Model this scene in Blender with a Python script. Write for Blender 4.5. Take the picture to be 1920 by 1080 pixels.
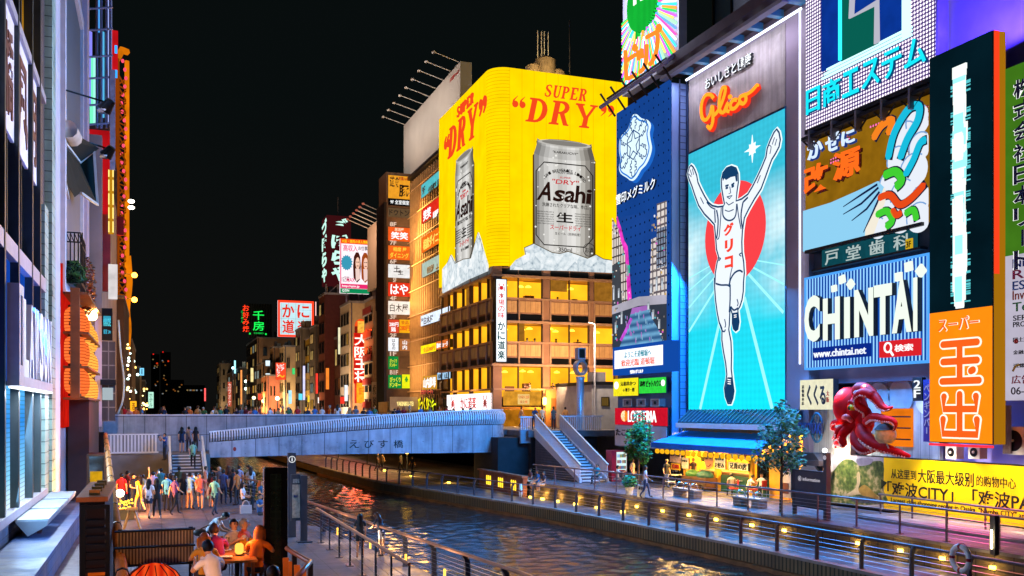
import bpy, math, random
from mathutils import Vector, Matrix
random.seed(7)
for o in list(bpy.data.objects): bpy.data.objects.remove(o)
SC = bpy.context.scene
COL = SC.collection
# ---------------------------------------------------------------- camera, world, exposure
H = 6.3                      # eye height above the canal
YAW = math.radians(20.4)     # the camera looks right of the canal's direction (+Y)
FPX = 1800.0
cd = bpy.data.cameras.new('camera'); cam = bpy.data.objects.new('camera', cd); COL.objects.link(cam)
cam.location = (0, 0, H); cam.rotation_euler = (math.radians(90), 0, -YAW)
cd.sensor_width = 36; cd.lens = 36*FPX/1920; cd.shift_y = 230/1920
cd.clip_start = .1; cd.clip_end = 4000
SC.camera = cam
W = bpy.data.worlds.new('World'); SC.world = W; W.use_nodes = True
bg = W.node_tree.nodes['Background']
wn = W.node_tree.nodes; wl = W.node_tree.links; wt = wn.new('ShaderNodeTexCoord'); ws = wn.new('ShaderNodeSeparateXYZ'); wr = wn.new('ShaderNodeValToRGB')   # night sky, a little town glow low down
wl.new(wt.outputs['Generated'], ws.inputs[0]); wl.new(ws.outputs[2], wr.inputs[0]); wr.color_ramp.elements[0].color = (.50, .48, .44, 1); wr.color_ramp.elements[0].position = 0; wr.color_ramp.elements[1].color = (.26, .42, .43, 1); wr.color_ramp.elements[1].position = .3
wl.new(wr.outputs[0], bg.inputs[0]); bg.inputs[1].default_value = .0085
SC.view_settings.view_transform = 'Standard'; SC.view_settings.look = 'None'
SC.view_settings.exposure = 0.2; SC.view_settings.gamma = 1
SC.render.engine = 'CYCLES'
cy = SC.cycles
cy.use_denoising = True
try: cy.denoiser = 'OPENIMAGEDENOISE'
except Exception: pass
cy.max_bounces = 6; cy.diffuse_bounces = 3; cy.glossy_bounces = 3; cy.transmission_bounces = 3
cy.sample_clamp_indirect = 4; cy.caustics_reflective = False; cy.caustics_refractive = False
try: cy.use_light_tree = True
except Exception: pass

# ---------------------------------------------------------------- from the survey of the photograph to metres
SN, CS = math.sin(YAW), math.cos(YAW)
def ray(x, y):
    u, v = (x-960)/FPX, (770-y)/FPX
    return Vector((SN+CS*u, CS-SN*u, v))
def onZ(x, y, z): r = ray(x, y); d = (z-H)/r.z; return Vector((0, 0, H))+r*d
def onX(x, y, X): r = ray(x, y); return Vector((0, 0, H))+r*(X/r.x)
def onY(x, y, Y): r = ray(x, y); return Vector((0, 0, H))+r*(Y/r.y)
def at(x, y, d): return Vector((0, 0, H))+ray(x, y)*d
class Fr:
    """an upright plane: s runs along it, t is height, n comes out of it"""
    def __init__(s, o, sd, nd): s.o = Vector(o); s.sd = Vector(sd).normalized(); s.nd = Vector(nd).normalized()
    def p(s, a, t, n=0): return s.o+s.sd*a+s.nd*n+Vector((0, 0, t))
    def px(s, x, y):
        r = ray(x, y); c = Vector((0, 0, H)); d = (s.o-c).dot(s.nd)/r.dot(s.nd); q = c+r*d
        return ((q-s.o).dot(s.sd), q.z)
    def out(s, n): return Fr(s.o+s.nd*n, s.sd, s.nd)
def FX(X): return Fr((X, 0, 0), (0, -1, 0), (-1, 0, 0))       # right bank fronts, seen from the canal
def FL(X): return Fr((X, 0, 0), (0, 1, 0), (1, 0, 0))         # left bank fronts
def FY(Y): return Fr((0, Y, 0), (1, 0, 0), (0, -1, 0))        # fronts that face the camera's bridge
# ---------------------------------------------------------------- materials
def lin(c):
    c = c/255
    return c/12.92 if c <= .04045 else ((c+.055)/1.055)**2.4
def rgb(h):
    if not isinstance(h, str): return tuple(h)
    h = h.lstrip('#'); return tuple(lin(int(h[i:i+2], 16)) for i in (0, 2, 4))
_M = {}
def _new(name):
    m = bpy.data.materials.new(name); m.use_nodes = True; n = m.node_tree.nodes; n.clear()
    o = n.new('ShaderNodeOutputMaterial'); return m, n, m.node_tree.links, o
def em(h, k=1.0, var=0.0, sc=3.0, light=True):
    """something that gives off light; var: uneven tubes and LEDs behind it"""
    key = ('e', h, k, var, sc, light)
    if key in _M: return _M[key]
    m, n, l, o = _new('lit'); e = n.new('ShaderNodeEmission'); c = rgb(h)
    e.inputs[0].default_value = (*c, 1); e.inputs[1].default_value = k
    if var:
        tc = n.new('ShaderNodeTexCoord'); t = n.new('ShaderNodeTexNoise'); t.inputs['Scale'].default_value = sc; t.inputs['Detail'].default_value = 3
        mr = n.new('ShaderNodeMapRange'); mr.inputs['From Min'].default_value = .3; mr.inputs['From Max'].default_value = .7
        mr.inputs['To Min'].default_value = k*(1-var); mr.inputs['To Max'].default_value = k*(1+var*.6)
        l.new(tc.outputs['Object'], t.inputs['Vector']); l.new(t.outputs['Fac'], mr.inputs['Value']); l.new(mr.outputs[0], e.inputs[1])
    l.new(e.outputs[0], o.inputs[0])
    if not light: m.cycles.emission_sampling = 'NONE'
    _M[key] = m; return m
def el(h, k=1.0, **a): return em(h, k, light=False, **a)
def df(h, rough=.7, var=.25, sc=2.0, bump=.0, metal=0.0, spec=.5):
    key = ('d', h, rough, var, sc, bump, metal, spec)
    if key in _M: return _M[key]
    m, n, l, o = _new('paint'); b = n.new('ShaderNodeBsdfPrincipled'); c = rgb(h)
    b.inputs['Roughness'].default_value = rough; b.inputs['Metallic'].default_value = metal
    b.inputs['Specular IOR Level'].default_value = spec
    b.inputs['Base Color'].default_value = (*c, 1)
    if var or bump:
        tc = n.new('ShaderNodeTexCoord'); t = n.new('ShaderNodeTexNoise'); t.inputs['Scale'].default_value = sc; t.inputs['Detail'].default_value = 5
        l.new(tc.outputs['Object'], t.inputs['Vector'])
        mx = n.new('ShaderNodeMix'); mx.data_type = 'RGBA'
        mx.inputs['A'].default_value = (*[v*(1-var) for v in c], 1); mx.inputs['B'].default_value = (*[min(1, v*(1+var)) for v in c], 1)
        mr = n.new('ShaderNodeMapRange'); mr.inputs['From Min'].default_value = .3; mr.inputs['From Max'].default_value = .7
        l.new(t.outputs['Fac'], mr.inputs['Value']); l.new(mr.outputs[0], mx.inputs['Factor']); l.new(mx.outputs['Result'], b.inputs['Base Color'])
        if bump:
            bp = n.new('ShaderNodeBump'); bp.inputs['Strength'].default_value = bump; bp.inputs['Distance'].default_value = .05
            l.new(t.outputs['Fac'], bp.inputs['Height']); l.new(bp.outputs[0], b.inputs['Normal'])
    l.new(b.outputs[0], o.inputs[0]); _M[key] = m; return m
def mnode(n, l, op, a, b=None):
    x = n.new('ShaderNodeMath'); x.operation = op
    for i, v in enumerate((a, b)):
        if v is None: continue
        if isinstance(v, (int, float)): x.inputs[i].default_value = v
        else: l.new(v, x.inputs[i])
    return x.outputs[0]
def grid(kind, ax, pa, pb, ha, hb, ka=1.0, kb=1.0, r=.36, rough=.6):
    """kind dots / ribs / tiles / wave, repeated along the two axes ax; ha on hb; emit where ka, kb > 0"""
    key = (kind, ax, pa, pb, ha, hb, ka, kb, r, rough)
    if key in _M: return _M[key]
    m, n, l, o = _new(kind); tc = n.new('ShaderNodeTexCoord'); sp = n.new('ShaderNodeSeparateXYZ'); l.new(tc.outputs['Object'], sp.inputs[0])
    def cell(a, p, sh=0):
        v = mnode(n, l, 'MULTIPLY', sp.outputs[a], 1/p)
        if sh: v = mnode(n, l, 'ADD', v, sh)
        return mnode(n, l, 'SUBTRACT', mnode(n, l, 'FRACT', v), .5), v
    A, av = cell(ax[0], pa); B, bv = cell(ax[1], pb)
    if kind == 'dots':
        d = mnode(n, l, 'SQRT', mnode(n, l, 'ADD', mnode(n, l, 'MULTIPLY', A, A), mnode(n, l, 'MULTIPLY', B, B))); f = mnode(n, l, 'LESS_THAN', d, r)
    elif kind == 'ribs': f = mnode(n, l, 'LESS_THAN', mnode(n, l, 'ABSOLUTE', A), r)
    elif kind == 'tiles':
        f = mnode(n, l, 'MULTIPLY', mnode(n, l, 'LESS_THAN', mnode(n, l, 'ABSOLUTE', A), r), mnode(n, l, 'LESS_THAN', mnode(n, l, 'ABSOLUTE', B), .5-(.5-r)*pa/pb))
    else:
        t = n.new('ShaderNodeTexNoise'); t.inputs['Scale'].default_value = 1/pb; l.new(tc.outputs['Object'], t.inputs['Vector'])
        f = mnode(n, l, 'MULTIPLY', mnode(n, l, 'ADD', mnode(n, l, 'MULTIPLY', mnode(n, l, 'SINE', mnode(n, l, 'MULTIPLY', av, 6.283)), .5), .5), mnode(n, l, 'ADD', t.outputs['Fac'], .3))
    mx = n.new('ShaderNodeMix'); mx.data_type = 'RGBA'; mx.inputs['A'].default_value = (*rgb(hb), 1); mx.inputs['B'].default_value = (*rgb(ha), 1); l.new(f, mx.inputs['Factor'])
    if ka > 0 or kb > 0:
        e = n.new('ShaderNodeEmission'); l.new(mx.outputs['Result'], e.inputs[0])
        t = n.new('ShaderNodeTexNoise'); t.inputs['Scale'].default_value = .45; t.inputs['Detail'].default_value = 3; l.new(tc.outputs['Object'], t.inputs['Vector'])
        l.new(mnode(n, l, 'MULTIPLY', mnode(n, l, 'ADD', mnode(n, l, 'MULTIPLY', f, ka-kb), kb), mnode(n, l, 'ADD', mnode(n, l, 'MULTIPLY', t.outputs['Fac'], .5), .76)), e.inputs[1]); l.new(e.outputs[0], o.inputs[0])
    else:
        b = n.new('ShaderNodeBsdfPrincipled'); b.inputs['Roughness'].default_value = rough
        t = n.new('ShaderNodeTexNoise'); t.inputs['Scale'].default_value = .55; t.inputs['Detail'].default_value = 9; t.inputs['Roughness'].default_value = .68; l.new(tc.outputs['Object'], t.inputs['Vector'])
        m2 = n.new('ShaderNodeMix'); m2.data_type = 'RGBA'; m2.blend_type = 'MULTIPLY'; m2.inputs['Factor'].default_value = .9
        cr = n.new('ShaderNodeMapRange'); cr.inputs['From Min'].default_value = .3; cr.inputs['From Max'].default_value = .7; cr.inputs['To Min'].default_value = .45; cr.inputs['To Max'].default_value = 1.1
        rr_ = n.new('ShaderNodeMapRange'); rr_.inputs['From Min'].default_value = .35; rr_.inputs['From Max'].default_value = .65; rr_.inputs['To Min'].default_value = rough*.6; rr_.inputs['To Max'].default_value = min(1, rough*1.3); l.new(t.outputs['Fac'], rr_.inputs['Value']); l.new(rr_.outputs[0], b.inputs['Roughness'])
        l.new(t.outputs['Fac'], cr.inputs['Value']); l.new(mx.outputs['Result'], m2.inputs['A'])
        mp = n.new('ShaderNodeMapping'); mp.inputs['Scale'].default_value = (2.2, 2.2, .22); l.new(tc.outputs['Object'], mp.inputs[0]); t3 = n.new('ShaderNodeTexNoise'); t3.inputs['Scale'].default_value = 1.6; t3.inputs['Detail'].default_value = 6; l.new(mp.outputs[0], t3.inputs['Vector'])   # runs of rain and rust
        c3_ = n.new('ShaderNodeMapRange'); c3_.inputs['From Min'].default_value = .38; c3_.inputs['From Max'].default_value = .56; c3_.inputs['To Min'].default_value = .8; c3_.inputs['To Max'].default_value = 1.05; l.new(t3.outputs['Fac'], c3_.inputs['Value'])
        l.new(mnode(n, l, 'MULTIPLY', cr.outputs[0], c3_.outputs[0]), m2.inputs['B']); l.new(m2.outputs['Result'], b.inputs['Base Color'])
        bp = n.new('ShaderNodeBump'); bp.inputs['Strength'].default_value = .35; bp.inputs['Distance'].default_value = .02; l.new(f, bp.inputs['Height']); l.new(bp.outputs[0], b.inputs['Normal'])
        l.new(b.outputs[0], o.inputs[0])
    _M[key] = m; return m
def glass(h='#0a1012', rough=.08):
    return df(h, rough, .4, .7, 0, 0, .8)
# ---------------------------------------------------------------- shapes
_T = {}
def glyphs(s, bold):
    k = (s, bold)
    if k not in _T:
        c = bpy.data.curves.new('t', 'FONT'); c.body = s; c.offset = bold*.45; c.resolution_u = 3
        o = bpy.data.objects.new('t', c); m = o.to_mesh()
        v = [(p.co.x, p.co.y) for p in m.vertices]; f = [tuple(q.vertices) for q in m.polygons]
        o.to_mesh_clear(); bpy.data.objects.remove(o); bpy.data.curves.remove(c)
        x0 = min(p[0] for p in v); x1 = max(p[0] for p in v); y0 = min(p[1] for p in v); y1 = max(p[1] for p in v)
        v = [((a-x0)/(x1-x0), (b-y0)/(y1-y0)) for a, b in v]
        cnt = {}
        for q in f:
            for i in range(len(q)):
                e = (q[i], q[(i+1) % len(q)]); r = (e[1], e[0])
                if r in cnt: del cnt[r]
                else: cnt[e] = 1
        _T[k] = (v, f, list(cnt), (x1-x0)/(y1-y0))
    return _T[k]
def smooth(pts, k=4, closed=False):
    P = [Vector(p) for p in pts]; n = len(P); out = []
    for i in range(n if closed else n-1):
        g = lambda j: P[j % n] if closed else P[max(0, min(n-1, j))]
        a, b, c, d = g(i-1), g(i), g(i+1), g(i+2)
        for q in range(k):
            t = q/k
            out.append(.5*((2*b)+(c-a)*t+(2*a-5*b+4*c-d)*t*t+(3*b-a-3*c+d)*t**3))
    if not closed: out.append(P[-1])
    return out
class MB:
    def __init__(s): s.v = []; s.f = []; s.mi = []; s.mats = []; s.sm = []
    def m(s, mat):
        if mat not in s.mats: s.mats.append(mat)
        return s.mats.index(mat)
    def add(s, vs, fs, mat, smooth=False):
        b = len(s.v); i = s.m(mat); s.v += [Vector(p) for p in vs]
        for f in fs: s.f.append(tuple(b+k for k in f)); s.mi.append(i); s.sm.append(smooth)
        return s
    def hexa(s, c, mat): return s.add(c, [(0, 3, 2, 1), (4, 5, 6, 7), (0, 1, 5, 4), (1, 2, 6, 5), (2, 3, 7, 6), (3, 0, 4, 7)], mat)
    def box(s, a, b, mat):
        x0, y0, z0 = a; x1, y1, z1 = b
        return s.hexa([(x0, y0, z0), (x1, y0, z0), (x1, y1, z0), (x0, y1, z0), (x0, y0, z1), (x1, y0, z1), (x1, y1, z1), (x0, y1, z1)], mat)
    def fb(s, fr, s0, s1, t0, t1, n0, n1, mat):
        return s.hexa([fr.p(s0, t0, n0), fr.p(s1, t0, n0), fr.p(s1, t0, n1), fr.p(s0, t0, n1), fr.p(s0, t1, n0), fr.p(s1, t1, n0), fr.p(s1, t1, n1), fr.p(s0, t1, n1)], mat)
    def beam(s, a, b, w, h, mat):
        a, b = Vector(a), Vector(b); d = (b-a).normalized(); u = Vector((0, 0, 1)) if abs(d.z) < .95 else Vector((1, 0, 0))
        x = d.cross(u).normalized()*w/2; y = x.cross(d).normalized()*h/2
        return s.hexa([a-x-y, a+x-y, b+x-y, b-x-y, a-x+y, a+x+y, b+x+y, b-x+y], mat)
    def frame(s, fr, s0, s1, t0, t1, w, n0, n1, mat):
        s.fb(fr, s0, s1, t0, t0+w, n0, n1, mat); s.fb(fr, s0, s1, t1-w, t1, n0, n1, mat)
        s.fb(fr, s0, s0+w, t0+w, t1-w, n0, n1, mat); s.fb(fr, s1-w, s1, t0+w, t1-w, n0, n1, mat); return s
    def prism(s, fr, pts, n0, n1, mat):
        n = len(pts); vs = [fr.p(a, b, n1) for a, b in pts]+[fr.p(a, b, n0) for a, b in pts]
        return s.add(vs, [tuple(range(n))]+[(i, (i+1) % n, n+(i+1) % n, n+i) for i in range(n)], mat)
    def ppoly(s, fr, pxs, n0, n1, mat, k=0):
        p = [fr.px(*q) for q in pxs]
        if k: p = [(v.x, v.y) for v in smooth([(a, b, 0) for a, b in p], k, True)]
        return s.prism(fr, p, n0, n1, mat)
    def strip(s, fr, pts, w, n0, n1, mat, closed=False):
        P = [Vector((a, b)) for a, b in pts]; n = len(P); L = []; R = []
        for i in range(n):
            a = P[i-1] if (i or closed) else P[i]; b = P[(i+1) % n] if (i < n-1 or closed) else P[i]
            d = (b-a); d = d.normalized() if d.length > 1e-9 else Vector((1, 0)); q = Vector((-d.y, d.x)); ww = (w[i] if isinstance(w, (list, tuple)) else w)/2
            L.append(P[i]+q*ww); R.append(P[i]-q*ww)
        vs = [fr.p(*q, n1) for q in L]+[fr.p(*q, n1) for q in R]+[fr.p(*q, n0) for q in L]+[fr.p(*q, n0) for q in R]
        fs = []
        for i in range(n if closed else n-1):
            j = (i+1) % n; fs += [(n+i, n+j, j, i), (i, j, 2*n+j, 2*n+i), (n+j, n+i, 3*n+i, 3*n+j)]
        if not closed: fs += [(0, 2*n, 3*n, n), (n-1, 2*n-1, 4*n-1, 3*n-1)]
        return s.add(vs, fs, mat)
    def pstrip(s, fr, pxs, w, n0, n1, mat, k=0, closed=False):
        p = [fr.px(*q) for q in pxs]
        if k: p = [(v.x, v.y) for v in smooth([(a, b, 0) for a, b in p], k, closed)]
        return s.strip(fr, p, w, n0, n1, mat, closed)
    def tube(s, pts, r, mat, seg=6, closed=False, k=0):
        P = smooth(pts, k, closed) if k else [Vector(p) for p in pts]
        n = len(P); vs = []; u = None
        rr = r if isinstance(r, (list, tuple)) else None
        for i in range(n):
            a = P[i-1] if (i or closed) else P[i]; b = P[(i+1) % n] if (i < n-1 or closed) else P[i]
            d = (b-a).normalized() if (b-a).length > 1e-9 else Vector((0, 0, 1))
            if u is None: u = d.orthogonal().normalized()
            else:
                u = u-d*u.dot(d); u = u.normalized() if u.length > 1e-6 else d.orthogonal().normalized()
            w = d.cross(u); R = (rr[min(len(rr)-1, int(i*(len(rr)-1)/(n-1)+1e-6))]*(1-((i*(len(rr)-1)/(n-1)) % 1))+rr[min(len(rr)-1, int(i*(len(rr)-1)/(n-1)+1e-6)+1)]*((i*(len(rr)-1)/(n-1)) % 1)) if rr else r
            vs += [P[i]+(u*math.cos(2*math.pi*q/seg)+w*math.sin(2*math.pi*q/seg))*R for q in range(seg)]
        fs = [(i*seg+q, i*seg+(q+1) % seg, ((i+1) % n)*seg+(q+1) % seg, ((i+1) % n)*seg+q) for i in range(n if closed else n-1) for q in range(seg)]
        if not closed: fs += [tuple(range(seg)), tuple((n-1)*seg+q for q in range(seg))]
        return s.add(vs, fs, mat, seg > 4)
    def lathe(s, c, prof, mat, seg=14, M=None):
        c = Vector(c); vs = []; n = len(prof)
        for r, z in prof:
            for q in range(seg):
                p = Vector((r*math.cos(2*math.pi*q/seg), r*math.sin(2*math.pi*q/seg), z)); vs.append(c+(M @ p if M else p))
        fs = [(i*seg+q, i*seg+(q+1) % seg, (i+1)*seg+(q+1) % seg, (i+1)*seg+q) for i in range(n-1) for q in range(seg)]
        fs += [tuple(range(seg)), tuple((n-1)*seg+q for q in range(seg))]
        return s.add(vs, fs, mat, True)
    def ball(s, c, rx, ry, rz, mat, seg=12, rings=8, M=None, cut=-1):
        c = Vector(c); vs = []; 
        for i in range(rings+1):
            a = -math.pi/2+math.pi*i/rings; a = max(a, cut)
            for q in range(seg):
                b = 2*math.pi*q/seg; p = Vector((rx*math.cos(a)*math.cos(b), ry*math.cos(a)*math.sin(b), rz*math.sin(a))); vs.append(c+(M @ p if M else p))
        fs = [(i*seg+q, i*seg+(q+1) % seg, (i+1)*seg+(q+1) % seg, (i+1)*seg+q) for i in range(rings) for q in range(seg)]
        return s.add(vs, fs, mat, True)
    def text(s, fr, txt, s0, t0, s1, t1, n0, n1, mat, bold=.012, shear=0.0, rot=0.0, sd=None):
        v, f, e, asp = glyphs(txt, bold); w, h = s1-s0, t1-t0; cs, sn = math.cos(rot), math.sin(rot); mx, my = (s0+s1)/2, (t0+t1)/2
        q = []
        for a, b in v:
            x = s0+a*w+shear*h*(b-.5); y = t0+b*h; x, y = mx+(x-mx)*cs-(y-my)*sn, my+(x-mx)*sn+(y-my)*cs; q.append((x, y))
        n = len(q)
        s.add([fr.p(x, y, n1) for x, y in q], f, mat)
        if n1-n0 > .004: s.add([fr.p(x, y, n1) for x, y in q]+[fr.p(x, y, n0) for x, y in q], [(a, b, n+b, n+a) for a, b in e], sd or (SIDE if n1-n0 > .06 else mat))
        return s
    def ptext(s, fr, txt, x0, yb, x1, yt, n0, n1, mat, **k):
        a = fr.px(x0, yb); b = fr.px(x1, yt); return s.text(fr, txt, a[0], a[1], b[0], b[1], n0, n1, mat, **k)
    def vtext(s, fr, txt, s0, t0, s1, t1, n0, n1, mat, gap=.12, **k):
        h = (t1-t0)/len(txt)
        for i, ch in enumerate(txt):
            if ch == ' ': continue
            tt = t1-i*h; g = h*gap
            if ch == 'ー': s.fb(fr, (s0+s1)/2-(s1-s0)*.07, (s0+s1)/2+(s1-s0)*.07, tt-h+g, tt-g, n0, n1, mat)
            else: s.text(fr, ch, s0, tt-h+g/2, s1, tt-g/2, n0, n1, mat, **k)
        return s
    def make(s, name, parent=None, org=None):
        lo = [min(p[i] for p in s.v) for i in range(3)]; hi = [max(p[i] for p in s.v) for i in range(3)]
        c = Vector(org) if org is not None else Vector(((lo[0]+hi[0])/2, (lo[1]+hi[1])/2, lo[2]))
        me = bpy.data.meshes.new(name); me.from_pydata([p-c for p in s.v], [], s.f)
        for m in s.mats: me.materials.append(m)
        me.polygons.foreach_set('material_index', s.mi); me.polygons.foreach_set('use_smooth', s.sm); me.update()
        o = bpy.data.objects.new(name, me); COL.objects.link(o)
        if parent is None: o.location = c
        else: o.parent = parent; o.location = c-_W[parent.name]
        _W[o.name] = c
        return o
_W = {}
ORD = ['first', 'second', 'third', 'fourth', 'fifth', 'sixth', 'seventh', 'eighth', 'ninth', 'tenth', 'eleventh', 'twelfth', 'thirteenth', 'fourteenth', 'fifteenth', 'sixteenth', 'seventeenth', 'eighteenth', 'nineteenth']
LP = 2.9      # one factor over all lamps
def tag(o, label=None, cat=None, group=None, kind=None):
    if label: o['label'] = label
    if cat: o['category'] = cat
    if group: o['group'] = group
    if kind: o['kind'] = kind
    return o
class Thing:
    def __init__(s, name, label, cat, group=None): s.a = (name, label, cat, group); s.q = []; s.root = None
    def p(s, name, of=None, label=None):
        m = MB(); m.info = (name, of, label); s.q.append(m); return m
    def done(s):
        name, label, cat, group = s.a; s.q = [m for m in s.q if m.v]
        if len(s.q) == 1 and s.q[0].info[0] is None:
            s.root = tag(s.q[0].make(name), label, cat, group); return s
        V = [v for m in s.q for v in m.v]
        c = Vector([(min(v[i] for v in V)+max(v[i] for v in V))/2 for i in (0, 1)]+[min(v[2] for v in V)])
        e = bpy.data.objects.new(name, None); COL.objects.link(e); e.location = c; _W[e.name] = c; tag(e, label, cat, group); s.root = e
        for m in s.q:
            par = e if m.info[1] is None else m.info[1].obj
            m.obj = m.make(m.info[0], par)
            if m.info[2]: m.obj['label'] = m.info[2]
        return s
def single(name, label, cat, mb, group=None): return tag(mb.make(name), label, cat, group)
def struct(name, mb): return tag(mb.make(name), kind='structure')
def dup(root, loc=None, rz=None, label=None, scale=None):
    def cp(o, par):
        c = o.copy(); COL.objects.link(c)
        if par: c.parent = par
        for ch in o.children: cp(ch, c)
        return c
    c = cp(root, None)
    if loc is not None: c.location = loc
    if rz is not None: c.rotation_euler = (0, 0, rz)
    if scale: c.scale = (scale,)*3
    if label: c['label'] = label
    return c
def lamp(name, kind, loc, power, col=(1, .8, .5), size=.3, to=None, parent=None, sy=None, spot=None, spread=None):
    d = bpy.data.lights.new(name, kind); d.energy = power*LP; d.color = rgb(col)
    if kind == 'AREA':
        d.size = size
        if spread: d.spread = math.radians(spread)
        if sy: d.shape = 'RECTANGLE'; d.size_y = sy
    else: d.shadow_soft_size = size
    if kind == 'SPOT': d.spot_size = math.radians(spot or 90); d.spot_blend = .6
    o = bpy.data.objects.new(name, d); COL.objects.link(o); o.location = loc
    o.visible_glossy = kind == 'AREA' and name not in ('dot_light', 'facade_fill', 'tube_light', 'street_glow', 'front_light', 'panel_light', 'violet_light')
    if to is not None: o.rotation_euler = (Vector(to)-Vector(loc)).to_track_quat('-Z', 'Y').to_euler()
    if parent: o.parent = parent; o.location = Vector(loc)-_W[parent.name]
    return o
# common paints
SIDE = df('#2a2c36', .5, .1); STEEL = df('#5b5560', .4, .2, 3, 0, .7); DARK = df('#17161a', .5, .3); WHITEP = df('#c9c6c2', .6, .12); GREY = df('#77737a', .6, .2)
CONC = df('#8b8580', .85, .3, 1.2, .2); BLACK = df('#0b0b0d', .35, .3)
# ================================================================ setting
def lerp_at(poly, y):
    for (x0, y0), (x1, y1) in zip(poly, poly[1:]):
        if y0 <= y <= y1: return x0+(x1-x0)*(y-y0)/(y1-y0)
    return poly[0][0] if y < poly[0][1] else poly[-1][0]
QR = [(23.1, 4), (22.9, 20), (22.7, 28), (22.5, 33), (22.1, 38.3), (21.6, 44), (20.9, 50), (19.3, 57.6), (18.1, 64), (16.3, 73), (15.1, 95), (14, 130), (9, 320)]
WR = [(25.9, 4), (25.6, 18), (25.5, 28), (25.2, 34), (24.6, 39.6), (24.0, 46), (23.2, 52), (22.4, 57), (22.2, 66)]
QL = [(10.2, 4), (9.5, 24), (8.4, 34.5), (7.2, 46), (6.0, 48.5), (4.7, 52), (3.6, 60), (3.2, 66), (2.6, 100), (-4, 320)]
TL = [(5.3, 4), (5.25, 37.5), (5.9, 41), (5.2, 47), (3.9, 52), (3.2, 60), (3.0, 64)]
def band(mb, A, B, z, mat, y0=None, y1=None):
    ys = sorted({q[1] for P_ in (A, B) if isinstance(P_, list) for q in P_}); y0 = ys[0] if y0 is None else y0; y1 = ys[-1] if y1 is None else y1
    ys = [y0]+[q for q in ys if y0 < q < y1]+[y1]; vs = []; fs = []
    for q in ys:
        a = lerp_at(A, q) if isinstance(A, list) else A; b = lerp_at(B, q) if isinstance(B, list) else B
        vs += [(a, q, z), (b, q, z)]
    fs = [(2*i, 2*i+1, 2*i+3, 2*i+2) for i in range(len(ys)-1)]
    return mb.add(vs, fs, mat)
def curtain(mb, A, z0, z1, mat, y0, y1):
    ys = [y0]+[q[1] for q in A if y0 < q[1] < y1]+[y1]
    vs = []
    for q in ys: vs += [(lerp_at(A, q), q, z0), (lerp_at(A, q), q, z1)]
    return mb.add(vs, [(2*i, 2*i+2, 2*i+3, 2*i+1) for i in range(len(ys)-1)], mat)
PAVE = grid('tiles', (0, 1), .9, .9, '#5e5860', '#2a262c', 0, 0, .485, .5)
PAVE2 = grid('tiles', (0, 1), 1.4, 1.4, '#5a545c', '#2e2a30', 0, 0, .49, .42)
STONE = grid('tiles', (1, 2), .75, .3, '#4c4034', '#1f1a16', 0, 0, .47, .8)
g = MB(); g.add([(-1500, -300, -2), (1500, -300, -2), (1500, 2500, -2), (-1500, 2500, -2)], [(0, 1, 2, 3)], df('#22221f', .9, .3, .2)); struct('ground', g)
# water: glossy, broken by small wind ripples
wm, n, l, o = _new('canal_water'); b = n.new('ShaderNodeBsdfPrincipled'); b.inputs['Base Color'].default_value = (.003, .014, .017, 1)
b.inputs['Roughness'].default_value = .04; b.inputs['IOR'].default_value = 1.75; b.inputs['Specular IOR Level'].default_value = .5
tc = n.new('ShaderNodeTexCoord'); mp = n.new('ShaderNodeMapping'); mp.inputs['Scale'].default_value = (.9, 1.5, 1); mp.inputs['Rotation'].default_value = (0, 0, .35)
t1 = n.new('ShaderNodeTexNoise'); t1.inputs['Scale'].default_value = 5; t1.inputs['Detail'].default_value = 4; t1.inputs['Roughness'].default_value = .62
l.new(tc.outputs['Object'], mp.inputs[0]); l.new(mp.outputs[0], t1.inputs['Vector'])
bp = n.new('ShaderNodeBump'); bp.inputs['Strength'].default_value = .45; bp.inputs['Distance'].default_value = .02; l.new(t1.outputs['Fac'], bp.inputs['Height']); l.new(bp.outputs[0], b.inputs['Normal']); l.new(b.outputs[0], o.inputs[0])
ys = [4, 8, 12]+[16+i*.15 for i in range(560)]+[102, 106, 112, 120, 135, 160, 200, 260, 320]; NC = 121; rwv = random.Random(6); WV = []
for i in range(26): lam = .42*1.1**(i % 13)+.08*rwv.random(); a = math.pi/2+rwv.gauss(0, .75); WV.append((2*math.pi/lam*math.cos(a), 2*math.pi/lam*math.sin(a), rwv.uniform(0, 6.28), .026*lam/(2*math.pi)))
import numpy as np
Yg = np.repeat(np.array(ys), NC); xl = np.array([lerp_at(QL, y)-.4 for y in ys]); xr = np.array([lerp_at(QR, y)+.3 for y in ys]); Xg = (xl[:, None]+(xr-xl)[:, None]*np.linspace(0, 1, NC)[None, :]).ravel()
Zg = sum(A_*np.sin(kx*Xg+ky*Yg+ph) for kx, ky, ph, A_ in WV)*(1+.45*np.sin(Xg*.31+Yg*.17)*np.sin(Yg*.23-Xg*.11))
me = bpy.data.meshes.new('water'); nr = len(ys); ii = np.arange((nr-1)*NC).reshape(nr-1, NC)[:, :-1].ravel(); Q = np.stack([ii, ii+1, ii+NC+1, ii+NC], 1)
me.vertices.add(nr*NC); me.vertices.foreach_set('co', np.stack([Xg, Yg, Zg], 1).ravel()); me.loops.add(Q.size); me.loops.foreach_set('vertex_index', Q.ravel()); me.polygons.add(len(Q)); me.polygons.foreach_set('loop_start', np.arange(0, Q.size, 4)); me.polygons.foreach_set('use_smooth', np.ones(len(Q), bool)); me.update(); me.validate(); me.materials.append(wm)
wo = bpy.data.objects.new('water', me); COL.objects.link(wo); tag(wo, kind='structure')
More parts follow.
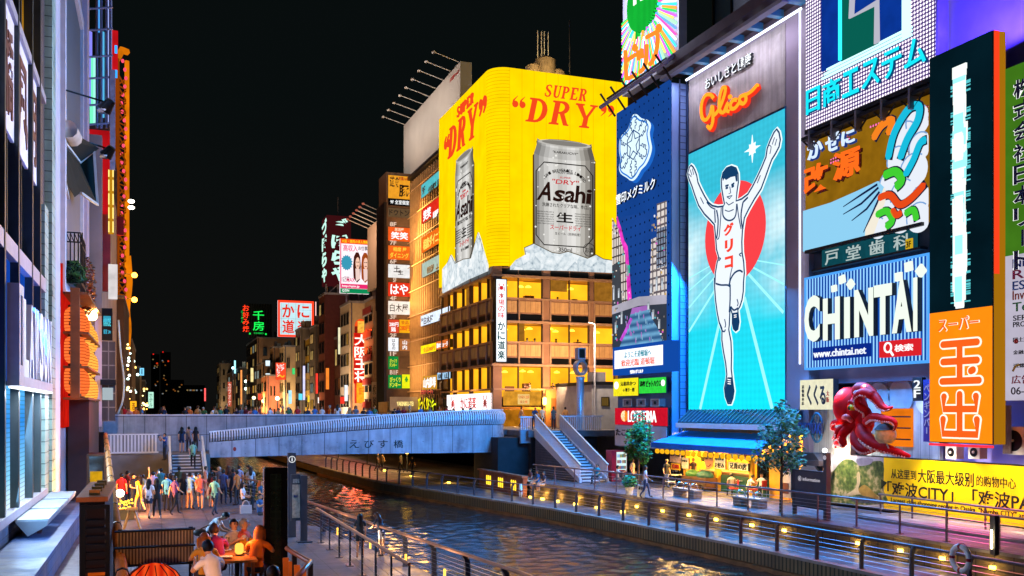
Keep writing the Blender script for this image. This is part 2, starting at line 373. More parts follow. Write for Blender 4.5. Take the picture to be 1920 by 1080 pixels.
# right bank: low promenade on its quay, stone wall, upper walkway
g = MB(); band(g, [(x+.02, y) for x, y in QR], [(x+14 if y > 57 else lerp_at(WR, y)+.05, y) for x, y in QR], .8, PAVE2, 4, 320); struct('promenade', g)
QUAY = grid('ribs', (1, 2), .22, 1, '#7c7052', '#34382a', 0, 0, .33, .85)
t = Thing('quay_wall', 'low stone quay wall along the far side of the canal below the cable railing', 'quay wall'); q = t.p('face'); curtain(q, QR, .12, .72, QUAY, 4, 130)
q = t.p('coping')
for (x0, y0), (x1, y1) in zip(QR, QR[1:11]): q.beam((x0+.12, y0, .76), (x1+.12, y1, .76), .34, .11, CONC)
q = t.p('plinth')
for (x0, y0), (x1, y1) in zip(QR, QR[1:11]): q.beam((x0-.06, y0, 0), (x1-.06, y1, 0), .3, .34, df('#7a5a34', .7, .4, 1.5))
t.done()
t = Thing('retaining_wall', 'dark rough stone wall with small yellow lights between low promenade and upper walkway', 'wall'); q = t.p('stonework'); curtain(q, WR, .8, 1.66, STONE, 4, 57)
q = t.p('coping')
for (x0, y0), (x1, y1) in zip(WR, WR[1:8]): q.beam((x0+.1, y0, 1.7), (x1+.1, y1, 1.7), .32, .12, df('#55505a', .6, .3))
t.done()
g = MB(); band(g, [(x+.1, y) for x, y in WR], 46, 1.75, PAVE, 4, 64); struct('upper_walkway', g)
g = MB(); g.box((27.8, 8, 1.76), (32, 33, 1.9), CONC); struct('kerb', g)
# left bank
g = MB(); band(g, -9, TL, 1.75, PAVE, 4, 64); struct('terrace', g)
g = MB(); curtain(g, TL, .8, 1.749, CONC, 4, 64); band(g, TL, [(x-.02, y) for x, y in QL], .8, PAVE2, 4, 64); curtain(g, QL, -.2, .8, QUAY, 4, 100); struct('waterside_path', g)
g = MB(); g.box((-14, 79, -1), (2.5, 320, 1.2), CONC); struct('far_pavement', g)
# streets at bridge level
g = MB(); g.box((-60, 69.3, 3.3), (31, 79.5, 4.9), df('#6d6a72', .7, .2)); struct('bridge_deck', g)
g = MB(); g.box((24.6, 62.8, 4.45), (60, 69, 4.88), df('#6d6a72', .7, .2)); g.box((22.5, 79.5, 3.5), (90, 330, 4.88), df('#5d5a60', .7, .2)); struct('street', g)
# ---------------------------------------------------------------- the bridge
PANEL = grid('tiles', (0, 2), 1.5, 40, '#b2b2c0', '#24242c', 0, 0, .488, .35)
t = Thing('footbridge', 'pale panelled footbridge with a curved slatted parapet rising over the canal', 'bridge')
xs = [3.3+(22.2-3.3)*i/24 for i in range(25)]
path = [(x, 65.0) for x in xs]+[(22.2+1.9*math.sin(a), 66.9-1.9*math.cos(a)) for a in [math.pi/2*i/8 for i in range(1, 9)]]+[(24.1, 69)]
def frac(i):
    x = path[i][0]; return min(1, max(0, (x-3.3)/19.5))
def ztop(f): return 4.30+1.02*math.sin(f*math.pi/2*1.0)**1.1
def zbot(f): return 3.25+(.10*math.sin(f*math.pi) if f < .8 else .06)
q = t.p('girder'); vs = []; fs = []
for i, (x, y) in enumerate(path): f = frac(i); vs += [(x, y, zbot(f)), (x, y, ztop(f)-.05), (x, y+2.6 if y < 66 else y, zbot(f)), (x, y+.12, ztop(f)-.05)]
for i in range(len(path)-1): a, b2 = 4*i, 4*i+4; fs += [(a, b2, b2+1, a+1), (a, a+2, b2+2, b2), (a+1, b2+1, b2+3, a+3)]
q.add(vs, fs, PANEL)
fr = FY(65.0)
for ch, x in zip('えびす橋', (664, 692, 718, 747)): q.ptext(fr, ch, x-9, 840, x+9, 825, 0, .02, df('#16161c', .5, 0), bold=.01)
q.ptext(fr, '●', 437, 846, 443, 838, 0, .02, df('#a03028', .5, 0))
q = t.p('bolts')
for i in range(13):
    for z in (3.5, 4.15): q.ball((4.05+i*1.5, 64.99, z), .035, .02, .035, GREY, 6, 4)
q = t.p('ramp_deck'); q.add([(3.3, 65.1, 3.55), (22.2, 65.1, 4.8), (22.2, 69, 4.8), (3.3, 69, 3.55)], [(0, 1, 2, 3)], PAVE); q.box((20, 67.2, 4.5), (24.6, 69, 4.86), PAVE)
q = t.p('slats')
SL = df('#dcdbe6', .35, .05, 2, 0, .2)
tot = 0; L = [0]
for a, b2 in zip(path, path[1:]): tot += math.dist(a, b2); L.append(tot)
k = 0; dd = .1
while dd < tot-.1:
    while L[k+1] < dd: k += 1
    u = (dd-L[k])/(L[k+1]-L[k]); x = path[k][0]*(1-u)+path[k+1][0]*u; y = path[k][1]*(1-u)+path[k+1][1]*u; tx, ty = path[k+1][0]-path[k][0], path[k+1][1]-path[k][1]; m = math.hypot(tx, ty); nx, ny = ty/m, -tx/m
    z = ztop(min(1, max(0, (x-3.3)/19.5))); hh = .62+.42*min(1, max(0, (x-3.3)/19.5))
    pr = [(.02, 0), (.16, hh*.35), (.13, hh*.7), (-.12, hh), (-.2, hh), (.02, hh*.65), (.05, hh*.3), (-.08, 0)]; w = .045
    P = [Vector((x+nx*a, y+ny*a, z+c)) for a, c in pr]; tv = Vector((tx/m*w, ty/m*w, 0))
    q.add([p-tv for p in P]+[p+tv for p in P], [(i, (i+1) % 8, 8+(i+1) % 8, 8+i) for i in range(8)]+[tuple(range(8)), tuple(range(15, 7, -1))], SL); dd += .165
q = t.p('handrail'); q.tube([(x, y+.16, ztop(frac(i))+.62+.42*frac(i)) for i, (x, y) in enumerate(path)], .05, SL)
q = t.p('back_screen'); vs = []; fs = []
for i, (x, y) in enumerate(path): z = ztop(frac(i)); vs += [(x, y+.3, z-.1), (x, y+.3, z+.56+.4*frac(i))]
q.add(vs, [(2*i, 2*i+2, 2*i+3, 2*i+1) for i in range(len(path)-1)], df('#3a3a46', .6, .2))
q = t.p('far_parapet')
TILE = grid('tiles', (0, 2), 1.32, 1.25, '#a3a1ac', '#33323a', 0, 0, .488, .22)
q.box((-60, 69.0, 3.4), (24.4, 69.3, 5.98), TILE); q.box((-60, 68.95, 5.98), (24.4, 69.35, 6.05), SL)
t.done()
t = Thing('stair_landing', 'stone faced landing with white slatted railing where the left bank stairs meet the bridge', 'landing')
q = t.p('block'); q.box((-9, 64, 1.75), (.7, 68.98, 3.55), df('#77706e', .8, .25, 1, .2)); q.box((.7, 64, 1.7), (3.29, 68.97, 3.54), df('#77706e', .8, .25, 1, .2))
q = t.p('railing')
for i in range(46): q.box((-9.0+i*.2, 63.92, 3.75), (-8.9+i*.2, 64, 4.78), SL)
q.box((-9, 63.88, 4.78), (.2, 64.04, 4.86), SL); q.box((-9, 63.9, 3.66), (.2, 64.02, 3.75), SL)
q = t.p('sign_board'); q.box((-3.9, 63.5, 3.75), (-2.9, 63.62, 5.0), BLACK)
t.done()
def stairs(name, label, x0, x1, ya, za, yb, zb, n):
    """steps climb from ya, za to yb, zb (further from the camera)"""
    t = Thing(name, label, 'stairs'); q = t.p('steps'); ST = df('#56545e', .7, .2); NS = df('#d8d8de', .4, .05)
    for i in range(n):
        y0 = ya+(yb-ya)*i/n; y1 = ya+(yb-ya)*(i+1)/n; z = za+(zb-za)*(i+1)/n; q.box((x0, y0, z-.16), (x1, yb, z), ST)
        q.box((x0+.15, y0-.012, z-.1), (x1-.15, y0-.002, z-.02), NS)
    for x in (x0, x1):
        q = t.p('stringer'); c = .07
        q.hexa([(x-c, ya-.1, za-.05), (x+c, ya-.1, za-.05), (x+c, yb, zb-.45), (x-c, yb, zb-.45), (x-c, ya-.1, za+.25), (x+c, ya-.1, za+.25), (x+c, yb, zb+.18), (x-c, yb, zb+.18)], SL)
        r = t.p('railing'); r.beam((x, ya-.1, za+1.12), (x, yb, zb+1.12), .12, .09, df('#c9c2bc', .35, .1))
        m = int((yb-ya)/.18)
        for j in range(m+1):
            y = ya+(yb-ya)*j/m; z = za+(zb-za)*j/m; r.box((x-.02, y-.035, z+.15), (x+.02, y+.035, z+1.08), SL)
    return t.done()
stairs('stairs', 'grey stone stairs with white edged steps climbing from the crowded terrace to the bridge', .85, 2.8, 58.6, 1.75, 64, 3.55, 11)
stairs('stairs', 'long steel stairs with bluish slatted railings beside the canal-side cafe tables', 25.1, 27.0, 55.2, 1.75, 62.8, 4.88, 18)
t = Thing('abutment', 'dark walled bridge abutment beneath the top of the long steel stairs', 'abutment'); q = t.p('wall'); q.box((22.6, 63.6, .8), (24.9, 69, 4.4), df('#26242a', .8, .3)); q.box((24.9, 63, 1.75), (30, 69, 4.4), df('#1c1b20', .8, .3))
q = t.p('parapet'); q.box((24.15, 63.2, 4.0), (25.05, 63.4, 4.95), df('#8b8a98', .5, .1)); q.box((24.15, 63.2, 5.8), (25.05, 63.4, 5.9), SL)
for i in range(6): q.box((24.2+i*.15, 63.26, 4.95), (24.26+i*.15, 63.34, 5.8), SL)
t.done()
t = Thing('railing', 'slatted grey railing along the street above the steel stairs', 'railing'); q = t.p('bars')
for i in range(20): q.box((27.15+i*.16, 62.85, 4.9), (27.2+i*.16, 62.92, 5.85), SL)
q = t.p('handrail'); q.box((27.1, 62.82, 5.85), (30.4, 62.96, 5.95), SL); t.done()
t = Thing('low_wall', 'low reddish brick wall with glowing arched slots under the bridge', 'wall'); q = t.p('brickwork'); fr = FX(22.0)
q.box((22.02, 57.2, .8), (22.3, 66, 2.0), df('#7a4a38', .8, .3, 2, .2)); q.box((21.9, 57.1, 2.0), (22.35, 66.1, 2.12), df('#8a5a46', .8, .3))
for k in range(3):
    q = t.p('lit_slots')
    for j in range(3):
        s = -(58.6+k*2.5+j*.36); q.fb(fr, s, s+.2, 1.1, 1.66, 0, .03, el('#ffcf30', 1.6)); q.prism(fr, [(s+.1+.1*math.cos(a), 1.66+.1*math.sin(a)) for a in [math.pi*i/6 for i in range(7)]], 0, .03, el('#ffcf30', 1.6))
t.done()
# ---------------------------------------------------------------- cable railings
def cable_rail(label, pts, z, rail, post, step=2.3, h=1.1, cab=5, curved=True, group=None, offs=0, sw=.09, rr=.045):
    t = Thing('cable_railing', label, 'railing', group); P = [Vector((a, b, z)) for a, b in pts]
    q = t.p('handrail'); q.tube([p+Vector((0, 0, h)) for p in P], rr, rail)
    q = t.p('cables')
    for i in range(cab): q.tube([p+Vector((0, 0, .14+(h-.25)*i/cab)) for p in P], .009, df('#a9a4ae', .3, 0, 1, 0, .9), 3)
    L = [0]
    for a, b in zip(P, P[1:]): L.append(L[-1]+(b-a).length)
    dd = offs; k = 0
    while dd < L[-1]:
        while L[k+1] < dd: k += 1
        u = (dd-L[k])/(L[k+1]-L[k]); p = P[k].lerp(P[k+1], u); d = (P[k+1]-P[k]).normalized(); nx = Vector((-d.y, d.x, 0))
        if nx.x > 0: nx = -nx
        if rail is BRZ: nx = -nx
        q = t.p('post'); c = sw
        if curved:
            pr = [(0, 0), (0, h*.7), (-.03, h*.88), (-.12, h-.02)]
            for (a, b), (a2, b2) in zip(pr, pr[1:]): q.beam(p+nx*(a+.1)+Vector((0, 0, b)), p+nx*(a2+.1)+Vector((0, 0, b2)), c, c*1.3, post)
        else: q.beam(p, p+Vector((0, 0, h-.03)), c, c*.6, post)
        q.box(p+Vector((-.1, -.1, .0))+nx*(.1 if curved else 0), p+Vector((.1, .1, .02))+nx*(.1 if curved else 0), post)
        dd += step
    return t.done()
PURP = df('#6b5a64', .35, .2, 2, 0, .3); BRZ = df('#a87458', .35, .25, 1.5, 0, .35); BLP = df('#4a4854', .4, .2, 2, 0, .5)
cable_rail('dark railing with curved posts and thin cables along the canal quay', [(x+.35, y) for x, y in QR if y < 100], .8, PURP, BLP, 2.3)
cable_rail('thin cable railing on top of the dark stone wall at the upper walkway edge', [(x+.25, y) for x, y in WR if y < 58], 1.76, PURP, PURP, 2.2, 1.1, 6, False, sw=.07)
cable_rail('reddish cable railing between the upper walkway and the yellow banner', [(29.2, 12), (29.0, 20), (28.8, 27), (29.0, 33)], 1.76, PURP, PURP, 1.9, .98, 4, False, sw=.07)
cable_rail('bronze handrail with steel cables and wide posts at the near canal edge', [(x-.35, y) for x, y in [(9.75, 17), (9.55, 24), (8.4, 34.5), (7.2, 46.5)]], .8, BRZ, BLP, 2.7, 1.15, 7, True, sw=.12, rr=.06)
cable_rail('twin bronze handrail on slim posts beside the sloping waterside path', [(5.35, 21), (5.35, 34.2)], 1.75, BRZ, BLP, 1.75, 1.1, 4, False, sw=.07)
cable_rail('bronze topped railing at the terrace edge behind the black pylon', [(5.6, 43), (5.15, 46.5), (3.95, 51.8), (3.1, 57.5)], 1.75, BRZ, BLP, 2.0, 1.1, 5, False, sw=.06)
for i, (x, y) in enumerate([(9.0, 28.6), (8.62, 32.0), (8.2, 35.8), (7.75, 40.2)]):
    m = MB(); m.box((x-.62, y-.04, 1.1), (x-.56, y+.04, 1.4), el('#ffc850', 2)); o = tag(m.make('post_light'), ORD[i]+' slim amber post light from the camera along the near canal railing', 'lamp', 'post lights of the near railing'); lamp('bulb', 'POINT', (x-.9, y-.1, 1.5), 40, (1, .74, .45), .06, parent=o)
# lights set into the stone wall
for i, (x, y) in enumerate([(1190, 950), (1237, 958), (1288, 966), (1344, 974), (1405, 985), (1479, 994), (1567, 1021), (1647, 1035), (1737, 1049), (1839, 1066)]):
    p = onZ(x, y, 1.2); p.x = lerp_at(WR, p.y)-.06; m = MB(); m.fb(FX(p.x+.03), -p.y-.1, -p.y+.1, p.z-.06, p.z+.06, -.03, .05, el('#ffd24a', 9))
    o = tag(m.make('wall_light'), ORD[i]+' yellow lamp from the leafy tree end of the dark stone wall', 'lamp', 'yellow lamps along the stone wall'); lamp('bulb', 'POINT', p+Vector((-.3, 0, 0)), 16, (1, .62, .12), .05, parent=o)
for i, y in enumerate([46.5, 49, 51.3, 53.3, 55, 56.4, 70, 78, 86]):
    x = lerp_at(WR, y)-.25 if y < 60 else lerp_at(QR, y)+4; m = MB(); m.box((x-.1, y-.1, .8), (x+.1, y+.1, .9), el('#ffd24a', 8))
    o = tag(m.make('floor_light'), ORD[8-i]+' yellow floor uplight counted from under the bridge along the promenade', 'lamp', 'yellow uplights on the promenade'); lamp('bulb', 'POINT', (x, y, 1.15), 22 if y < 60 else 60, (1, .6, .1), .05, parent=o)
# life rings
def lifering(c, sd, label, R=.36):
    t = Thing('life_ring', label, 'life ring'); sd = Vector(sd).normalized(); c = Vector(c); q = t.p('ring'); n = 32
    q.tube([c+sd*R*math.cos(2*math.pi*i/n)+Vector((0, 0, R*math.sin(2*math.pi*i/n))) for i in range(n)], .085, df('#f2ece4', .5, .06, 6), 10, True)
    for k in range(4):
        a0 = math.pi/2*k+.5*0; q = t.p('band'); q.tube([c+sd*R*math.cos(a0+d)+Vector((0, 0, R*math.sin(a0+d))) for d in (-.12, -.04, .04, .12)], .09, df('#a3202a', .5, .1), 10)
    q = t.p('rope'); q.tube([c+sd*(R+.1)*math.cos(2*math.pi*i/24)*(1+.06*math.sin(i*math.pi/3))+Vector((0, 0, (R+.1)*math.sin(2*math.pi*i/24)*(1+.06*math.sin(i*math.pi/3)))) for i in range(24)], .012, df('#8a7f70', .8, 0), 4, True)
    t.done()
p = onX(1801, 1047, 22.65); lifering(p, (.1, 1, 0), 'white life ring with red bands hung on the quay railing nearest the camera')
p = onX(976, 920, 20.3); lifering(p, (.3, 1, 0), 'small white life ring on the quay railing near the foot of the steel stairs', .33)
# ================================================================ right bank: fronts and signs
def rect(fr, r):
    x0, yt, yb, x1 = r; a = fr.px(x0, yb); b = fr.px(x0, yt); return a[0], fr.px(x1, yb)[0], a[1], b[1]
def cab(t, fr, r, depth, face, side, rim=0):
    s0, s1, t0, t1 = rect(fr, r); q = t.p('cabinet'); q.fb(fr, s0, s1, t0, t1, -depth, -.03, side)
    q = t.p('panel'); q.fb(fr, s0+rim, s1-rim, t0+rim, t1-rim, -.03, 0, face); return s0, s1, t0, t1
def tl(mb, fr, txt, r, n0, n1, mat, **k):
    s0, s1, t0, t1 = rect(fr, r); return mb.text(fr, txt, s0, t0, s1, t1, n0, n1, mat, **k)
def tv(mb, fr, txt, r, n0, n1, mat, **k):
    s0, s1, t0, t1 = rect(fr, r); return mb.vtext(fr, txt, s0, t0, s1, t1, n0, n1, mat, **k)
WH = el('#ffffff', 1.05); INK = df('#0c0c10', .5, 0)
# ---- the building with the running athlete
MAUVE = df('#8a7a86', .55, .12, .6); HEAD = grid('ribs', (1, 2), .55, 1, '#b0a49c', '#a09690', 0, 0, .47, .5)
G = FX(30.0)
t = Thing('building', 'tall grey building carrying the huge athlete screen above the blue awning', 'building')
yA, yB = G.px(1508, 500)[0], G.px(1288, 500)[0]     # s = -Y of the two ends
q = t.p('wall'); q.fb(G, yB, yA, 5.3, 27.2, -15, -.25, MAUVE)
q = t.p('upper_storeys'); q.fb(FX(32.5), yB-1, yA+4, 27.2, 46, -12, 0, df('#3c5c60', .3, .3, .5))
for i in range(9): q.fb(FX(32.5), yB-1+i*2, yB-.9+i*2, 27.2, 46, 0, .12, DARK)
for i in range(5): q.fb(FX(32.5), yB-1, yA+4, 29+i*3.4, 29.25+i*3.4, 0, .1, DARK)
q.fb(FX(32.5), yB+3, yA-3, 29, 33, 0, 1.2, DARK); q.fb(FX(32.5), yB+6, yA+4, 27.3, 30.6, 0, 1.0, DARK)
q = t.p('roof_ledge'); q.fb(G, yB-1.2, yA, 26.75, 27.35, -.3, 1.4, df('#4a3a3c', .6, .2)); q.fb(G, yB-1.0, yA, 26.3, 26.5, .9, 1.3, df('#8a8a92', .5, .1))
for i in range(7): q.fb(G, yB+.4+i*1.75, yB+.75+i*1.75, 26.35, 26.7, 0, 1.0, df('#4a90b8', .4, .1))  # brackets painted blue for the blue light on them
t.done()
t = Thing('billboard', 'giant light blue screen of a running athlete with both arms raised before a red sun', 'billboard')
s0, s1, z0, z1 = rect(G, (1290, 150, 768, 1506)); sS = G.px(1471, 500)[0]; sL = G.px(1291, 500)[0]
q = t.p('backing'); q.fb(G, s0, s1, z0-.1, z1, -.25, -.06, MAUVE); q.fb(G, sL-.06, sS+.06, z0-.12, G.px(1291, 286)[1], -.06, -.02, df('#1c5a88', .5, .1))
q = t.p('header'); q.fb(G, sL, sS, G.px(1291, 288)[1], z1-.15, -.06, -.02, HEAD)
zs = G.px(1291, 290)[1]
sm, n, l, o = _new('screen'); e = n.new('ShaderNodeEmission'); tc = n.new('ShaderNodeTexCoord'); sp = n.new('ShaderNodeSeparateXYZ'); l.new(tc.outputs['Object'], sp.inputs[0])
hgt = zs-z0
def ramp(src, stops):
    r = n.new('ShaderNodeValToRGB'); l.new(src, r.inputs[0]); e_ = r.color_ramp.elements
    while len(e_) < len(stops): e_.new(.5)
    for a, (p, c) in zip(e_, stops): a.position = p; a.color = (*rgb(c), 1)
    return r.outputs[0]
zz = mnode(n, l, 'MULTIPLY', sp.outputs[2], 1/hgt)
base = ramp(zz, [(0, '#12e2f4'), (.35, '#22cfe6'), (.62, '#2fb4cf'), (1, '#36b9d2')])
nz = n.new('ShaderNodeTexNoise'); nz.inputs['Scale'].default_value = .33; nz.inputs['Detail'].default_value = 5; l.new(tc.outputs['Object'], nz.inputs['Vector'])
band_ = ramp(zz, [(.30, '#000000'), (.45, '#cccccc'), (.62, '#ffffff'), (.82, '#000000')])
sd = mnode(n, l, 'ABSOLUTE', mnode(n, l, 'MULTIPLY', sp.outputs[1], .25))
cl = mnode(n, l, 'MULTIPLY', mnode(n, l, 'MULTIPLY', band_, sd), mnode(n, l, 'ADD', mnode(n, l, 'MULTIPLY', nz.outputs['Fac'], 3.0), -.75)); cl.node.use_clamp = True
mx = n.new('ShaderNodeMix'); mx.data_type = 'RGBA'; l.new(cl, mx.inputs['Factor']); l.new(base, mx.inputs['A']); mx.inputs['B'].default_value = (*rgb('#d4eef4'), 1)
l.new(mx.outputs['Result'], e.inputs[0])
def led(p_): return mnode(n, l, 'ABSOLUTE', mnode(n, l, 'SUBTRACT', mnode(n, l, 'FRACT', mnode(n, l, 'MULTIPLY', p_, 2.6)), .5))
n2 = n.new('ShaderNodeTexNoise'); n2.inputs['Scale'].default_value = .8; l.new(tc.outputs['Object'], n2.inputs['Vector'])
l.new(mnode(n, l, 'ADD', mnode(n, l, 'MULTIPLY', mnode(n, l, 'ADD', led(sp.outputs[1]), led(sp.outputs[2])), .16), mnode(n, l, 'ADD', mnode(n, l, 'MULTIPLY', n2.outputs['Fac'], .16), .84)), e.inputs[1]); l.new(e.outputs[0], o.inputs[0])
q = t.p('screen'); q.fb(G, sL, sS, z0, zs, -.06, 0, sm)
q = t.p('rays'); R = el('#9df4fb', 1.0)
for a, b, w in [((1352, 592), (1313, 767), .22), ((1396, 558), (1448, 766), .24), ((1402, 512), (1469, 586), .16), ((1343, 540), (1292, 622), .14), ((1340, 520), (1292, 577), .1), ((1404, 497), (1470, 533), .1), ((1404, 486), (1470, 497), .07), ((1338, 505), (1292, 545), .07), ((1338, 495), (1292, 522), .06)]:
    q.pstrip(G, [a, b], w, 0, .02, R)
q = t.p('sun_disc'); c = G.px(1377, 436); q.prism(G, [(c[0]+2.95*math.cos(2*math.pi*i/48), c[1]+2.8*math.sin(2*math.pi*i/48)) for i in range(48)], .02, .04, el('#ee4046', 1.0))
q = t.p('sparkle'); c = G.px(1411, 279); q.prism(G, [(c[0]+(r*math.cos(2*math.pi*i/24)), c[1]+(r*math.sin(2*math.pi*i/24))) for i in range(24) for r in [(.75 if i % 6 == 0 else .42 if i % 3 == 0 else .3)]], .0, .03, el('#e8fcff', 1.1))
A = lambda L: [(1280+x/3.375, 240+y/3.375) for x, y in L]; B_ = lambda L: [(1280+x/3.857, 500+y/3.857) for x, y in L]
body = A([(50, 248), (60, 236), (72, 246), (84, 268), (96, 300), (104, 345), (122, 385), (145, 430), (170, 472), (195, 492), (230, 500), (264, 496), (272, 482), (264, 440), (254, 380), (252, 330), (262, 285), (285, 255), (315, 244), (345, 255), (358, 290), (360, 345), (352, 400), (346, 462), (380, 450), (420, 420), (450, 370), (480, 310), (508, 250), (535, 185), (543, 130), (560, 85), (585, 30), (603, 8), (618, 30), (626, 75), (618, 120), (594, 165), (572, 200), (555, 245), (532, 310), (504, 385), (462, 450), (425, 515), (398, 570), (386, 650), (382, 720), (384, 790), (394, 850), (398, 920)])+B_([(449, 110), (447, 180), (438, 240), (424, 285), (408, 312), (410, 345), (416, 400), (408, 452), (392, 464), (376, 448), (368, 410), (368, 345), (357, 310), (352, 285), (350, 330), (346, 420), (342, 455), (358, 540), (362, 640), (360, 740), (370, 830), (380, 900), (372, 950), (358, 990), (336, 990), (318, 940), (311, 880), (322, 825), (328, 780), (320, 700), (303, 610), (292, 530), (293, 462), (272, 400), (258, 330), (246, 240), (240, 150), (238, 80)])+A([(212, 985), (214, 920), (226, 850), (236, 820), (222, 770), (216, 690), (208, 612), (185, 585), (145, 545), (108, 490), (84, 425), (66, 370), (48, 325), (38, 290)])
q = t.p('outline'); q.pstrip(G, body, .26, .04, .06, el('#eafcff', 1.0), 0, True)
q = t.p('athlete'); q.ppoly(G, body, .04, .07, el('#e6eef6', 1.0))
q = t.p('ink_lines'); NV = el('#123a63', 1.0); q.pstrip(G, body, .1, .07, .085, NV, 0, True)
for L, w in [(A([(262, 500), (262, 550), (280, 578), (305, 586), (330, 575), (345, 545), (350, 480)]), .09), (A([(222, 520), (232, 580), (228, 660), (222, 700)]), .1), (A([(390, 470), (378, 540), (380, 600), (390, 640)]), .1), (A([(252, 505), (246, 600), (238, 690), (226, 705)]), .06), (A([(352, 480), (362, 560), (378, 640)]), .06),
             (A([(218, 985), (250, 994), (290, 994), (306, 1002)])+B_([(346, 140), (346, 120)]), .1), (B_([(346, 140), (356, 90), (385, 45), (420, 28), (442, 40)]), .1), (B_([(352, 130), (352, 240), (346, 330)]), .1), (A([(322, 880), (310, 930), (302, 990)]), .05), (A([(232, 822), (248, 826), (236, 840)]), .07), (A([(384, 790), (366, 800), (378, 812)]), .06), (A([(275, 520), (300, 528), (330, 516)]), .05),
             (B_([(312, 380), (320, 420), (314, 440)]), .06), (B_([(272, 400), (290, 440), (296, 470)]), .08), (B_([(402, 235), (410, 265), (404, 285)]), .06), (B_([(357, 290), (380, 315), (408, 300)]), .1), (B_([(296, 465), (310, 470), (318, 455)]), .08), (A([(120, 440), (140, 480)]), .05), (A([(500, 300), (480, 350)]), .05), (A([(160, 470), (185, 500), (215, 515)]), .07), (A([(390, 470), (420, 440)]), .1), (A([(210, 520), (214, 600)]), .09), (A([(552, 110), (568, 120), (560, 165)]), .04), (A([(590, 60), (575, 105)]), .04), (A([(604, 70), (592, 112)]), .04), (A([(55, 265), (66, 300)]), .04), (A([(68, 258), (78, 296)]), .04), (A([(44, 290), (62, 310)]), .04)]:
    q.pstrip(G, L, w, .07, .09, NV, 3)
q = t.p('hair'); q.ppoly(G, A([(262, 335), (258, 300), (272, 268), (300, 250), (335, 250), (352, 280), (354, 335), (346, 340), (340, 305), (310, 312), (282, 330), (272, 318)]), .07, .09, NV)
q = t.p('face_lines')
for L, w in [(A([(278, 368), (298, 362)]), .1), (A([(316, 362), (334, 350)]), .1), (A([(280, 382), (294, 378)]), .12), (A([(318, 374), (332, 366)]), .12), (A([(306, 372), (312, 412), (300, 416)]), .05), (A([(288, 436), (304, 448), (322, 428), (288, 436)]), .05), (A([(282, 470), (300, 488), (330, 470)]), .05)]: q.pstrip(G, L, w, .07, .09, NV)
q = t.p('shoe'); q.ppoly(G, B_([(372, 335), (406, 330), (412, 400), (404, 448), (392, 458), (378, 444), (371, 400)]), .07, .09, NV)
q = t.p('shoe'); q.ppoly(G, B_([(334, 800), (362, 800), (370, 850), (378, 900), (368, 950), (354, 984), (338, 984), (322, 938), (316, 885)]), .07, .09, NV)
q = t.p('laces')
for yy in (815, 830, 845): q.pstrip(G, B_([(336, yy), (358, yy+4)]), .05, .09, .1, WH)
for yy in (352, 366): q.pstrip(G, B_([(382, yy), (400, yy-3)]), .05, .09, .1, WH)
q = t.p('chest_lettering'); RD = el('#f0402c', 1.0)
for ch, (x0, y0, x1, y1) in zip('グリコ', [(268, 598, 330, 688), (276, 702, 326, 792), (276, 808, 326, 892)]): a = A([(x0, y1), (x1, y0)]); q.ptext(G, ch, a[0][0], a[0][1], a[1][0], a[1][1]-1, .07, .1, RD, bold=.1)
q = t.p('slogan_lettering'); tl(q, G, 'おいしさと健康', (1326, 149, 170, 1413), 0, .15, el('#f4f8ff', 1.3), bold=.02)
q = t.p('script_lettering'); c3 = lambda L: [G.p(*G.px(1140+x/2.7, y/2.7), .18) for x, y in L]
OR = el('#ff8a1e', 1.6); OR2 = em('#e8331c', 1.0)
for L in [[(548, 500), (535, 482), (512, 482), (494, 510), (486, 555), (492, 600), (512, 608), (532, 580), (542, 540), (546, 570), (545, 620), (532, 652), (518, 640)], [(546, 590), (575, 560), (600, 500), (610, 455), (598, 444), (584, 480), (578, 530), (584, 568), (602, 572)], [(602, 572), (622, 525), (616, 560), (630, 566)], [(668, 508), (650, 508), (636, 530), (640, 552), (660, 548), (682, 520)], [(700, 484), (686, 492), (682, 515), (698, 528), (714, 512), (712, 488), (700, 484), (720, 478), (745, 462), (772, 432)]]:
    q.tube(c3(L), .105, OR, 8, k=3); P = [p+Vector((.14, 0, -.05)) for p in c3(L)]; q.tube(P, .17, OR2, 6, k=3)
q.ball(G.p(*G.px(1140+632/2.7, 492/2.7), .18), .13, .13, .13, OR, 8, 6)
q = t.p('neon_tube'); TU = em('#dfe8ff', 2.5)
q.tube([G.p(s0, z1-.02, .12), G.p(s1, z1-.02, .12)], .07, TU); q.tube([G.p(s1-.1, z1-.02, .12), G.p(s1-.1, 8.6, .12)], .05, TU)
t.done()
lamp('screen_light', 'AREA', G.p((sL+sS)/2, (z0+zs)/2, .5), 10000, '#1496f4', sS-sL, to=G.p((sL+sS)/2-1, (z0+zs)/2-7, 10), parent=t.root, sy=zs-z0)
lamp('tube_light', 'AREA', G.p((s0+s1)/2, z1-.2, 1.2), 150, '#dfe0ff', s1-s0, to=G.p((s0+s1)/2, z1-7, 0), parent=t.root, sy=.2)
# canopy under the screen
t = Thing('canopy', 'dark glazed canopy with white edge below the athlete screen', 'canopy'); q = t.p('glazing'); a = G.px(1290, 769); zt = a[1]-.05
s0 += .5
q.hexa([G.p(s0, zt-.72, 1.0), G.p(s1, zt-.72, 1.0), G.p(s1, zt, .1), G.p(s0, zt, .1), G.p(s0, zt-.64, 1.0), G.p(s1, zt-.64, 1.0), G.p(s1, zt+.08, .1), G.p(s0, zt+.08, .1)], glass('#1a2730', .12))
q = t.p('glazing_bars')
for i in range(26): ss = s0+(s1-s0)*i/25; q.beam(G.p(ss, zt-.62, 1.0), G.p(ss, zt+.1, .1), .04, .05, GREY)
q = t.p('fascia'); q.fb(G, s0, s1+.1, zt-.98, zt-.7, 1.0, 1.15, df('#e4e2e0', .5, .06)); t.done()
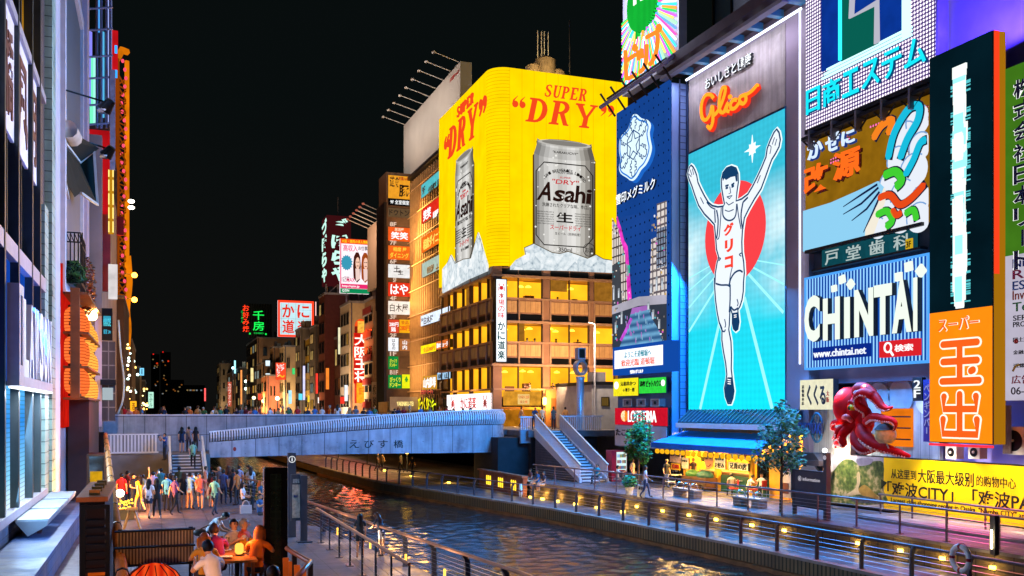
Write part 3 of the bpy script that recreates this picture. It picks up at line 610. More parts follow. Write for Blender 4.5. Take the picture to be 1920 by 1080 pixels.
# ---- awning, lanterns, eatery
AWN = df('#2f8fe0', .7, .12, 2)
aw0, aw1 = -50.9, -39.7; F = FX(27.8)
t = Thing('awning', 'long blue cloth awning over the lantern-lit eatery', 'awning'); q = t.p('cloth')
q.add([(30, 50.3, 5.15), (27.8, 50.9, 4.42), (27.8, 39.7, 4.42), (30, 40.2, 5.15)], [(0, 1, 2, 3)], AWN)
q = t.p('valance'); q.add([(27.8, 50.9, 4.42), (27.8, 39.7, 4.42), (27.78, 39.7, 4.1), (27.78, 50.9, 4.1)], [(0, 1, 2, 3)], df('#1c62b0', .7, .12, 2)); q = t.p('roller'); q.tube([(29.9, 50.6, 5.2), (29.9, 40, 5.2)], .1, WHITEP); t.done()
P0 = None
for i in range(19):
    y = 50.5-i*.585; t = None
    if P0 is None:
        t = Thing('paper_lantern', 'first lantern from the left in the row under the blue awning', 'lantern', 'lanterns under the blue awning')
        q = t.p('shade'); q.lathe((28.0, y, 3.72), [(.06, .05), (.11, .08), (.135, .15), (.135, .22), (.11, .29), (.06, .32)], em('#ffb41c', 1.0, .3, 9), 10)
        q = t.p('cap'); q.lathe((28.0, y, 4.04), [(.06, 0), (.06, .03)], INK, 8); q = t.p('base_ring'); q.lathe((28, y, 3.74), [(.06, 0), (.06, .03)], INK, 8)
        q = t.p('wire'); q.tube([(28, y, 4.1), (28, y, 4.3)], .008, INK, 3); t.done(); P0 = t.root
    else: dup(P0, (28.0, y, P0.location.z), label=ORD[i]+' lantern from the left in the row under the blue awning')
t = Thing('eatery', 'open fronted eatery glowing yellow under the blue awning', 'shop')
q = t.p('interior_wall'); q.add([(33, 39.5, 1.76), (33, 50.6, 1.76), (33, 50.6, 5.1), (33, 39.5, 5.1)], [(0, 1, 2, 3)], df('#c98a2e', .7, .3, 1.2)); q.add([(30, 39.45, 1.76), (33, 39.45, 1.76), (33, 39.45, 5.1), (30, 39.45, 5.1)], [(0, 1, 2, 3)], df('#c98a2e', .7, .2)); q.add([(30, 50.65, 1.76), (33, 50.65, 1.76), (33, 50.65, 5.1), (30, 50.65, 5.1)], [(0, 1, 2, 3)], df('#c98a2e', .7, .2))
q = t.p('ceiling'); q.box((29.8, 39.4, 5.1), (33.1, 50.7, 5.28), df('#8a6a40', .8, .2))
q = t.p('counter'); q.box((30.4, 44.5, 1.76), (31.2, 49.5, 2.75), df('#6a3a22', .6, .3)); q.box((30.3, 44.4, 2.75), (31.3, 49.6, 2.82), df('#8a7a60', .4, .2))
for y in (40.0, 43.6, 47, 50.4): q = t.p('column'); q.box((29.8, y-.14, 1.75), (30.1, y+.14, 5.1), df('#d79a2c', .5, .15))
q = t.p('door_panel'); q.fb(G, -42.2, -40.6, 1.76, 4.2, -.1, 0, df('#d89a2a', .5, .15)); q = t.p('dark_window'); q.fb(G, -43.3, -42.3, 2.6, 4.0, -.1, .0, glass())
q = t.p('green_wainscot'); q.fb(G, -46.8, -41.0, 1.76, 2.7, -.12, -.02, df('#14463a', .6, .2))
t.done()
for y in (41.5, 44.5, 47.5, 49.8): lamp('ceiling_lamp', 'POINT', (31.4, y, 4.7), 420, (1, .55, .14), .15, parent=t.root)
lamp('lantern_row_light', 'AREA', (28.2, 45.2, 3.6), 260, (1, .6, .16), .2, to=(28.2, 45.2, 0), parent=t.root, sy=10.5)
def board(label, fr, r, face, lets, cat='sign', name='signboard', depth=.12, side=DARK, group=None, rim=0):
    t = Thing(name, label, cat, group); cab(t, fr, r, depth, face, side, rim)
    for L in lets:
        q = t.p('lettering'); txt, rr, mat = L[:3]; k = L[3] if len(L) > 3 else {}
        (tv if k.pop('v', 0) else tl)(q, fr, txt, rr, 0, k.pop('d', .03), mat, **k)
    return t.done()
Fs = FX(29.6); PAPER = df('#e8dcc0', .7, .08); BLK = df('#141014', .6, 0)
board('cream board of black characters hung under the middle of the lanterns', Fs, (1340, 850, 878, 1359), PAPER, [('串カツ', (1341, 852, 863, 1358), BLK, {'bold': .03}), ('お好み', (1341, 867, 877, 1358), BLK, {'bold': .03})])
board('wide cream board of black characters at the right of the eatery front', Fs, (1366, 866, 880, 1402), PAPER, [('兄貴の店', (1368, 867, 879, 1400), BLK, {'bold': .04})])
board('cream board of black and red characters close under the right-hand lanterns', Fs, (1364, 850, 859, 1404), PAPER, [('個人大型', (1366, 851, 858, 1393), BLK, {'bold': .03}), ('♥', (1395, 852, 858, 1402), df('#a02028', .6, 0))])
board('pinkish menu poster hanging at the left of the eatery', Fs, (1256, 848, 866, 1276), df('#e0b8a0', .7, .3, 9), [('おすすめ', (1258, 851, 855, 1274), BLK)])
board('small yellow price poster under the pinkish menu poster', Fs, (1258, 868, 880, 1275), df('#f0c020', .7, .1), [('¥380', (1260, 870, 878, 1273), df('#a02020', .6, 0), {'bold': .03})])
board('yellow price card beside the portrait poster in the eatery', Fs, (1313, 856, 865, 1321), df('#f0d020', .7, .1), [('一品', (1314, 858, 864, 1320), BLK)])
board('white notice stuck between two dark shop windows of the eatery', Fs, (1278, 858, 878, 1290), df('#d8ccb8', .7, .2, 9), [('営業中', (1279, 862, 866, 1289), BLK)])
t = Thing('portrait_poster', 'tall cut out poster of a smiling man in front of the eatery', 'poster'); q = t.p('face'); q.ppoly(Fs, [(1322, 852), (1336, 846), (1338, 862), (1336, 874), (1328, 880), (1323, 870)], 0, .04, df('#c8805a', .6, .15, 4), 4)
q = t.p('hair'); q.ppoly(Fs, [(1330, 846), (1337, 843), (1340, 854), (1336, 852)], .04, .07, df('#3a3030', .7, .1), 3); q = t.p('features'); q.pstrip(Fs, [(1326, 873), (1330, 875), (1334, 871)], .06, .04, .06, df('#6a2020', .6, 0)); q.pstrip(Fs, [(1325, 860), (1328, 860)], .06, .04, .06, BLK); q.pstrip(Fs, [(1332, 859), (1335, 858)], .06, .04, .06, BLK); t.done()
# ---- the snowflake building
S = FX(29.0)
NAVY = grid('dots', (1, 2), .62, .62, '#0a1f46', '#1a4fa8', .35, .62, .1)
t = Thing('building', 'blue clad building with a snowflake emblem and a canal picture on its front', 'building')
s0, s1, z0, z1 = rect(S, (1156, 213, 704, 1256))
q = t.p('wall'); q.fb(S, s0, s1+.02, 3.9, z1-.3, -16, -.1, df('#3a5a86', .4, .15, .6)); q.fb(S, s0, s1, 1.75, 3.9, -10, -2.2, DARK)
q = t.p('side_wall'); yy = -s1
q.box((29.1, yy-.06, 4.2), (30.2, yy, z1-.2), df('#7a94c8', .35, .12, .5))
q = t.p('ladder')
for i in range(52): q.box((29.55, yy-.24, 5.2+i*.4), (30.0, yy-.2, 5.24+i*.4), df('#38456a', .4, .1))
for x in (29.52, 30.0): q.box((x, yy-.26, 4.9), (x+.05, yy-.18, z1), df('#2a3658', .4, .1))
q = t.p('roof_pipe'); q.tube([S.p(s0-.6, z1+.5, .9), S.p(s1+.6, z1+.6, .8), S.p(s1+1.2, z1+1.0, .4)], .13, df('#8a8088', .4, .1), 8)
for i in range(6): q.beam(S.p(s0+i*1.5, z1-.2, .1), S.p(s0+i*1.5, z1+1.2, 1.2), .1, .1, DARK)
q.beam(S.p(s0, z1+.9, .7), S.p(s1+.8, z1+.9, .7), .1, .1, DARK)
t.done()
t = Thing('billboard', 'tall deep blue snowflake billboard above a picture of the canal', 'billboard')
q = t.p('panel'); q.fb(S, s0, s1, z0, z1, -.1, 0, NAVY)
q = t.p('emblem'); C4 = lambda L: [(1140+x/4.153, 160+y/4.153) for x, y in L]
bl = C4([(230, 225), (272, 258), (322, 272), (346, 312), (336, 370), (344, 430), (354, 490), (338, 560), (308, 620), (270, 660), (240, 712), (205, 745), (170, 722), (122, 690), (108, 640), (120, 580), (110, 520), (112, 440), (132, 390), (180, 340), (200, 268)])
cx = sum(p[0] for p in bl)/len(bl); cyy = sum(p[1] for p in bl)/len(bl)
q.ppoly(S, [(x+3.5, y+4) for x, y in bl], 0, .1, el('#1d66c8', .9), 3); q.ppoly(S, bl, .1, .22, em('#d8f0f8', 1.05), 3)
q.pstrip(S, [(cx+(x-cx)*.93, cyy+(y-cyy)*.93) for x, y in bl], .1, .22, .24, el('#2a78d0', 1), 3, True)
q = t.p('snowflake'); c = S.px(1193.5, 272); IN = el('#123c78', 1)
hexp = [(c[0]+.95*math.cos(a), c[1]+.95*math.sin(a)) for a in [math.pi/6+math.pi/3*i for i in range(6)]]
q.strip(S, hexp, .07, .22, .25, IN, True); q.strip(S, [(c[0]+r*math.cos(a), c[1]+r*math.sin(a)) for i in range(10) for a, r in [(math.pi/2+math.pi*i/5, .95 if i % 2 == 0 else .4)]], .07, .22, .25, IN, True)
for i in range(6):
    a = math.pi/6+math.pi/3*i; d = (math.cos(a), math.sin(a)); e2 = (-d[1], d[0]); L = []
    for m, w in [(.95, .3), (1.15, .3), (1.15, .5), (1.35, .5), (1.35, .3), (1.5, .3), (1.5, .55), (1.7, .55), (1.7, .28), (1.95, .28), (2.05, 0)]: L.append((m, w))
    L = L+[(m, -w) for m, w in reversed(L[:-1])]; q.strip(S, [(c[0]+d[0]*m+e2[0]*w*.8, c[1]+d[1]*m+e2[1]*w*.8) for m, w in L], .06, .22, .25, IN)
q = t.p('lettering'); tl(q, S, '雪印メグミルク', (1159, 366, 386, 1232), 0, .15, em('#eef6ff', 1.3), bold=.03)
PT = {'#a89c98': grid('tiles', (1, 2), .34, .62, '#d8ccc4', '#5a4e4c', .95, .6, .34), '#c0b4b2': grid('tiles', (1, 2), .5, .45, '#dcd2cc', '#70666c', .95, .7, .36), '#7a7076': grid('tiles', (1, 2), .3, .4, '#8a98b0', '#3a3440', .8, .7, .33), '#2a58a8': grid('dots', (1, 2), .62, .62, '#0a1f46', '#1c4a9c', .35, .75, .12), '#4a7fae': grid('wave', (2, 1), .5, 1.2, '#78b4dc', '#3a6a9c', .9, .7)}
q = t.p('canal_picture'); D = lambda L: [(1130+x/3.375, 400+y/3.375) for x, y in L]
for L, c, k in [([(62, 560), (405, 520), (405, 815), (62, 860)], '#3c4454', .7), ([(85, 30), (345, -20), (310, 530), (165, 560), (150, 200)], '#2a58a8', .8), ([(62, 30), (100, 100), (140, 200), (165, 560), (62, 580)], '#a89c98', .8), ([(62, 330), (110, 300), (125, 570), (62, 580)], '#4c5058', .7), ([(310, 165), (345, 150), (345, -60), (405, -80), (405, 525), (300, 530)], '#c0b4b2', .9), ([(345, 100), (405, 80), (405, 330), (345, 350)], '#7a7076', .75), ([(62, 590), (230, 528), (405, 515), (405, 572), (230, 585), (62, 640)], '#b8b4c4', .85), ([(190, 600), (282, 582), (305, 650), (352, 730), (392, 812), (108, 852), (150, 745)], '#4a7fae', .85), ([(190, 600), (282, 582), (290, 610), (180, 640)], '#b070c8', .9)]:
    q.ppoly(S, D(L), 0, .02+.004*len(q.f)/8, PT[c] if c in PT else el(c, k, var=.2, sc=.5))
for L, c in [([(95, 20), (118, 90), (138, 170), (160, 210), (185, 540), (165, 550), (150, 260), (128, 190), (100, 80)], '#e83cc0'), ([(155, 320), (175, 330), (172, 400), (158, 395)], '#30c0a0'), ([(182, 660), (150, 730), (115, 800), (125, 810), (165, 735), (192, 670)], '#c050d0')]: q.ppoly(S, D(L), .0, .09, el(c, 1.0, var=.5, sc=1.5))
rv = random.Random(44); q = t.p('picture_print')
for i in range(96):
    k = i % 3
    if k == 0: y = rv.uniform(60, 570); x = 64+rv.random()*(30+ (y/570)*95)
    elif k == 1: y = rv.uniform(-60, 520); x = rv.uniform(318, 402)
    else: y = rv.uniform(590, 800); x = rv.choice([rv.uniform(66, 150-(y-590)*.25), rv.uniform(310+(y-590)*.35, 400)])
    w_, h_ = rv.uniform(3, 9), rv.uniform(4, 16); c = rv.choice(['#e8dcd0', '#c8c0c8', '#6a625e', '#3a3a44', '#f0f4ff', '#d8b060', '#e060c8', '#60b8c8', '#8a8280']); q.ppoly(S, D([(x, y), (x+w_, y-1), (x+w_, y+h_), (x, y+h_)]), .08, .1+.0002*i, el(c, .85))
for x, y, h_ in [(80, 548, 90), (112, 535, 60), (318, 505, 60), (352, 490, 90), (388, 480, 70), (130, 700, 80), (92, 760, 70), (300, 610, 50), (330, 670, 60), (368, 730, 60)]:
    for k in range(3): q.pstrip(S, D([(x, y), (x, y-h_*(1-.25*k))]), .22-.07*k, .1, .13+.005*k, el('#dfe8f4', .35+.3*k))
for i in range(40): x = rv.uniform(150, 330); y = rv.uniform(600, 800); q.pstrip(S, D([(x, y), (x+1, y+rv.uniform(10, 40))]), .06, .06, .09, el(rv.choice(['#7ab0d8', '#c080d8', '#98c8e8']), .7))
r2 = [rect(S.out(.6), (1149, 652, 704, 1257))][0]; S6 = S.out(.6)
q = t.p('ticker_box'); q.fb(S6, r2[0], r2[1], r2[2], r2[3], -.6, 0, em('#1450b4', .75))
q = t.p('ticker_screen'); tl_ = rect(S6, (1153, 658, 692, 1243)); q.fb(S6, *tl_[:2], tl_[2], tl_[3], 0, .03, em('#eef4ff', 1.25, .12, 6))
q = t.p('ticker_lettering'); tl(q, S6, 'ようこそ道頓堀へ', (1172, 660, 672, 1222), .03, .05, el('#2a8a9a', 1)); tl(q, S6, '歓迎光臨 道頓堀', (1166, 675, 688, 1228), .03, .05, el('#f06040', 1.1)); tl(q, S6, '雪印メグミルク', (1182, 694, 701, 1206), 0, .03, WH, bold=.03)
t.done()
# ---- fan of neon rays billboard above it
S2 = FX(29.0); t = Thing('billboard', 'grey billboard with coloured neon rays and orange characters over the deep blue billboard', 'billboard')
s0, s1, z0, z1 = rect(S2, (1168, 10, 178, 1272)); z1 = 39.5
q = t.p('panel'); q.fb(S2, s0, s1, z0, z1, -.5, 0, df('#a8a2a8', .5, .08, 1)); q = t.p('rim'); q.fb(S2, s1, s1+.12, z0, z1, -.5, .05, WHITEP); q.fb(S2, s0, s1, z0-.12, z0, -.5, .05, WHITEP)
cpx = S2.px(1212, 8); cols = ['#38e060', '#ff9a3c', '#40d8ff', '#ffffff', '#ff50b0', '#60a0ff', '#a0ffb0', '#ffe070', '#c060ff']
rnd = random.Random(3); q = t.p('neon_rays')
for i in range(64):
    a = math.radians(-178+i*2.8+rnd.uniform(-.6, .6)); r0 = rnd.uniform(1.5, 2.6); r1 = rnd.uniform(4, 9); d = (math.cos(a), math.sin(a))
    lim = 99
    if d[0] > 0: lim = min(lim, (s1-.15-cpx[0])/d[0])
    if d[0] < 0: lim = min(lim, (s0+.1-cpx[0])/d[0])
    if d[1] < 0: lim = min(lim, (z0+.2-cpx[1])/d[1])
    r1 = min(r1, lim)
    if r1 > r0+.3: q.tube([S2.p(cpx[0]+d[0]*r0, cpx[1]+d[1]*r0, .1), S2.p(cpx[0]+d[0]*r1, cpx[1]+d[1]*r1, .1)], .06+.03*rnd.random(), el(cols[i % 9], 1.5), 5)
q = t.p('green_head'); GRN = grid('ribs', (1, 2), .16, 1, '#18c83c', '#0c7a28', 1.0, .8, .3); q.prism(S2, [(cpx[0]-.1+2.1*math.cos(2*math.pi*i/28), cpx[1]+.4+2.0*math.sin(2*math.pi*i/28)) for i in range(28)], 0, .25, GRN)
q.ppoly(S2, [(1196, 20), (1209, 18), (1204, 45), (1199, 74), (1196, 74), (1197, 50)], 0, .2, GRN); q.ppoly(S2, [(1195, -8), (1199, -10), (1200, 8), (1195, 12)], .25, .3, WH); q.ppoly(S2, [(1208, -10), (1216, -14), (1214, 0), (1208, 3)], .25, .3, WH)
q = t.p('lettering'); E5 = lambda L: [S2.p(*S2.px(1155+x/5.4, y/5.4), .3) for x, y in L]
for L in [[(135, 520), (140, 640), (145, 780), (165, 800), (240, 760)], [(150, 620), (240, 560)], [(232, 470), (245, 490), (235, 510), (222, 495), (232, 470)], [(265, 525), (272, 610)], [(300, 505), (307, 590)], [(352, 460), (350, 600), (325, 690), (285, 735)], [(355, 385), (465, 325)], [(465, 350), (460, 480), (430, 590), (385, 660)], [(478, 265), (492, 285), (480, 315), (464, 295), (478, 265)]]: q.tube(E5(L), .14, el('#ff8428', 1.15), 7, k=2)
t.done()
lamp('ray_light', 'AREA', S2.p((s0+s1)/2, (z0+z1)/2-2, 1.5), 260, '#d0d8ff', s1-s0, to=S2.p((s0+s1)/2, (z0+z1)/2-2, 0), parent=t.root, sy=6)
# ---- small signs at its foot
S4 = FX(28.6)
board('yellow lit sign with dark characters left of the green one', S4, (1150, 711, 743, 1196), em('#f0e020', 1.0, .15, 5), [('元祖串かつ', (1164, 716, 724, 1192), BLK, {'bold': .02}), ('→ 地下一階', (1168, 728, 735, 1190), BLK), ('●', (1152, 716, 730, 1160), WH)])
board('bright green lit sign with dark characters above the red burger sign', S4, (1198, 710, 738, 1248), em('#30d040', 1.0, .15, 5), [('ピットハウス', (1212, 714, 726, 1240), BLK, {'bold': .03}), ('満喫', (1200, 715, 725, 1210), BLK), ('●', (1240, 712, 724, 1247), WH)])
t = board('red lit sign with white capitals over the leafy tree by the steel stairs', S4, (1153, 765, 796, 1251), em('#d0142c', .85, .15, 4), [('LOTTERIA', (1178, 770, 791, 1231), em('#ffffff', 1.4), {'bold': .02}), ('●', (1165, 770, 790, 1177), el('#f08020', 1.2)), ('◖', (1165, 770, 790, 1172), el('#ffe8c0', 1.3))])
board('white board with black characters behind the leafy tree by the steel stairs', S4, (1153, 797, 835, 1250), df('#b8b2b4', .6, .1), [('たこ焼', (1155, 803, 817, 1185), BLK, {'bold': .05})])
t = Thing('air_conditioner', 'row of grey air conditioner housings between the green and the red sign', 'air conditioner')
for i in range(3): q = t.p('housing'); s = rect(S4, (1166+i*26, 748, 762, 1182+i*26)); q.fb(S4, s[0], s[1], s[2], s[3], -.5, -.1, GREY); q.frame(S4, s[0], s[1], s[2], s[3], .04, -.1, -.06, WHITEP); q.ball(S4.p((s[0]+s[1])/2, (s[2]+s[3])/2, -.1), .12, .12, .12, BLACK, 8, 6)
t.done()
t = Thing('vending_machine', 'red vending machine with lit white shelves at the foot of the steel stairs', 'vending machine'); c = onZ(1160, 903, 1.75); x, y = c.x, c.y
q = t.p('cabinet'); q.box((x-.5, y, 1.76), (x+.6, y+.8, 3.75), df('#a8142a', .35, .1)); q = t.p('window'); q.box((x-.15, y-.03, 2.5), (x+.55, y, 3.65), em('#d8f0ec', 1.0, .1, 4))
q = t.p('bottles'); rn = random.Random(4)
for r in range(3):
    for i in range(7): q.box((x-.12+i*.09, y-.07, 2.56+r*.37), (x-.06+i*.09, y-.03, 2.76+r*.37), df(rn.choice(['#c03020', '#20703a', '#d8a020', '#304a8a', '#d8d8d0']), .4, 0))
q = t.p('slot'); q.box((x-.1, y-.03, 1.95), (x+.5, y, 2.15), BLACK); t.done()
# ---- the nearer right bank: stacked billboards, sign tower, octopus, banner
K = FX(30.0)
t = Thing('building', 'mauve building behind the stacked billboards and the red octopus', 'building')
kA, kB = -31.0, -39.35
q = t.p('wall'); q.fb(K, kB, kA+6, 7.6, 34, -14, -.6, df('#6a5f74', .6, .2, .7)); q.fb(K, kB, kA+16, 1.76, 4.2, -14, -.5, df('#2a2428', .8, .3))
q = t.p('pillar'); q.fb(K, kB-.1, kB+.35, 1.76, 27, -.6, -.02, MAUVE)
q = t.p('shop_front'); q.fb(K, kB+.35, kB+3.0, 4.2, 6.4, -.6, -.3, grid('ribs', (1, 2), .35, 1, '#c9bfae', '#8a8074', 0, 0, .46, .6)); q.fb(K, kB+3.0, kB+7.5, 4.2, 7.6, -1.4, -1.2, grid('ribs', (1, 2), .5, 1, '#a8b4c4', '#6c7888', 0, 0, .47, .4))
q = t.p('lit_window'); q.fb(K, kB+4.1, kB+6.0, 4.7, 6.4, -1.2, -1.1, em('#f07a14', .9, .25, .6)); q.fb(K, kB+3.2, kB+4.6, 4.6, 5.2, -1.1, -1.05, em('#f0a020', .8, .3, 1))
for i in range(3): q = t.p('shelf'); q.fb(K, kB+4.15, kB+5.95, 5.0+i*.5, 5.06+i*.5, -1.1, -1.0, DARK)
q = t.p('awning_disc')
for s, zz in ((kB+3.9, 7.1), (kB+5.3, 7.25), (kB+6.9, 7.2)): q.prism(K, [(s+.75*math.cos(a), zz+.8*math.sin(a)-.3) for a in [2*math.pi*i/24 for i in range(24)]], -1.2, -1.12, df('#c4ccd6', .3, .15))
t.done()
for i, s in enumerate((kB+3.6, kB+5.4, kB+7.0)): lamp('spotlight', 'SPOT', K.p(s, 7.45, 1.0), 110, '#fff0e0', .06, to=K.p(s+.3, 5.4, -.4), parent=t.root, spot=95)
# top billboard
N_ = FX(29.8); t = Thing('billboard', 'dotted white billboard with cyan characters below a blue and green emblem', 'billboard')
s0, s1, z0, _z = rect(N_, (1511, 100, 245, 1756)); z1 = 29
DOTS = grid('dots', (1, 2), .17, .17, '#fff2ff', '#5a3c9a', 1.25, .5, .36)
q = t.p('panel'); q.fb(N_, s0, s1, z0, z1, -.4, 0, DOTS); q = t.p('rim'); q.fb(N_, s0, s1, z0-.2, z0, -.5, .08, DARK); q.fb(N_, s1, s1+.12, z0, z1, -.5, .05, GREY)
q = t.p('emblem'); e0, e1, ez, _z = rect(N_, (1543, 50, 135, 1708)); q.fb(N_, e0, e1-.45, ez, z1, 0, .1, em('#0c3aa0', .75, .2, 1)); q.ppoly(N_, [(1582, -300), (1582, 116), (1652, 82), (1652, 6), (1605, 33), (1618, -300)], .1, .16, em('#0a6a5c', .7)); q.pstrip(N_, [(1618, -300), (1603, 33), (1651, 6), (1651, 82)], .3, .16, .24, el('#c8c8d8', .75))
q = t.p('neon_border'); CY = el('#c0fcff', 1.4)
for k in range(3): zz = ez-.08+k*.16-.3; q.fb(N_, e0+.2*k, e1+.1, zz, zz+.07, 0, .12, CY); q.fb(N_, e1-.4+k*.16, e1-.33+k*.16, ez-.3, z1, 0, .12, CY)
q.pstrip(N_, [(1582, -300), (1582, 114)], .14, .16, .26, el('#30e0f8', 1.4))
q = t.p('lettering'); _, _, a0, a1 = rect(N_, (1513, 172, 217, 1738)); CY2 = el('#16d8ee', 1.1)
for ch, x0, x1 in [('日', 1514, 1539), ('商', 1545, 1577), ('エ', 1582, 1612), ('ス', 1618, 1651), ('テ', 1656, 1692), ('ム', 1698, 1738)]:
    sa, sb = N_.px(x0, 170)[0], N_.px(x1, 170)[0]; q.text(N_, ch, sa+.08, a0-.06, sb+.08, a1-.06, 0, .05, el('#0a4a78', .8), bold=.02); q.text(N_, ch, sa, a0, sb, a1, .05, .1, CY2, bold=.02)
t.done(); lamp('dot_light', 'AREA', N_.p((s0+s1)/2, (z0+z1)/2, .5), 1300, '#f4eeea', s1-s0, to=N_.p((s0+s1)/2, z0-5, 30), parent=t.root, sy=8, spread=75)
t = Thing('sign_truss', 'dark steel truss with brackets between the dotted billboard and the ochre billboard', 'truss'); q = t.p('rail'); q.fb(N_, s0, s1, z0-.55, z0-.4, -.5, .3, DARK); q = t.p('brace')
for i in range(5): ss = s0+.6+i*(s1-s0-1)/4.5; q.fb(N_, ss, ss+.12, z0-1.1, z0-.2, -.3, .35, GREY); q.beam(N_.p(ss, z0-1.1, .1), N_.p(ss+.7, z0-.5, .1), .06, .06, DARK); q.beam(N_.p(ss, z0-1.1, .1), N_.p(ss-.7, z0-.5, .1), .06, .06, DARK)
t.done()
# ochre medicine billboard (its cartoon figure is left out: cloud and gust only)
t = Thing('billboard', 'ochre billboard with white and orange characters above a blown white and blue cloud', 'billboard')
s0, s1, z0, z1 = rect(N_, (1510, 272, 470, 1742)); q = t.p('panel'); q.fb(N_, s0, s1, z0, z1, -.3, 0, em('#a87614', .62, .25, 1.2))
for L in [[(1727, 205), (1741, 196), (1741, 226), (1727, 232)], [(1576, 262), (1596, 250), (1596, 262), (1578, 270)], [(1556, 300), (1585, 285), (1585, 296), (1556, 310)], [(1632, 236), (1650, 229), (1650, 235), (1632, 240)]]: q = t.p('dot_patch'); q.ppoly(N_, L, 0, .03, grid('dots', (1, 2), .17, .17, '#ff70b0', '#8a5a20', 1.2, .5, .3))
q = t.p('cloud')
for k, (x, y, rx) in enumerate([(1722, 226, 24), (1700, 256, 24), (1726, 274, 22), (1684, 300, 22), (1714, 320, 28), (1668, 344, 20), (1694, 366, 26), (1728, 372, 20), (1660, 396, 22), (1690, 410, 24), (1724, 408, 24), (1648, 428, 18)]):
    c = N_.px(x, y); r_ = rx*.026; e_ = N_.px(1741, 300)[0]; P_ = [(min(e_, c[0]+r_*1.05*math.cos(2*math.pi*i/22)), c[1]+r_*math.sin(2*math.pi*i/22)) for i in range(22)]
    q.prism(N_, P_, 0, .04+.002*k, el('#e2e8f2', .95)); q.strip(N_, P_[3:13], .06, .04, .062+.001*k, el('#7aa4d8', .9))
q = t.p('wind_streamers')
for L, w, c in [([(1668, 300), (1680, 250), (1706, 206), (1726, 200), (1724, 226), (1704, 262), (1690, 300)], .34, '#18b8d8'), ([(1700, 330), (1716, 300), (1728, 270), (1740, 262)], .3, '#18b8d8'), ([(1650, 372), (1672, 366), (1690, 384), (1712, 372), (1738, 344)], .3, '#e04818'), ([(1676, 392), (1684, 404), (1694, 398)], .26, '#e04818'), ([(1646, 404), (1666, 396), (1676, 414), (1664, 426)], .3, '#40c832'), ([(1660, 330), (1682, 322), (1694, 338), (1682, 352)], .36, '#40c832'), ([(1700, 402), (1716, 394), (1722, 414)], .28, '#40c832'), ([(1640, 262), (1656, 236), (1676, 226), (1668, 254)], .34, '#f08020')]: q.pstrip(N_, L, [w*.4]+[w]*((len(L)-1)*5-1)+[w*.2], .06, .13, el(c, .95), 5); q.pstrip(N_, L, w*1.35, .04, .075, el('#14203a', .8), 5)
q = t.p('gust'); q.ppoly(N_, [(1508, 396), (1560, 380), (1610, 358), (1648, 340), (1660, 352), (1648, 384), (1634, 420), (1622, 446), (1600, 454), (1508, 472)], .0, .08, el('#8fd0f2', .9))
q.ppoly(N_, [(1626, 424), (1648, 384), (1660, 352), (1666, 366), (1654, 400), (1640, 440), (1624, 447)], .0, .085, el('#f2ead8', .9))
q = t.p('gust_lines')
for L in [[(1648, 346), (1620, 364), (1584, 388)], [(1650, 352), (1618, 382), (1584, 402)], [(1652, 360), (1628, 392), (1600, 414)], [(1654, 366), (1638, 402), (1622, 436)]]: q.pstrip(N_, L, [.1, .09, .03], .08, .1, el('#0e1c4a', .8))
q = t.p('white_lettering')
for ch, r in [('か', (1517, 269, 302, 1545)), ('ぜ', (1551, 256, 288, 1577)), ('に', (1581, 249, 275, 1605))]: rr = rect(N_, r); q.text(N_, ch, rr[0]+.08, rr[2]-.08, rr[1]+.08, rr[3]-.08, 0, .05, el('#1c3c86', .8), bold=.12); q.text(N_, ch, rr[0], rr[2], rr[1], rr[3], .06, .12, el('#d2e6ff', 1.0), bold=.05)
q = t.p('orange_lettering')
for ch, r in [('改', (1510, 316, 367, 1556)), ('源', (1564, 290, 342, 1616))]: rr = rect(N_, r); q.text(N_, ch, rr[0]+.12, rr[2]-.12, rr[1]+.12, rr[3]-.12, 0, .06, df('#6a1c10', .5, .1), bold=.07); q.text(N_, ch, rr[0]+.03, rr[2], rr[1], rr[3], .07, .13, el('#ff6a1c', 1.0), bold=.05)
t.done()
# dental sign
t = Thing('sign', 'dark teal four panel sign with grey characters above the blue striped billboard', 'sign'); q = t.p('rail'); rr = rect(N_, (1515, 478, 508, 1735)); q.fb(N_, rr[0], rr[1], rr[3]+.05, rr[3]+.2, -.3, .2, DARK); q.fb(N_, rr[0]+.4, rr[1]-.2, rr[2]-.1, rr[2], -.3, .1, DARK); q = t.p('recess'); q.fb(N_, rr[0], rr[1], rr[2]-.3, rr[3]+.2, -.6, -.35, df('#1a2030', .7, .2))
for ch, r in [('戸', (1541, 469, 505, 1577)), ('堂', (1580, 460, 497, 1619)), ('歯', (1623, 450, 488, 1664)), ('科', (1668, 440, 479, 1712))]:
    a = rect(N_, r); q = t.p('panel'); q.fb(N_, a[0], a[1], a[2], a[3], -.25, 0, em('#145a68', .55, .2, 2)); q = t.p('lettering'); dx = (a[1]-a[0])*.18; q.text(N_, ch, a[0]+dx, a[2]+.15, a[1]-dx*.7, a[3]-.12, 0, .03, el('#b8cac8', .8), bold=.01)
q = t.p('floor_tag'); a = rect(N_, (1700, 449, 470, 1712)); q.fb(N_, a[0], a[1], a[2], a[3], 0, .06, el('#d8b020', .8)); q.text(N_, '3F', a[0]+.05, a[2]+.1, a[1]-.05, a[3]-.1, .06, .08, BLK, bold=.02); t.done()
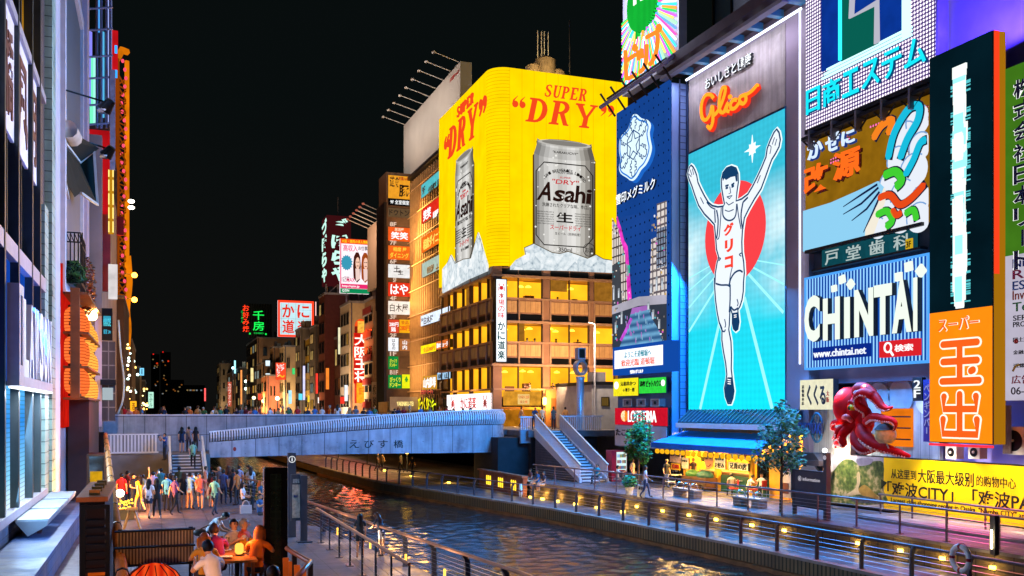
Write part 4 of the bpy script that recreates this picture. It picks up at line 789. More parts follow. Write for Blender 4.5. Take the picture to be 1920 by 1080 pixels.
# blue striped billboard
t = Thing('billboard', 'bright blue striped billboard with big white capitals and tumbling white squares', 'billboard'); s0, s1, z0, z1 = rect(N_, (1511, 523, 692, 1742))
STR = grid('ribs', (1, 2), .21, 1, '#9ad4ff', '#1350b4', 1.0, .8, .2); q = t.p('panel'); q.fb(N_, s0, s1, z0, z1, -.4, 0, STR); q = t.p('rim'); q.frame(N_, s0-.05, s1+.05, z0-.05, z1+.05, .1, -.4, .06, el('#50a8ff', .9))
_, _, a0, a1 = rect(N_, (1516, 557, 643, 1730)); LT = em('#e9f4e6', 1.0)
for ch, x0, x1, zz in [('C', 1516, 1545, a1), ('H', 1551, 1583, a1-.25), ('I', 1591, 1602, a1-.35), ('N', 1610, 1646, a1-.1), ('T', 1647, 1681, a1-.05), ('A', 1681, 1718, a1), ('I', 1721, 1729, a1)]:
    sa, sb = N_.px(x0, 600)[0], N_.px(x1, 600)[0]; q = t.p('letter'); q.text(N_, ch, sa, a0, sb, zz, 0, .25, LT, bold=.11)
for (x, y, w, r) in [(1581, 524, .24, .2), (1597, 533, .24, .7), (1566, 541, .2, .1), (1687, 519, .24, .05), (1706, 500, .26, .1), (1729, 508, .28, .7)]:
    q = t.p('square'); c = N_.px(x, y); q.prism(N_, [(c[0]+w*1.05*math.cos(r+math.pi/4+math.pi/2*i), c[1]+w*1.05*math.sin(r+math.pi/4+math.pi/2*i)) for i in range(4)], 0, .12, LT)
q = t.p('address_plate'); a = rect(N_, (1530, 653, 676, 1634)); q.fb(N_, a[0], a[1], a[2], a[3], 0, .2, em('#0c2f9a', .7)); q.text(N_, 'www.chintai.net', a[0]+.1, a[2]+.12, a[1]-.1, a[3]-.12, .2, .24, el('#eef4ff', 1), bold=.01)
q = t.p('search_plate'); a = rect(N_, (1657, 641, 671, 1728)); q.fb(N_, a[0], a[1], a[2], a[3], 0, .25, em('#e0242c', .85)); q.text(N_, '検索', a[0]+.95, a[2]+.2, a[1]-.2, a[3]-.2, .25, .28, WH, bold=.02)
cx, cz = a[0]+.55, (a[2]+a[3])/2+.06; q.strip(N_, [(cx+.2*math.cos(2*math.pi*i/20), cz+.2*math.sin(2*math.pi*i/20)) for i in range(20)], .07, .25, .29, WH, True); q.strip(N_, [(cx+.14, cz-.15), (cx+.32, cz-.36)], .09, .25, .29, WH); t.done()
lamp('stripe_light', 'AREA', N_.p((s0+s1)/2, z0+.5, .8), 420, '#4aa0ff', s1-s0, to=N_.p((s0+s1)/2, 2, 3), parent=t.root, sy=2)
# cafe sign, blue wheel, 2F sign
board('cream lit sign with brushed black characters left of the red octopus', FX(29.6), (1500, 713, 768, 1561), em('#e8e4c4', .95, .1, 4), [('くくる', (1514, 722, 760, 1548), BLK, {'bold': .06, 'shear': -.1}), ('道頓堀本店', (1504, 722, 760, 1508), BLK, {'v': 1}), ('大阪', (1550, 732, 755, 1555), df('#c03a1c', .5, 0), {'v': 1, 'bold': .02})], depth=.35)
t = Thing('wheel_sign', 'blue painted wheel sign with carved letters under the cream lit sign', 'sign'); fr = FX(29.7); c = fr.px(1535, 802); q = t.p('rim'); BW = df('#20506a', .5, .2)
q.tube([fr.p(c[0]+.42*math.cos(2*math.pi*i/28), c[1]+.68*math.sin(2*math.pi*i/28), .1) for i in range(28)], .055, BW, 6, True); q = t.p('spoke')
for i in range(4): a = math.pi*i/4; q.tube([fr.p(c[0]-.4*math.cos(a), c[1]-.66*math.sin(a), .1), fr.p(c[0]+.4*math.cos(a), c[1]+.66*math.sin(a), .1)], .03, BW, 4)
q = t.p('lettering'); tl(q, fr, 'TAKOYAKI', (1503, 792, 812, 1548), .12, .25, df('#1c3a7a', .4, .1), bold=.05); t.done()
fr = FX(29.5)
t = board('dark upright sign reading 2F beside the octopus under a small gable', fr, (1711, 708, 752, 1729), df('#20242c', .5, .2), [('2F', (1714, 712, 747, 1726), em('#e8f0f4', 1.1), {'v': 1, 'bold': .02})], depth=.2)
t = Thing('banner', 'purple upright banner with pale characters beside the orange sign tower', 'banner'); cab(t, fr, (1731, 712, 828, 1744), .1, df('#3c3aa0', .6, .2), DARK); q = t.p('lettering'); tv(q, fr, 'ペンギンバー', (1733, 720, 815, 1743), 0, .02, el('#a0a8f0', .6)); t.done()
# octopus
OC = lambda x, y, n: FX(30).p(*FX(30).px(1508+x/6, 690+y/6), n)
t = Thing('octopus_figure', 'huge glossy red octopus with yellow eye bursting out of the shop front', 'figure'); RED = df('#cc0c0c', .55, .35, 1.2, .2, 0, .15); SK = df('#e8a898', .4, .15); P6 = .0042
q = t.p('body'); q.ball(OC(575, 430, .35), .74, .68, .88, RED, 22, 16); q.ball(OC(700, 470, .5), .45, .5, .62, RED, 16, 12); q.ball(OC(760, 600, .4), .4, .45, .62, RED, 14, 10)
q = t.p('eye'); q.ball(OC(740, 445, 1.0), .19, .17, .15, df('#f0c010', .2, .05), 12, 8); q.ball(OC(743, 447, 1.15), .07, .05, .12, BLACK, 8, 6); q = t.p('brow'); q.tube([OC(690, 400, .95), OC(735, 380, 1.05), OC(790, 420, .95)], [.06, .09, .05], RED, 8, k=3); q = t.p('mouth'); q.tube([OC(610, 560, .85), OC(680, 550, 1.0), OC(700, 600, .8)], [.1, .14, .1], df('#d05a58', .3, .2), 8, k=3)
for L, rr in [([(700, 380, .3), (700, 270, .5), (770, 225, .7), (870, 240, .8), (950, 300, .9), (1020, 350, 1.0), (1080, 430, 1.0), (1150, 460, 1.0), (1205, 440, 1.0)], [.2, .26, .26, .25, .24, .21, .17, .11, .04]),
              ([(780, 560, .4), (850, 540, .7), (880, 480, .9), (830, 420, 1.1), (840, 330, 1.2), (910, 280, 1.2), (1000, 310, 1.1)], [.2, .22, .2, .18, .17, .2, .2]),
              ([(780, 610, .4), (880, 605, .8), (960, 570, 1.0), (1040, 555, 1.1), (1140, 575, 1.1), (1230, 590, 1.1), (1262, 640, 1.1), (1215, 705, 1.0)], [.22, .22, .22, .2, .17, .13, .09, .03]),
              ([(760, 620, .3), (800, 700, .7), (900, 800, .9), (1020, 875, .9), (1140, 920, .8), (1240, 960, .7), (1320, 990, .6)], [.3, .32, .3, .24, .2, .15, .06]),
              ([(720, 660, .4), (740, 790, .8), (800, 880, .9), (880, 925, .9), (980, 900, .8), (1060, 915, .7)], [.26, .26, .23, .19, .13, .04]),
              ([(680, 620, .4), (610, 700, .7), (580, 780, .8), (600, 850, .8), (560, 850, .8), (500, 850, .7), (470, 890, .6)], [.24, .22, .2, .18, .16, .13, .05]),
              ([(600, 620, .3), (520, 600, .5), (450, 620, .6), (440, 680, .6), (500, 690, .6), (520, 650, .5)], [.16, .15, .13, .11, .08, .04]),
              ([(640, 640, .5), (560, 690, .8), (540, 760, .9), (500, 800, .9)], [.2, .16, .12, .05])]:
    q = t.p('tentacle'); q.tube([OC(*p) for p in L], rr, RED, 10, k=4)
    u = t.p('suckers', q); S_ = smooth([OC(*p) for p in L], 4)
    for i in range(6, len(S_)-2, 1): r_ = rr[min(len(rr)-1, i//4)]*.28; u.ball(S_[i]+Vector((-rr[min(len(rr)-1, i//4)]*.75, 0, -rr[min(len(rr)-1, i//4)]*.6)), r_, r_, r_, SK, 6, 4)
t.done()
t = Thing('ball_lantern', 'cream and gold ball held out by a red tentacle', 'ball'); q = t.p('shell'); q.ball(OC(1145, 745, 1.1), .44, .44, .44, df('#d8b878', .35, .5, 4), 16, 12); q = t.p('sauce'); q.ball(OC(1145, 735, 1.12), .45, .45, .45, df('#2a1a12', .8, .5, 3), 16, 12, None, .35); q = t.p('stick'); q.tube([OC(1160, 850, 1.1), OC(1162, 900, 1.0)], .03, WHITEP, 5); t.done()
m = MB(); m.ball(OC(430, 925, 1.0), .1, .1, .1, em('#ffffff', 14), 8, 6); o = single('floodlight', 'bright white floodlight at the lower left of the red octopus', 'lamp', m); lamp('bulb', 'POINT', OC(430, 925, 1.4), 60, '#f0f4ff', .08, parent=o)
# orange sign tower
T_ = FX(29.0); t = Thing('sign_tower', 'tall black and orange sign tower with stacked orange characters and white streak', 'sign'); s0, s1, z0, z1 = rect(T_, (1743, 110, 829, 1862)); zs = T_.px(1743, 588)[1]
q = t.p('cabinet'); q.fb(T_, s0, s1, z0, z1, -.62, -.03, df('#2a2020', .5, .2)); q = t.p('side_panel'); q.add([T_.p(s1+.01, z0, -.03), T_.p(s1+.01, z0, -.6), T_.p(s1+.01, z1, -.6), T_.p(s1+.01, z1, -.03)], [(0, 1, 2, 3)], em('#b87a10', .7)); q.add([T_.p(s1+.012, z1-9, -.03), T_.p(s1+.012, z1-9, -.3), T_.p(s1+.012, z1, -.3), T_.p(s1+.012, z1, -.03)], [(0, 1, 2, 3)], el('#f0401c', 1.0))
q = t.p('upper_screen'); q.fb(T_, s0, s1-.06, zs, z1, -.03, 0, em('#0a2e3c', .35, .3, .5)); q = t.p('lower_screen'); q.fb(T_, s0, s1-.06, z0+.03, zs, -.03, 0, em('#ff8a10', 1.0, .06, 2)); q = t.p('red_tube'); q.tube([T_.p(s0, z0-.08, 0), T_.p(s1, z0-.08, 0)], .05, el('#ff3040', 1.2), 6)
q = t.p('light_streak'); rn = random.Random(5); xm = T_.px(1801, 300)[0]; zz = zs+.05
for i in range(150):
    zz = zs+.05+(z1-zs-.9)*rn.random(); w = .33*(.6+.5*rn.random()); q.fb(T_, xm-w, xm+w*(.5+.5*rn.random()), zz, min(z1-.8, zz+rn.uniform(.3, 1.1)), 0, .01+.0004*i, el('#f2fcf6' if rn.random() < .8 else '#9ff0f0', 1.05))
for i in range(60): zz = zs+(z1-zs-1.2)*rn.random(); w = .48; q.fb(T_, xm-w, xm+w, zz, zz+.05, 0, .008, el('#60d8e0', .8))
q = t.p('lettering'); WO = el('#fff4e0', 1.1); OI = el('#f0601c', 1.0)
def two(txt, r, b1, b2): a = rect(T_, r); q.text(T_, txt, a[0], a[2], a[1], a[3], 0, .03, WO, bold=b1); q.text(T_, txt, a[0]+.02, a[2]+.02, a[1]-.02, a[3]-.02, .03, .05, OI, bold=b2)
two('スーパー', (1760, 598, 623, 1837), .07, .02)
a = rect(T_, (1758, 634, 824, 1846)); w, h = a[1]-a[0], a[3]-a[2]
def bars(L, ww, n0, n1, mat):
    for pts in L:
        P = [(a[0]+x*w, a[2]+y*h) for x, y in pts]; q.strip(T_, P, ww, n0, n1, mat)
        for p in (P[0], P[-1]): q.prism(T_, [(p[0]+ww/2*math.cos(2*math.pi*i/14), p[1]+ww/2*math.sin(2*math.pi*i/14)) for i in range(14)], n0, n1, mat)
TAMA = [[(.14, .93), (.86, .93)], [(.14, .76), (.86, .76)], [(.12, .57), (.9, .57)], [(.5, .93), (.5, .57)], [(.74, .66), (.78, .67)], [(.16, .42), (.16, .3), (.84, .3), (.84, .42)], [(.14, .2), (.14, .06), (.86, .06), (.86, .2)], [(.5, .44), (.5, .06)]]
bars(TAMA, .4, 0, .03, WO); bars(TAMA, .27, .03, .05, OI); t.done()
lamp('orange_light', 'AREA', T_.p((s0+s1)/2, (z0+zs)/2, .3), 160, '#ff7a10', s1-s0, to=T_.p((s0+s1)/2, 2, 5), parent=t.root, sy=4)
lamp('pink_light', 'AREA', T_.p(s1-1, z0-.2, .9), 70, '#ff4a90', 2.5, to=T_.p(s1, 0, 4.2), parent=t.root, sy=.6)
# property sign at the right edge
V = FX(29.3); t = Thing('billboard', 'green and white billboard of upright dark characters at the far right edge', 'billboard'); s0, s1, z0, z1 = rect(V, (1885, 130, 751, 1990)); zg = V.px(1885, 481)[1]
q = t.p('cabinet'); q.fb(V, s0, s1, z0, z1, -.4, -.03, DARK); q = t.p('green_panel'); q.fb(V, s0, s1, zg, z1, -.03, 0, em('#4c8a20', .62, .15, 1)); q = t.p('white_panel'); q.fb(V, s0, s1, z0, zg, -.03, 0, em('#cfc8dc', .72, .1, 1))
q = t.p('lettering'); NVY = df('#101c4a', .5, 0); a = rect(V, (1902, 150, 478, 1936)); q.vtext(V, '株式会社日本リート', a[0]-.05, a[2]-.6, a[1]+.05, a[3], 0, .02, WH, bold=.07); q.vtext(V, '株式会社日本リート', a[0], a[2]-.6, a[1], a[3], .02, .04, NVY, bold=.04)
for ch, y, c in [('NIPPON', 486, '#1c3c8a'), ('REAL', 507, '#b02050'), ('ESTATE', 528, '#2a5aa0'), ('Investment', 546, '#c05028'), ('Techno', 568, '#3a8a3a')]: a = rect(V, (1899, y, y+17, 1960)); q.text(V, ch, a[0], a[2], a[1]+.6, a[3], 0, .02, df(c, .5, 0), bold=.02)
for ch, y, h in [('SERVICE', 592, 10), ('PROPERTY', 604, 10), ('国土交通大臣', 633, 9), ('金融商品取引', 657, 8), ('近畿財務局', 682, 8)]: a = rect(V, (1900, y, y+h, 1960)); q.text(V, ch, a[0], a[2], a[1], a[3], 0, .02, BLK)
a = rect(V, (1897, 704, 720, 1950)); q.text(V, '広告募集', a[0], a[2], a[1]+.5, a[3], 0, .02, df('#b81c30', .5, 0), bold=.02); a = rect(V, (1896, 726, 740, 1960)); q.text(V, '06-6213', a[0], a[2], a[1], a[3], 0, .02, BLK, bold=.01)
q.ball(V.p(*V.px(1906, 640), .02), .02, .1, .1, df('#c03020', .5, 0), 10, 6); q.tube([V.p(*V.px(1900, 696), .02), V.p(*V.px(1906, 686), .02), V.p(*V.px(1914, 684), .02)], .04, df('#d8a020', .5, 0), 5, k=3); t.done()
t = Thing('building', 'violet lit building with a wall ladder behind the orange sign tower', 'building'); q = t.p('wall'); q.box((31.6, 12, 1.76), (44, 33.5, 40), df('#8a80c8', .5, .15, .4)); q = t.p('ladder'); fr = FX(31.5)  # lilac wall paint stands in for part of the violet light
b0, b1 = fr.px(1767, 50)[0], fr.px(1783, 50)[0]
for i in range(40): q.fb(fr, b0, b1, 14+i*.45, 14.05+i*.45, 0, .12, DARK)
q.fb(fr, b0-.04, b0+.03, 13, 33, 0, .14, DARK); q.fb(fr, b1-.03, b1+.04, 13, 33, 0, .14, DARK); t.done()
lamp('violet_light', 'AREA', (30.0, 26, 20.5), 1100, '#4a38ff', 8, to=(31.6, 26.5, 25), parent=t.root, sy=1)
# air conditioners low on the dark wall
for i, (x, y, w, lab) in enumerate([(1783, 858, 26, 'white air conditioner left of a pair above the yellow banner'), (1826, 858, 26, 'white air conditioner right of a pair above the yellow banner'), (1900, 850, 44, 'large white air conditioner at the right edge below the green billboard')]):
    fr = FX(30.6); c = fr.px(x, y); t = Thing('air_conditioner', lab, 'air conditioner'); q = t.p('housing'); W2 = w*.022; h2 = W2*.42 if i < 2 else W2*.55; q.fb(fr, c[0]-W2/2, c[0]+W2/2, c[1]-.05, c[1]+h2*1.9, -.4, 0, df('#b8b4b0', .5, .15)); q = t.p('fan'); q.prism(fr, [(c[0]+h2*.75*math.cos(2*math.pi*k/20), c[1]+h2*.9+h2*.75*math.sin(2*math.pi*k/20)) for k in range(20)], 0, .02, BLACK); q.ball(fr.p(c[0], c[1]+h2*.9, .03), .06, .06, .06, WHITEP, 8, 5); t.done()
t = Thing('pipes', 'bundle of grey pipes on the dark wall by the large air conditioner', 'pipes'); fr = FX(30.6)
for i in range(4): q = t.p('pipe'); c = fr.px(1886+i*4, 760); d2 = fr.px(1886+i*4, 850); q.tube([fr.p(c[0], c[1], .1), fr.p(d2[0], d2[1], .1)], .05, df('#8a7a78', .5, .2), 6)
t.done()
# photo hoarding with the yellow banner
Bn = FX(30.3); t = Thing('hoarding', 'long hoarding with a garden photograph and a yellow banner of black characters', 'hoarding'); s0, s1, z0, z1 = rect(Bn, (1552, 854, 950, 2000)); sm_ = Bn.px(1657, 900)[0]; z0 = 1.95; z1 = 4.22
q = t.p('frame'); q.fb(Bn, s0, s1, z0-.08, z1+.05, -.15, -.03, DARK)
q = t.p('photograph'); q.fb(Bn, s0, sm_, z0, z1, -.03, 0, df('#a098a0', .5, .1)); Q6 = lambda L: [(1440+x/3.856, 800+y/3.856) for x, y in L]
gm, n, l, o = _new('garden_print'); b_ = n.new('ShaderNodeBsdfPrincipled'); tc = n.new('ShaderNodeTexCoord'); v1 = n.new('ShaderNodeTexVoronoi'); v1.inputs['Scale'].default_value = 5; v2 = n.new('ShaderNodeTexNoise'); v2.inputs['Scale'].default_value = 1.3; v2.inputs['Detail'].default_value = 8; v2.inputs['Roughness'].default_value = .72
l.new(tc.outputs['Object'], v1.inputs['Vector']); l.new(tc.outputs['Object'], v2.inputs['Vector']); l.new(ramp(mnode(n, l, 'ADD', mnode(n, l, 'MULTIPLY', v1.outputs['Distance'], .25), v2.outputs['Fac']), [(.38, '#141c0c'), (.5, '#2c3c18'), (.6, '#4a5a2c'), (.68, '#6a6a3c'), (.74, '#9a8a6a')]), b_.inputs['Base Color']); l.new(b_.outputs[0], o.inputs[0])
for k, (L, c) in enumerate([([(432, 545), (440, 430), (445, 330), (470, 322), (490, 300), (520, 262), (560, 236), (610, 240), (640, 262), (690, 270), (730, 262), (770, 250), (834, 262), (834, 400), (834, 460), (834, 558)], gm), ([(640, 240), (700, 226), (760, 236), (740, 270), (680, 284), (652, 276)], df('#857c8c', .5, .2, 3)), ([(545, 500), (600, 470), (640, 430), (645, 340), (662, 330), (668, 400), (655, 455), (720, 470), (800, 500), (800, 530), (680, 490), (600, 500)], df('#a08c70', .5, .3, 5)), ([(655, 460), (700, 420), (760, 470), (800, 520), (700, 505)], df('#8a6c34', .5, .3, 4)), ([(600, 515), (690, 500), (800, 530), (832, 555), (640, 548)], df('#3c4450', .5, .5, 9)), ([(432, 245), (462, 262), (470, 320), (432, 330)], df('#b4a4a8', .5, .2, 6))]): q.ppoly(Bn, Q6(L), 0, .006+.002*k, c, 3)
q = t.p('yellow_banner'); YEL = df('#f2c400', .45, .08, .8); q.fb(Bn, sm_, s1, z0, z1, -.03, 0, YEL); q.ppoly(Bn, Q6([(820, 380), (862, 405), (820, 450)]), 0, .02, df('#1c2814', .5, .2))
q = t.p('lettering'); a0 = z1-.68
def seg(txt, x0, x1, za, zb, bold=.012): q = t.p('lettering'); sa, sb = Bn.px(x0, 900)[0], Bn.px(x1, 900)[0]; q.text(Bn, txt, sa, za, sb, zb, 0, .012, BLK, bold=bold)
seg('从这里到', 1671, 1718, 3.34, 3.76); seg('大阪最大级别', 1721, 1826, 3.26, 3.85, .03); seg('的购物中心', 1831, 1905, 3.34, 3.76); seg('「难波CITY」「难波PARKS」', 1664, 2005, 2.56, 3.2, .03); seg('Largest class shopping center in Osaka. "Namba CITY" and "Namba', 1671, 1975, 2.22, 2.5, .02); t.done()
for i, s in enumerate((s0+1.5, s0+4.5, s0+7.5, s0+10.5, s0+13)): lamp('banner_lamp', 'SPOT', Bn.p(s, 5.0, 1.4), 230, '#fff0d0', .1, to=Bn.p(s, 3.0, 0), parent=t.root, spot=110)
# ---------------------------------------------------------------- the crab restaurant with the yellow beer screen
KR, KL = FY(79.0), FX(27.7)
BR = df('#7a5c4c', .6, .2, .8); BR2 = df('#3a2c28', .6, .25); BEI = grid('tiles', (0, 2), .5, 3, '#b8946a', '#7a5a40', 0, 0, .47, .7); BEI2 = grid('tiles', (1, 2), .8, 3, '#a8987c', '#7a5a40', 0, 0, .47, .7); LEDGE = df('#8a6e5c', .5, .15)
t = Thing('building', 'brown corner restaurant with glowing amber windows under the yellow beer screen', 'building')
RW = em('#ffac1c', 1.35, .35, .35); FLR = df('#9a6a2a', .7, .2)  # room walls glow amber themselves in place of lamplight
q = t.p('core'); q.box((31.5, 82, 4.9), (44, 95.4, 36.2), BR2); q.box((28.0, 79.2, 18.9), (44, 95.3, 36.2), BR2)
q = t.p('back_wall')
for za, zb in ((8.3, 10.2), (12.4, 14.0), (16.2, 18.0)): q.box((31.3, 81.8, za-.8), (44, 82.05, zb+.2), RW); q.box((31.3, 82.05, za-.8), (31.5, 95.3, zb+.2), RW)
q = t.p('slab')
for z in (6.5, 7.4, 10.25, 11.4, 14.05, 15.2, 18.05): q.box((28.0, 79.2, z), (44, 95.3, z+.14), FLR)
for fr, s0, s1, P, D_ in ((KR, 27.7, 41.0, [27.7, 30.0, 32.25, 33.0, 34.9, 36.8, 37.3, 39.4, 41.0], BEI), (KL, -95.4, -79.0, [-95.4, -93.0, -91.2, -90.8, -88.2, -86.0, -85.6, -83.2, -80.8, -79.0], BEI2)):
    for a, b in ((10.4, 12.25), (14.2, 16.1), (18.2, 18.9)): q = t.p('spandrel'); q.fb(fr, s0, s1, a, b, -.3, -.05, BR)
    for a, b in ((11.1, 12.1), (14.95, 15.95)):
        for x0, x1 in zip(P, P[1:]):
            if x1-x0 > 1: q = t.p('blind_panel'); q.fb(fr, x0+.12, x1-.12, a, b, -.05, .0, D_)
    for a, b in ((10.45, 10.95), (14.25, 14.8), (18.28, 18.75)):
        for x0, x1 in zip(P, P[1:]):
            if x1-x0 > 1: q = t.p('dark_recess'); q.fb(fr, x0+.06, x1-.06, a, b, -.05, .01, BLACK)  # flat black band set on the spandrel
    for z in (10.2, 14.0, 18.0): q = t.p('ledge'); q.fb(fr, s0-(.25 if fr is KR else 0), s1+(.25 if fr is KL else 0), z, z+.2, -.3, .3, LEDGE)
    for z in (8.1, 12.22, 16.08): q = t.p('sill'); q.fb(fr, s0-.06, s1, z, z+.16, -.3, .14, LEDGE)
    for x in P:
        q = t.p('mullion')
        for a, b in ((8.26, 10.2), (12.38, 14.0), (16.24, 18.0)): q.fb(fr, x-.035, x+.035, a, b, -.25, .02, BR2)
        for a, b in ((10.4, 12.2), (14.2, 16.08)): q.fb(fr, x-.07, x+.07, a, b, -.05, .16, LEDGE)
    for x0, x1 in zip(P, P[1:]):
        if x1-x0 < 1: q = t.p('pillar'); q.fb(fr, x0+.05, x1-.05, 4.9, 18.9, -.3, .05, BR)
q = t.p('corner_pillar'); q.box((27.6, 78.9, 4.9), (28.4, 79.7, 18.9), BR)
for y in (81.2, 83.4, 86.1, 88.5, 91.3, 93.3):
    for za, zb in ((7.5, 10.2), (11.5, 14.0), (15.3, 18.0)): q = t.p('partition'); q.box((28.04, y, za), (31.3, y+.1, zb), RW)  # glowing partitions added so the left windows look lit
q = t.p('pendant_lamp'); rn = random.Random(9); PL = em('#ffd23c', 3.0)
for za in (9.75, 13.6, 17.5):
    for x in (29.3, 30.9, 31.6, 33.6, 34.4, 35.8, 37.8, 38.6): q = t.p('pendant_lamp'); q.lathe((x, 80.2+rn.random(), za-.1+rn.random()*.15), [(.05, .2), (.28, .08), (.3, 0), (.05, -.02)], PL, 8)
    for y in (82, 84.5, 86.5, 89, 91.5, 93.5): q = t.p('pendant_lamp'); q.lathe((29.6+rn.random(), y, za-.1+rn.random()*.15), [(.05, .2), (.28, .08), (.3, 0), (.05, -.02)], PL, 8)
rf = random.Random(17)
for z in (7.54, 11.54, 15.34):
    for i in range(7): x = 29.2+i*1.75+rf.random()*.6; y = 80.3+rf.random(); q = t.p('furniture'); q.box((x, y, z), (x+rf.uniform(.3, .9), y+.5, z+rf.uniform(.8, 1.35)), df(rf.choice(['#8a5a2c', '#a8702c', '#6a4a34', '#c09050']), .6, .2))
for fr_, x, w_, za, zb in ((KR, 33.1, 1.7, 17.0, 18.0), (KR, 37.4, 1.9, 16.3, 18.0), (KR, 30.1, .6, 12.45, 14.0), (KR, 39.5, 1.4, 8.4, 10.2), (KL, -92.9, .8, 8.3, 10.2), (KL, -88.1, .9, 16.3, 18.0)): q = t.p('blind'); q.fb(fr_, x, x+w_, za, zb, -.4, -.36, em('#c8862c', .5, .3, 2))
q = t.p('entrance'); q.box((29.1, 80.6, 4.9), (41, 80.8, 6.5), em('#d8861c', .6, .5, 1.2)); q.box((29.1, 79.1, 6.4), (41, 80.6, 6.5), FLR)
q = t.p('menu_board'); q.fb(KR, 28.6, 32.1, 6.75, 8.0, -.1, .05, em('#e8a030', .8, .35, 2)); q.fb(KR, 29.9, 31.0, 6.85, 7.75, .05, .08, em('#f0c878', .9)); q = t.p('menu_board'); q.fb(KR, 35.0, 37.2, 6.75, 8.0, -.1, .05, em('#e8a030', .8, .4, 2))
for i in range(3): q.text(KR, ('かに会席', '旬の味', '炭火焼'), 0, 0, 1, 1, 0, 0, BLK) if 0 else None
q.text(KR, '旬の味かに会席', 29.95, 7.35, 30.95, 7.65, .08, .09, df('#7a3010', .5, 0)); q.text(KR, '炭火焼', 30.1, 6.95, 30.8, 7.2, .08, .09, df('#7a3010', .5, 0))
q = t.p('gate_arch'); q.fb(KR, 32.5, 34.4, 4.9, 8.2, -.1, .2, df('#8a5a3a', .6, .2)); q.fb(KR, 33.0, 34.0, 4.9, 7.4, .2, .22, df('#5a3420', .6, .2))
t.done()
for x in (29.6, 31.5, 35.5): lamp('entrance_lamp', 'POINT', (x, 79.9, 6.2), 260, (1, .55, .15), .15, parent=t.root)
lamp('facade_fill', 'AREA', (33, 71.5, 9), 900, (1, .6, .3), 6, to=(33.5, 79, 12), parent=t.root, sy=1)  # added warm fill over the street, no fixture modelled
for y in (84, 90): lamp('window_glow', 'AREA', (27.2, y, 9.2), 330, (1, .55, .15), 2, to=(20, y, 5), parent=t.root, sy=1.2)
m = MB(); m.lathe(KR.p(32.35, 6.8, .35), [(.12, 0), (.2, .1), (.2, .6), (.12, .7)], em('#ffd860', 7), 8); o = single('entrance_lantern', 'bright yellow lantern by the entrance of the amber windowed restaurant', 'lantern', m); lamp('bulb', 'POINT', KR.p(32.35, 7.1, .9), 300, (1, .6, .15), .1, parent=o)
# yellow screen
t = Thing('screen', 'wraparound bright yellow screen with two giant silver beer cans', 'billboard')
YR, YL = FY(78.75), FX(27.45); zb_, zt_ = 18.95, 36.3
YA = grid('tiles', (0, 2), 1.15, 60, '#ffd200', '#e0ac00', 1.0, .95, .485); YB = grid('tiles', (1, 2), 1.15, 60, '#ffd200', '#e0ac00', 1.0, .95, .485); YC = grid('ribs', (2, 0), .3, 1, '#ffd200', '#d8a800', 1.0, .85, .44)
q = t.p('right_face'); q.fb(YR, 29.05, 40.6, zb_, zt_, -.3, 0, YA); q = t.p('left_face'); q.fb(YL, -95.4, -80.35, zb_, zt_, -.3, 0, YB)
q = t.p('corner_face'); C = [(29.05-1.6*math.sin(a), 80.35-1.6*math.cos(a)) for a in [math.pi/2*i/8 for i in range(9)]]; q.add([(x, y, z) for x, y in C for z in (zb_, zt_)], [(2*i, 2*i+2, 2*i+3, 2*i+1) for i in range(8)], YC)
RDo = el('#e8461c', 1.0)
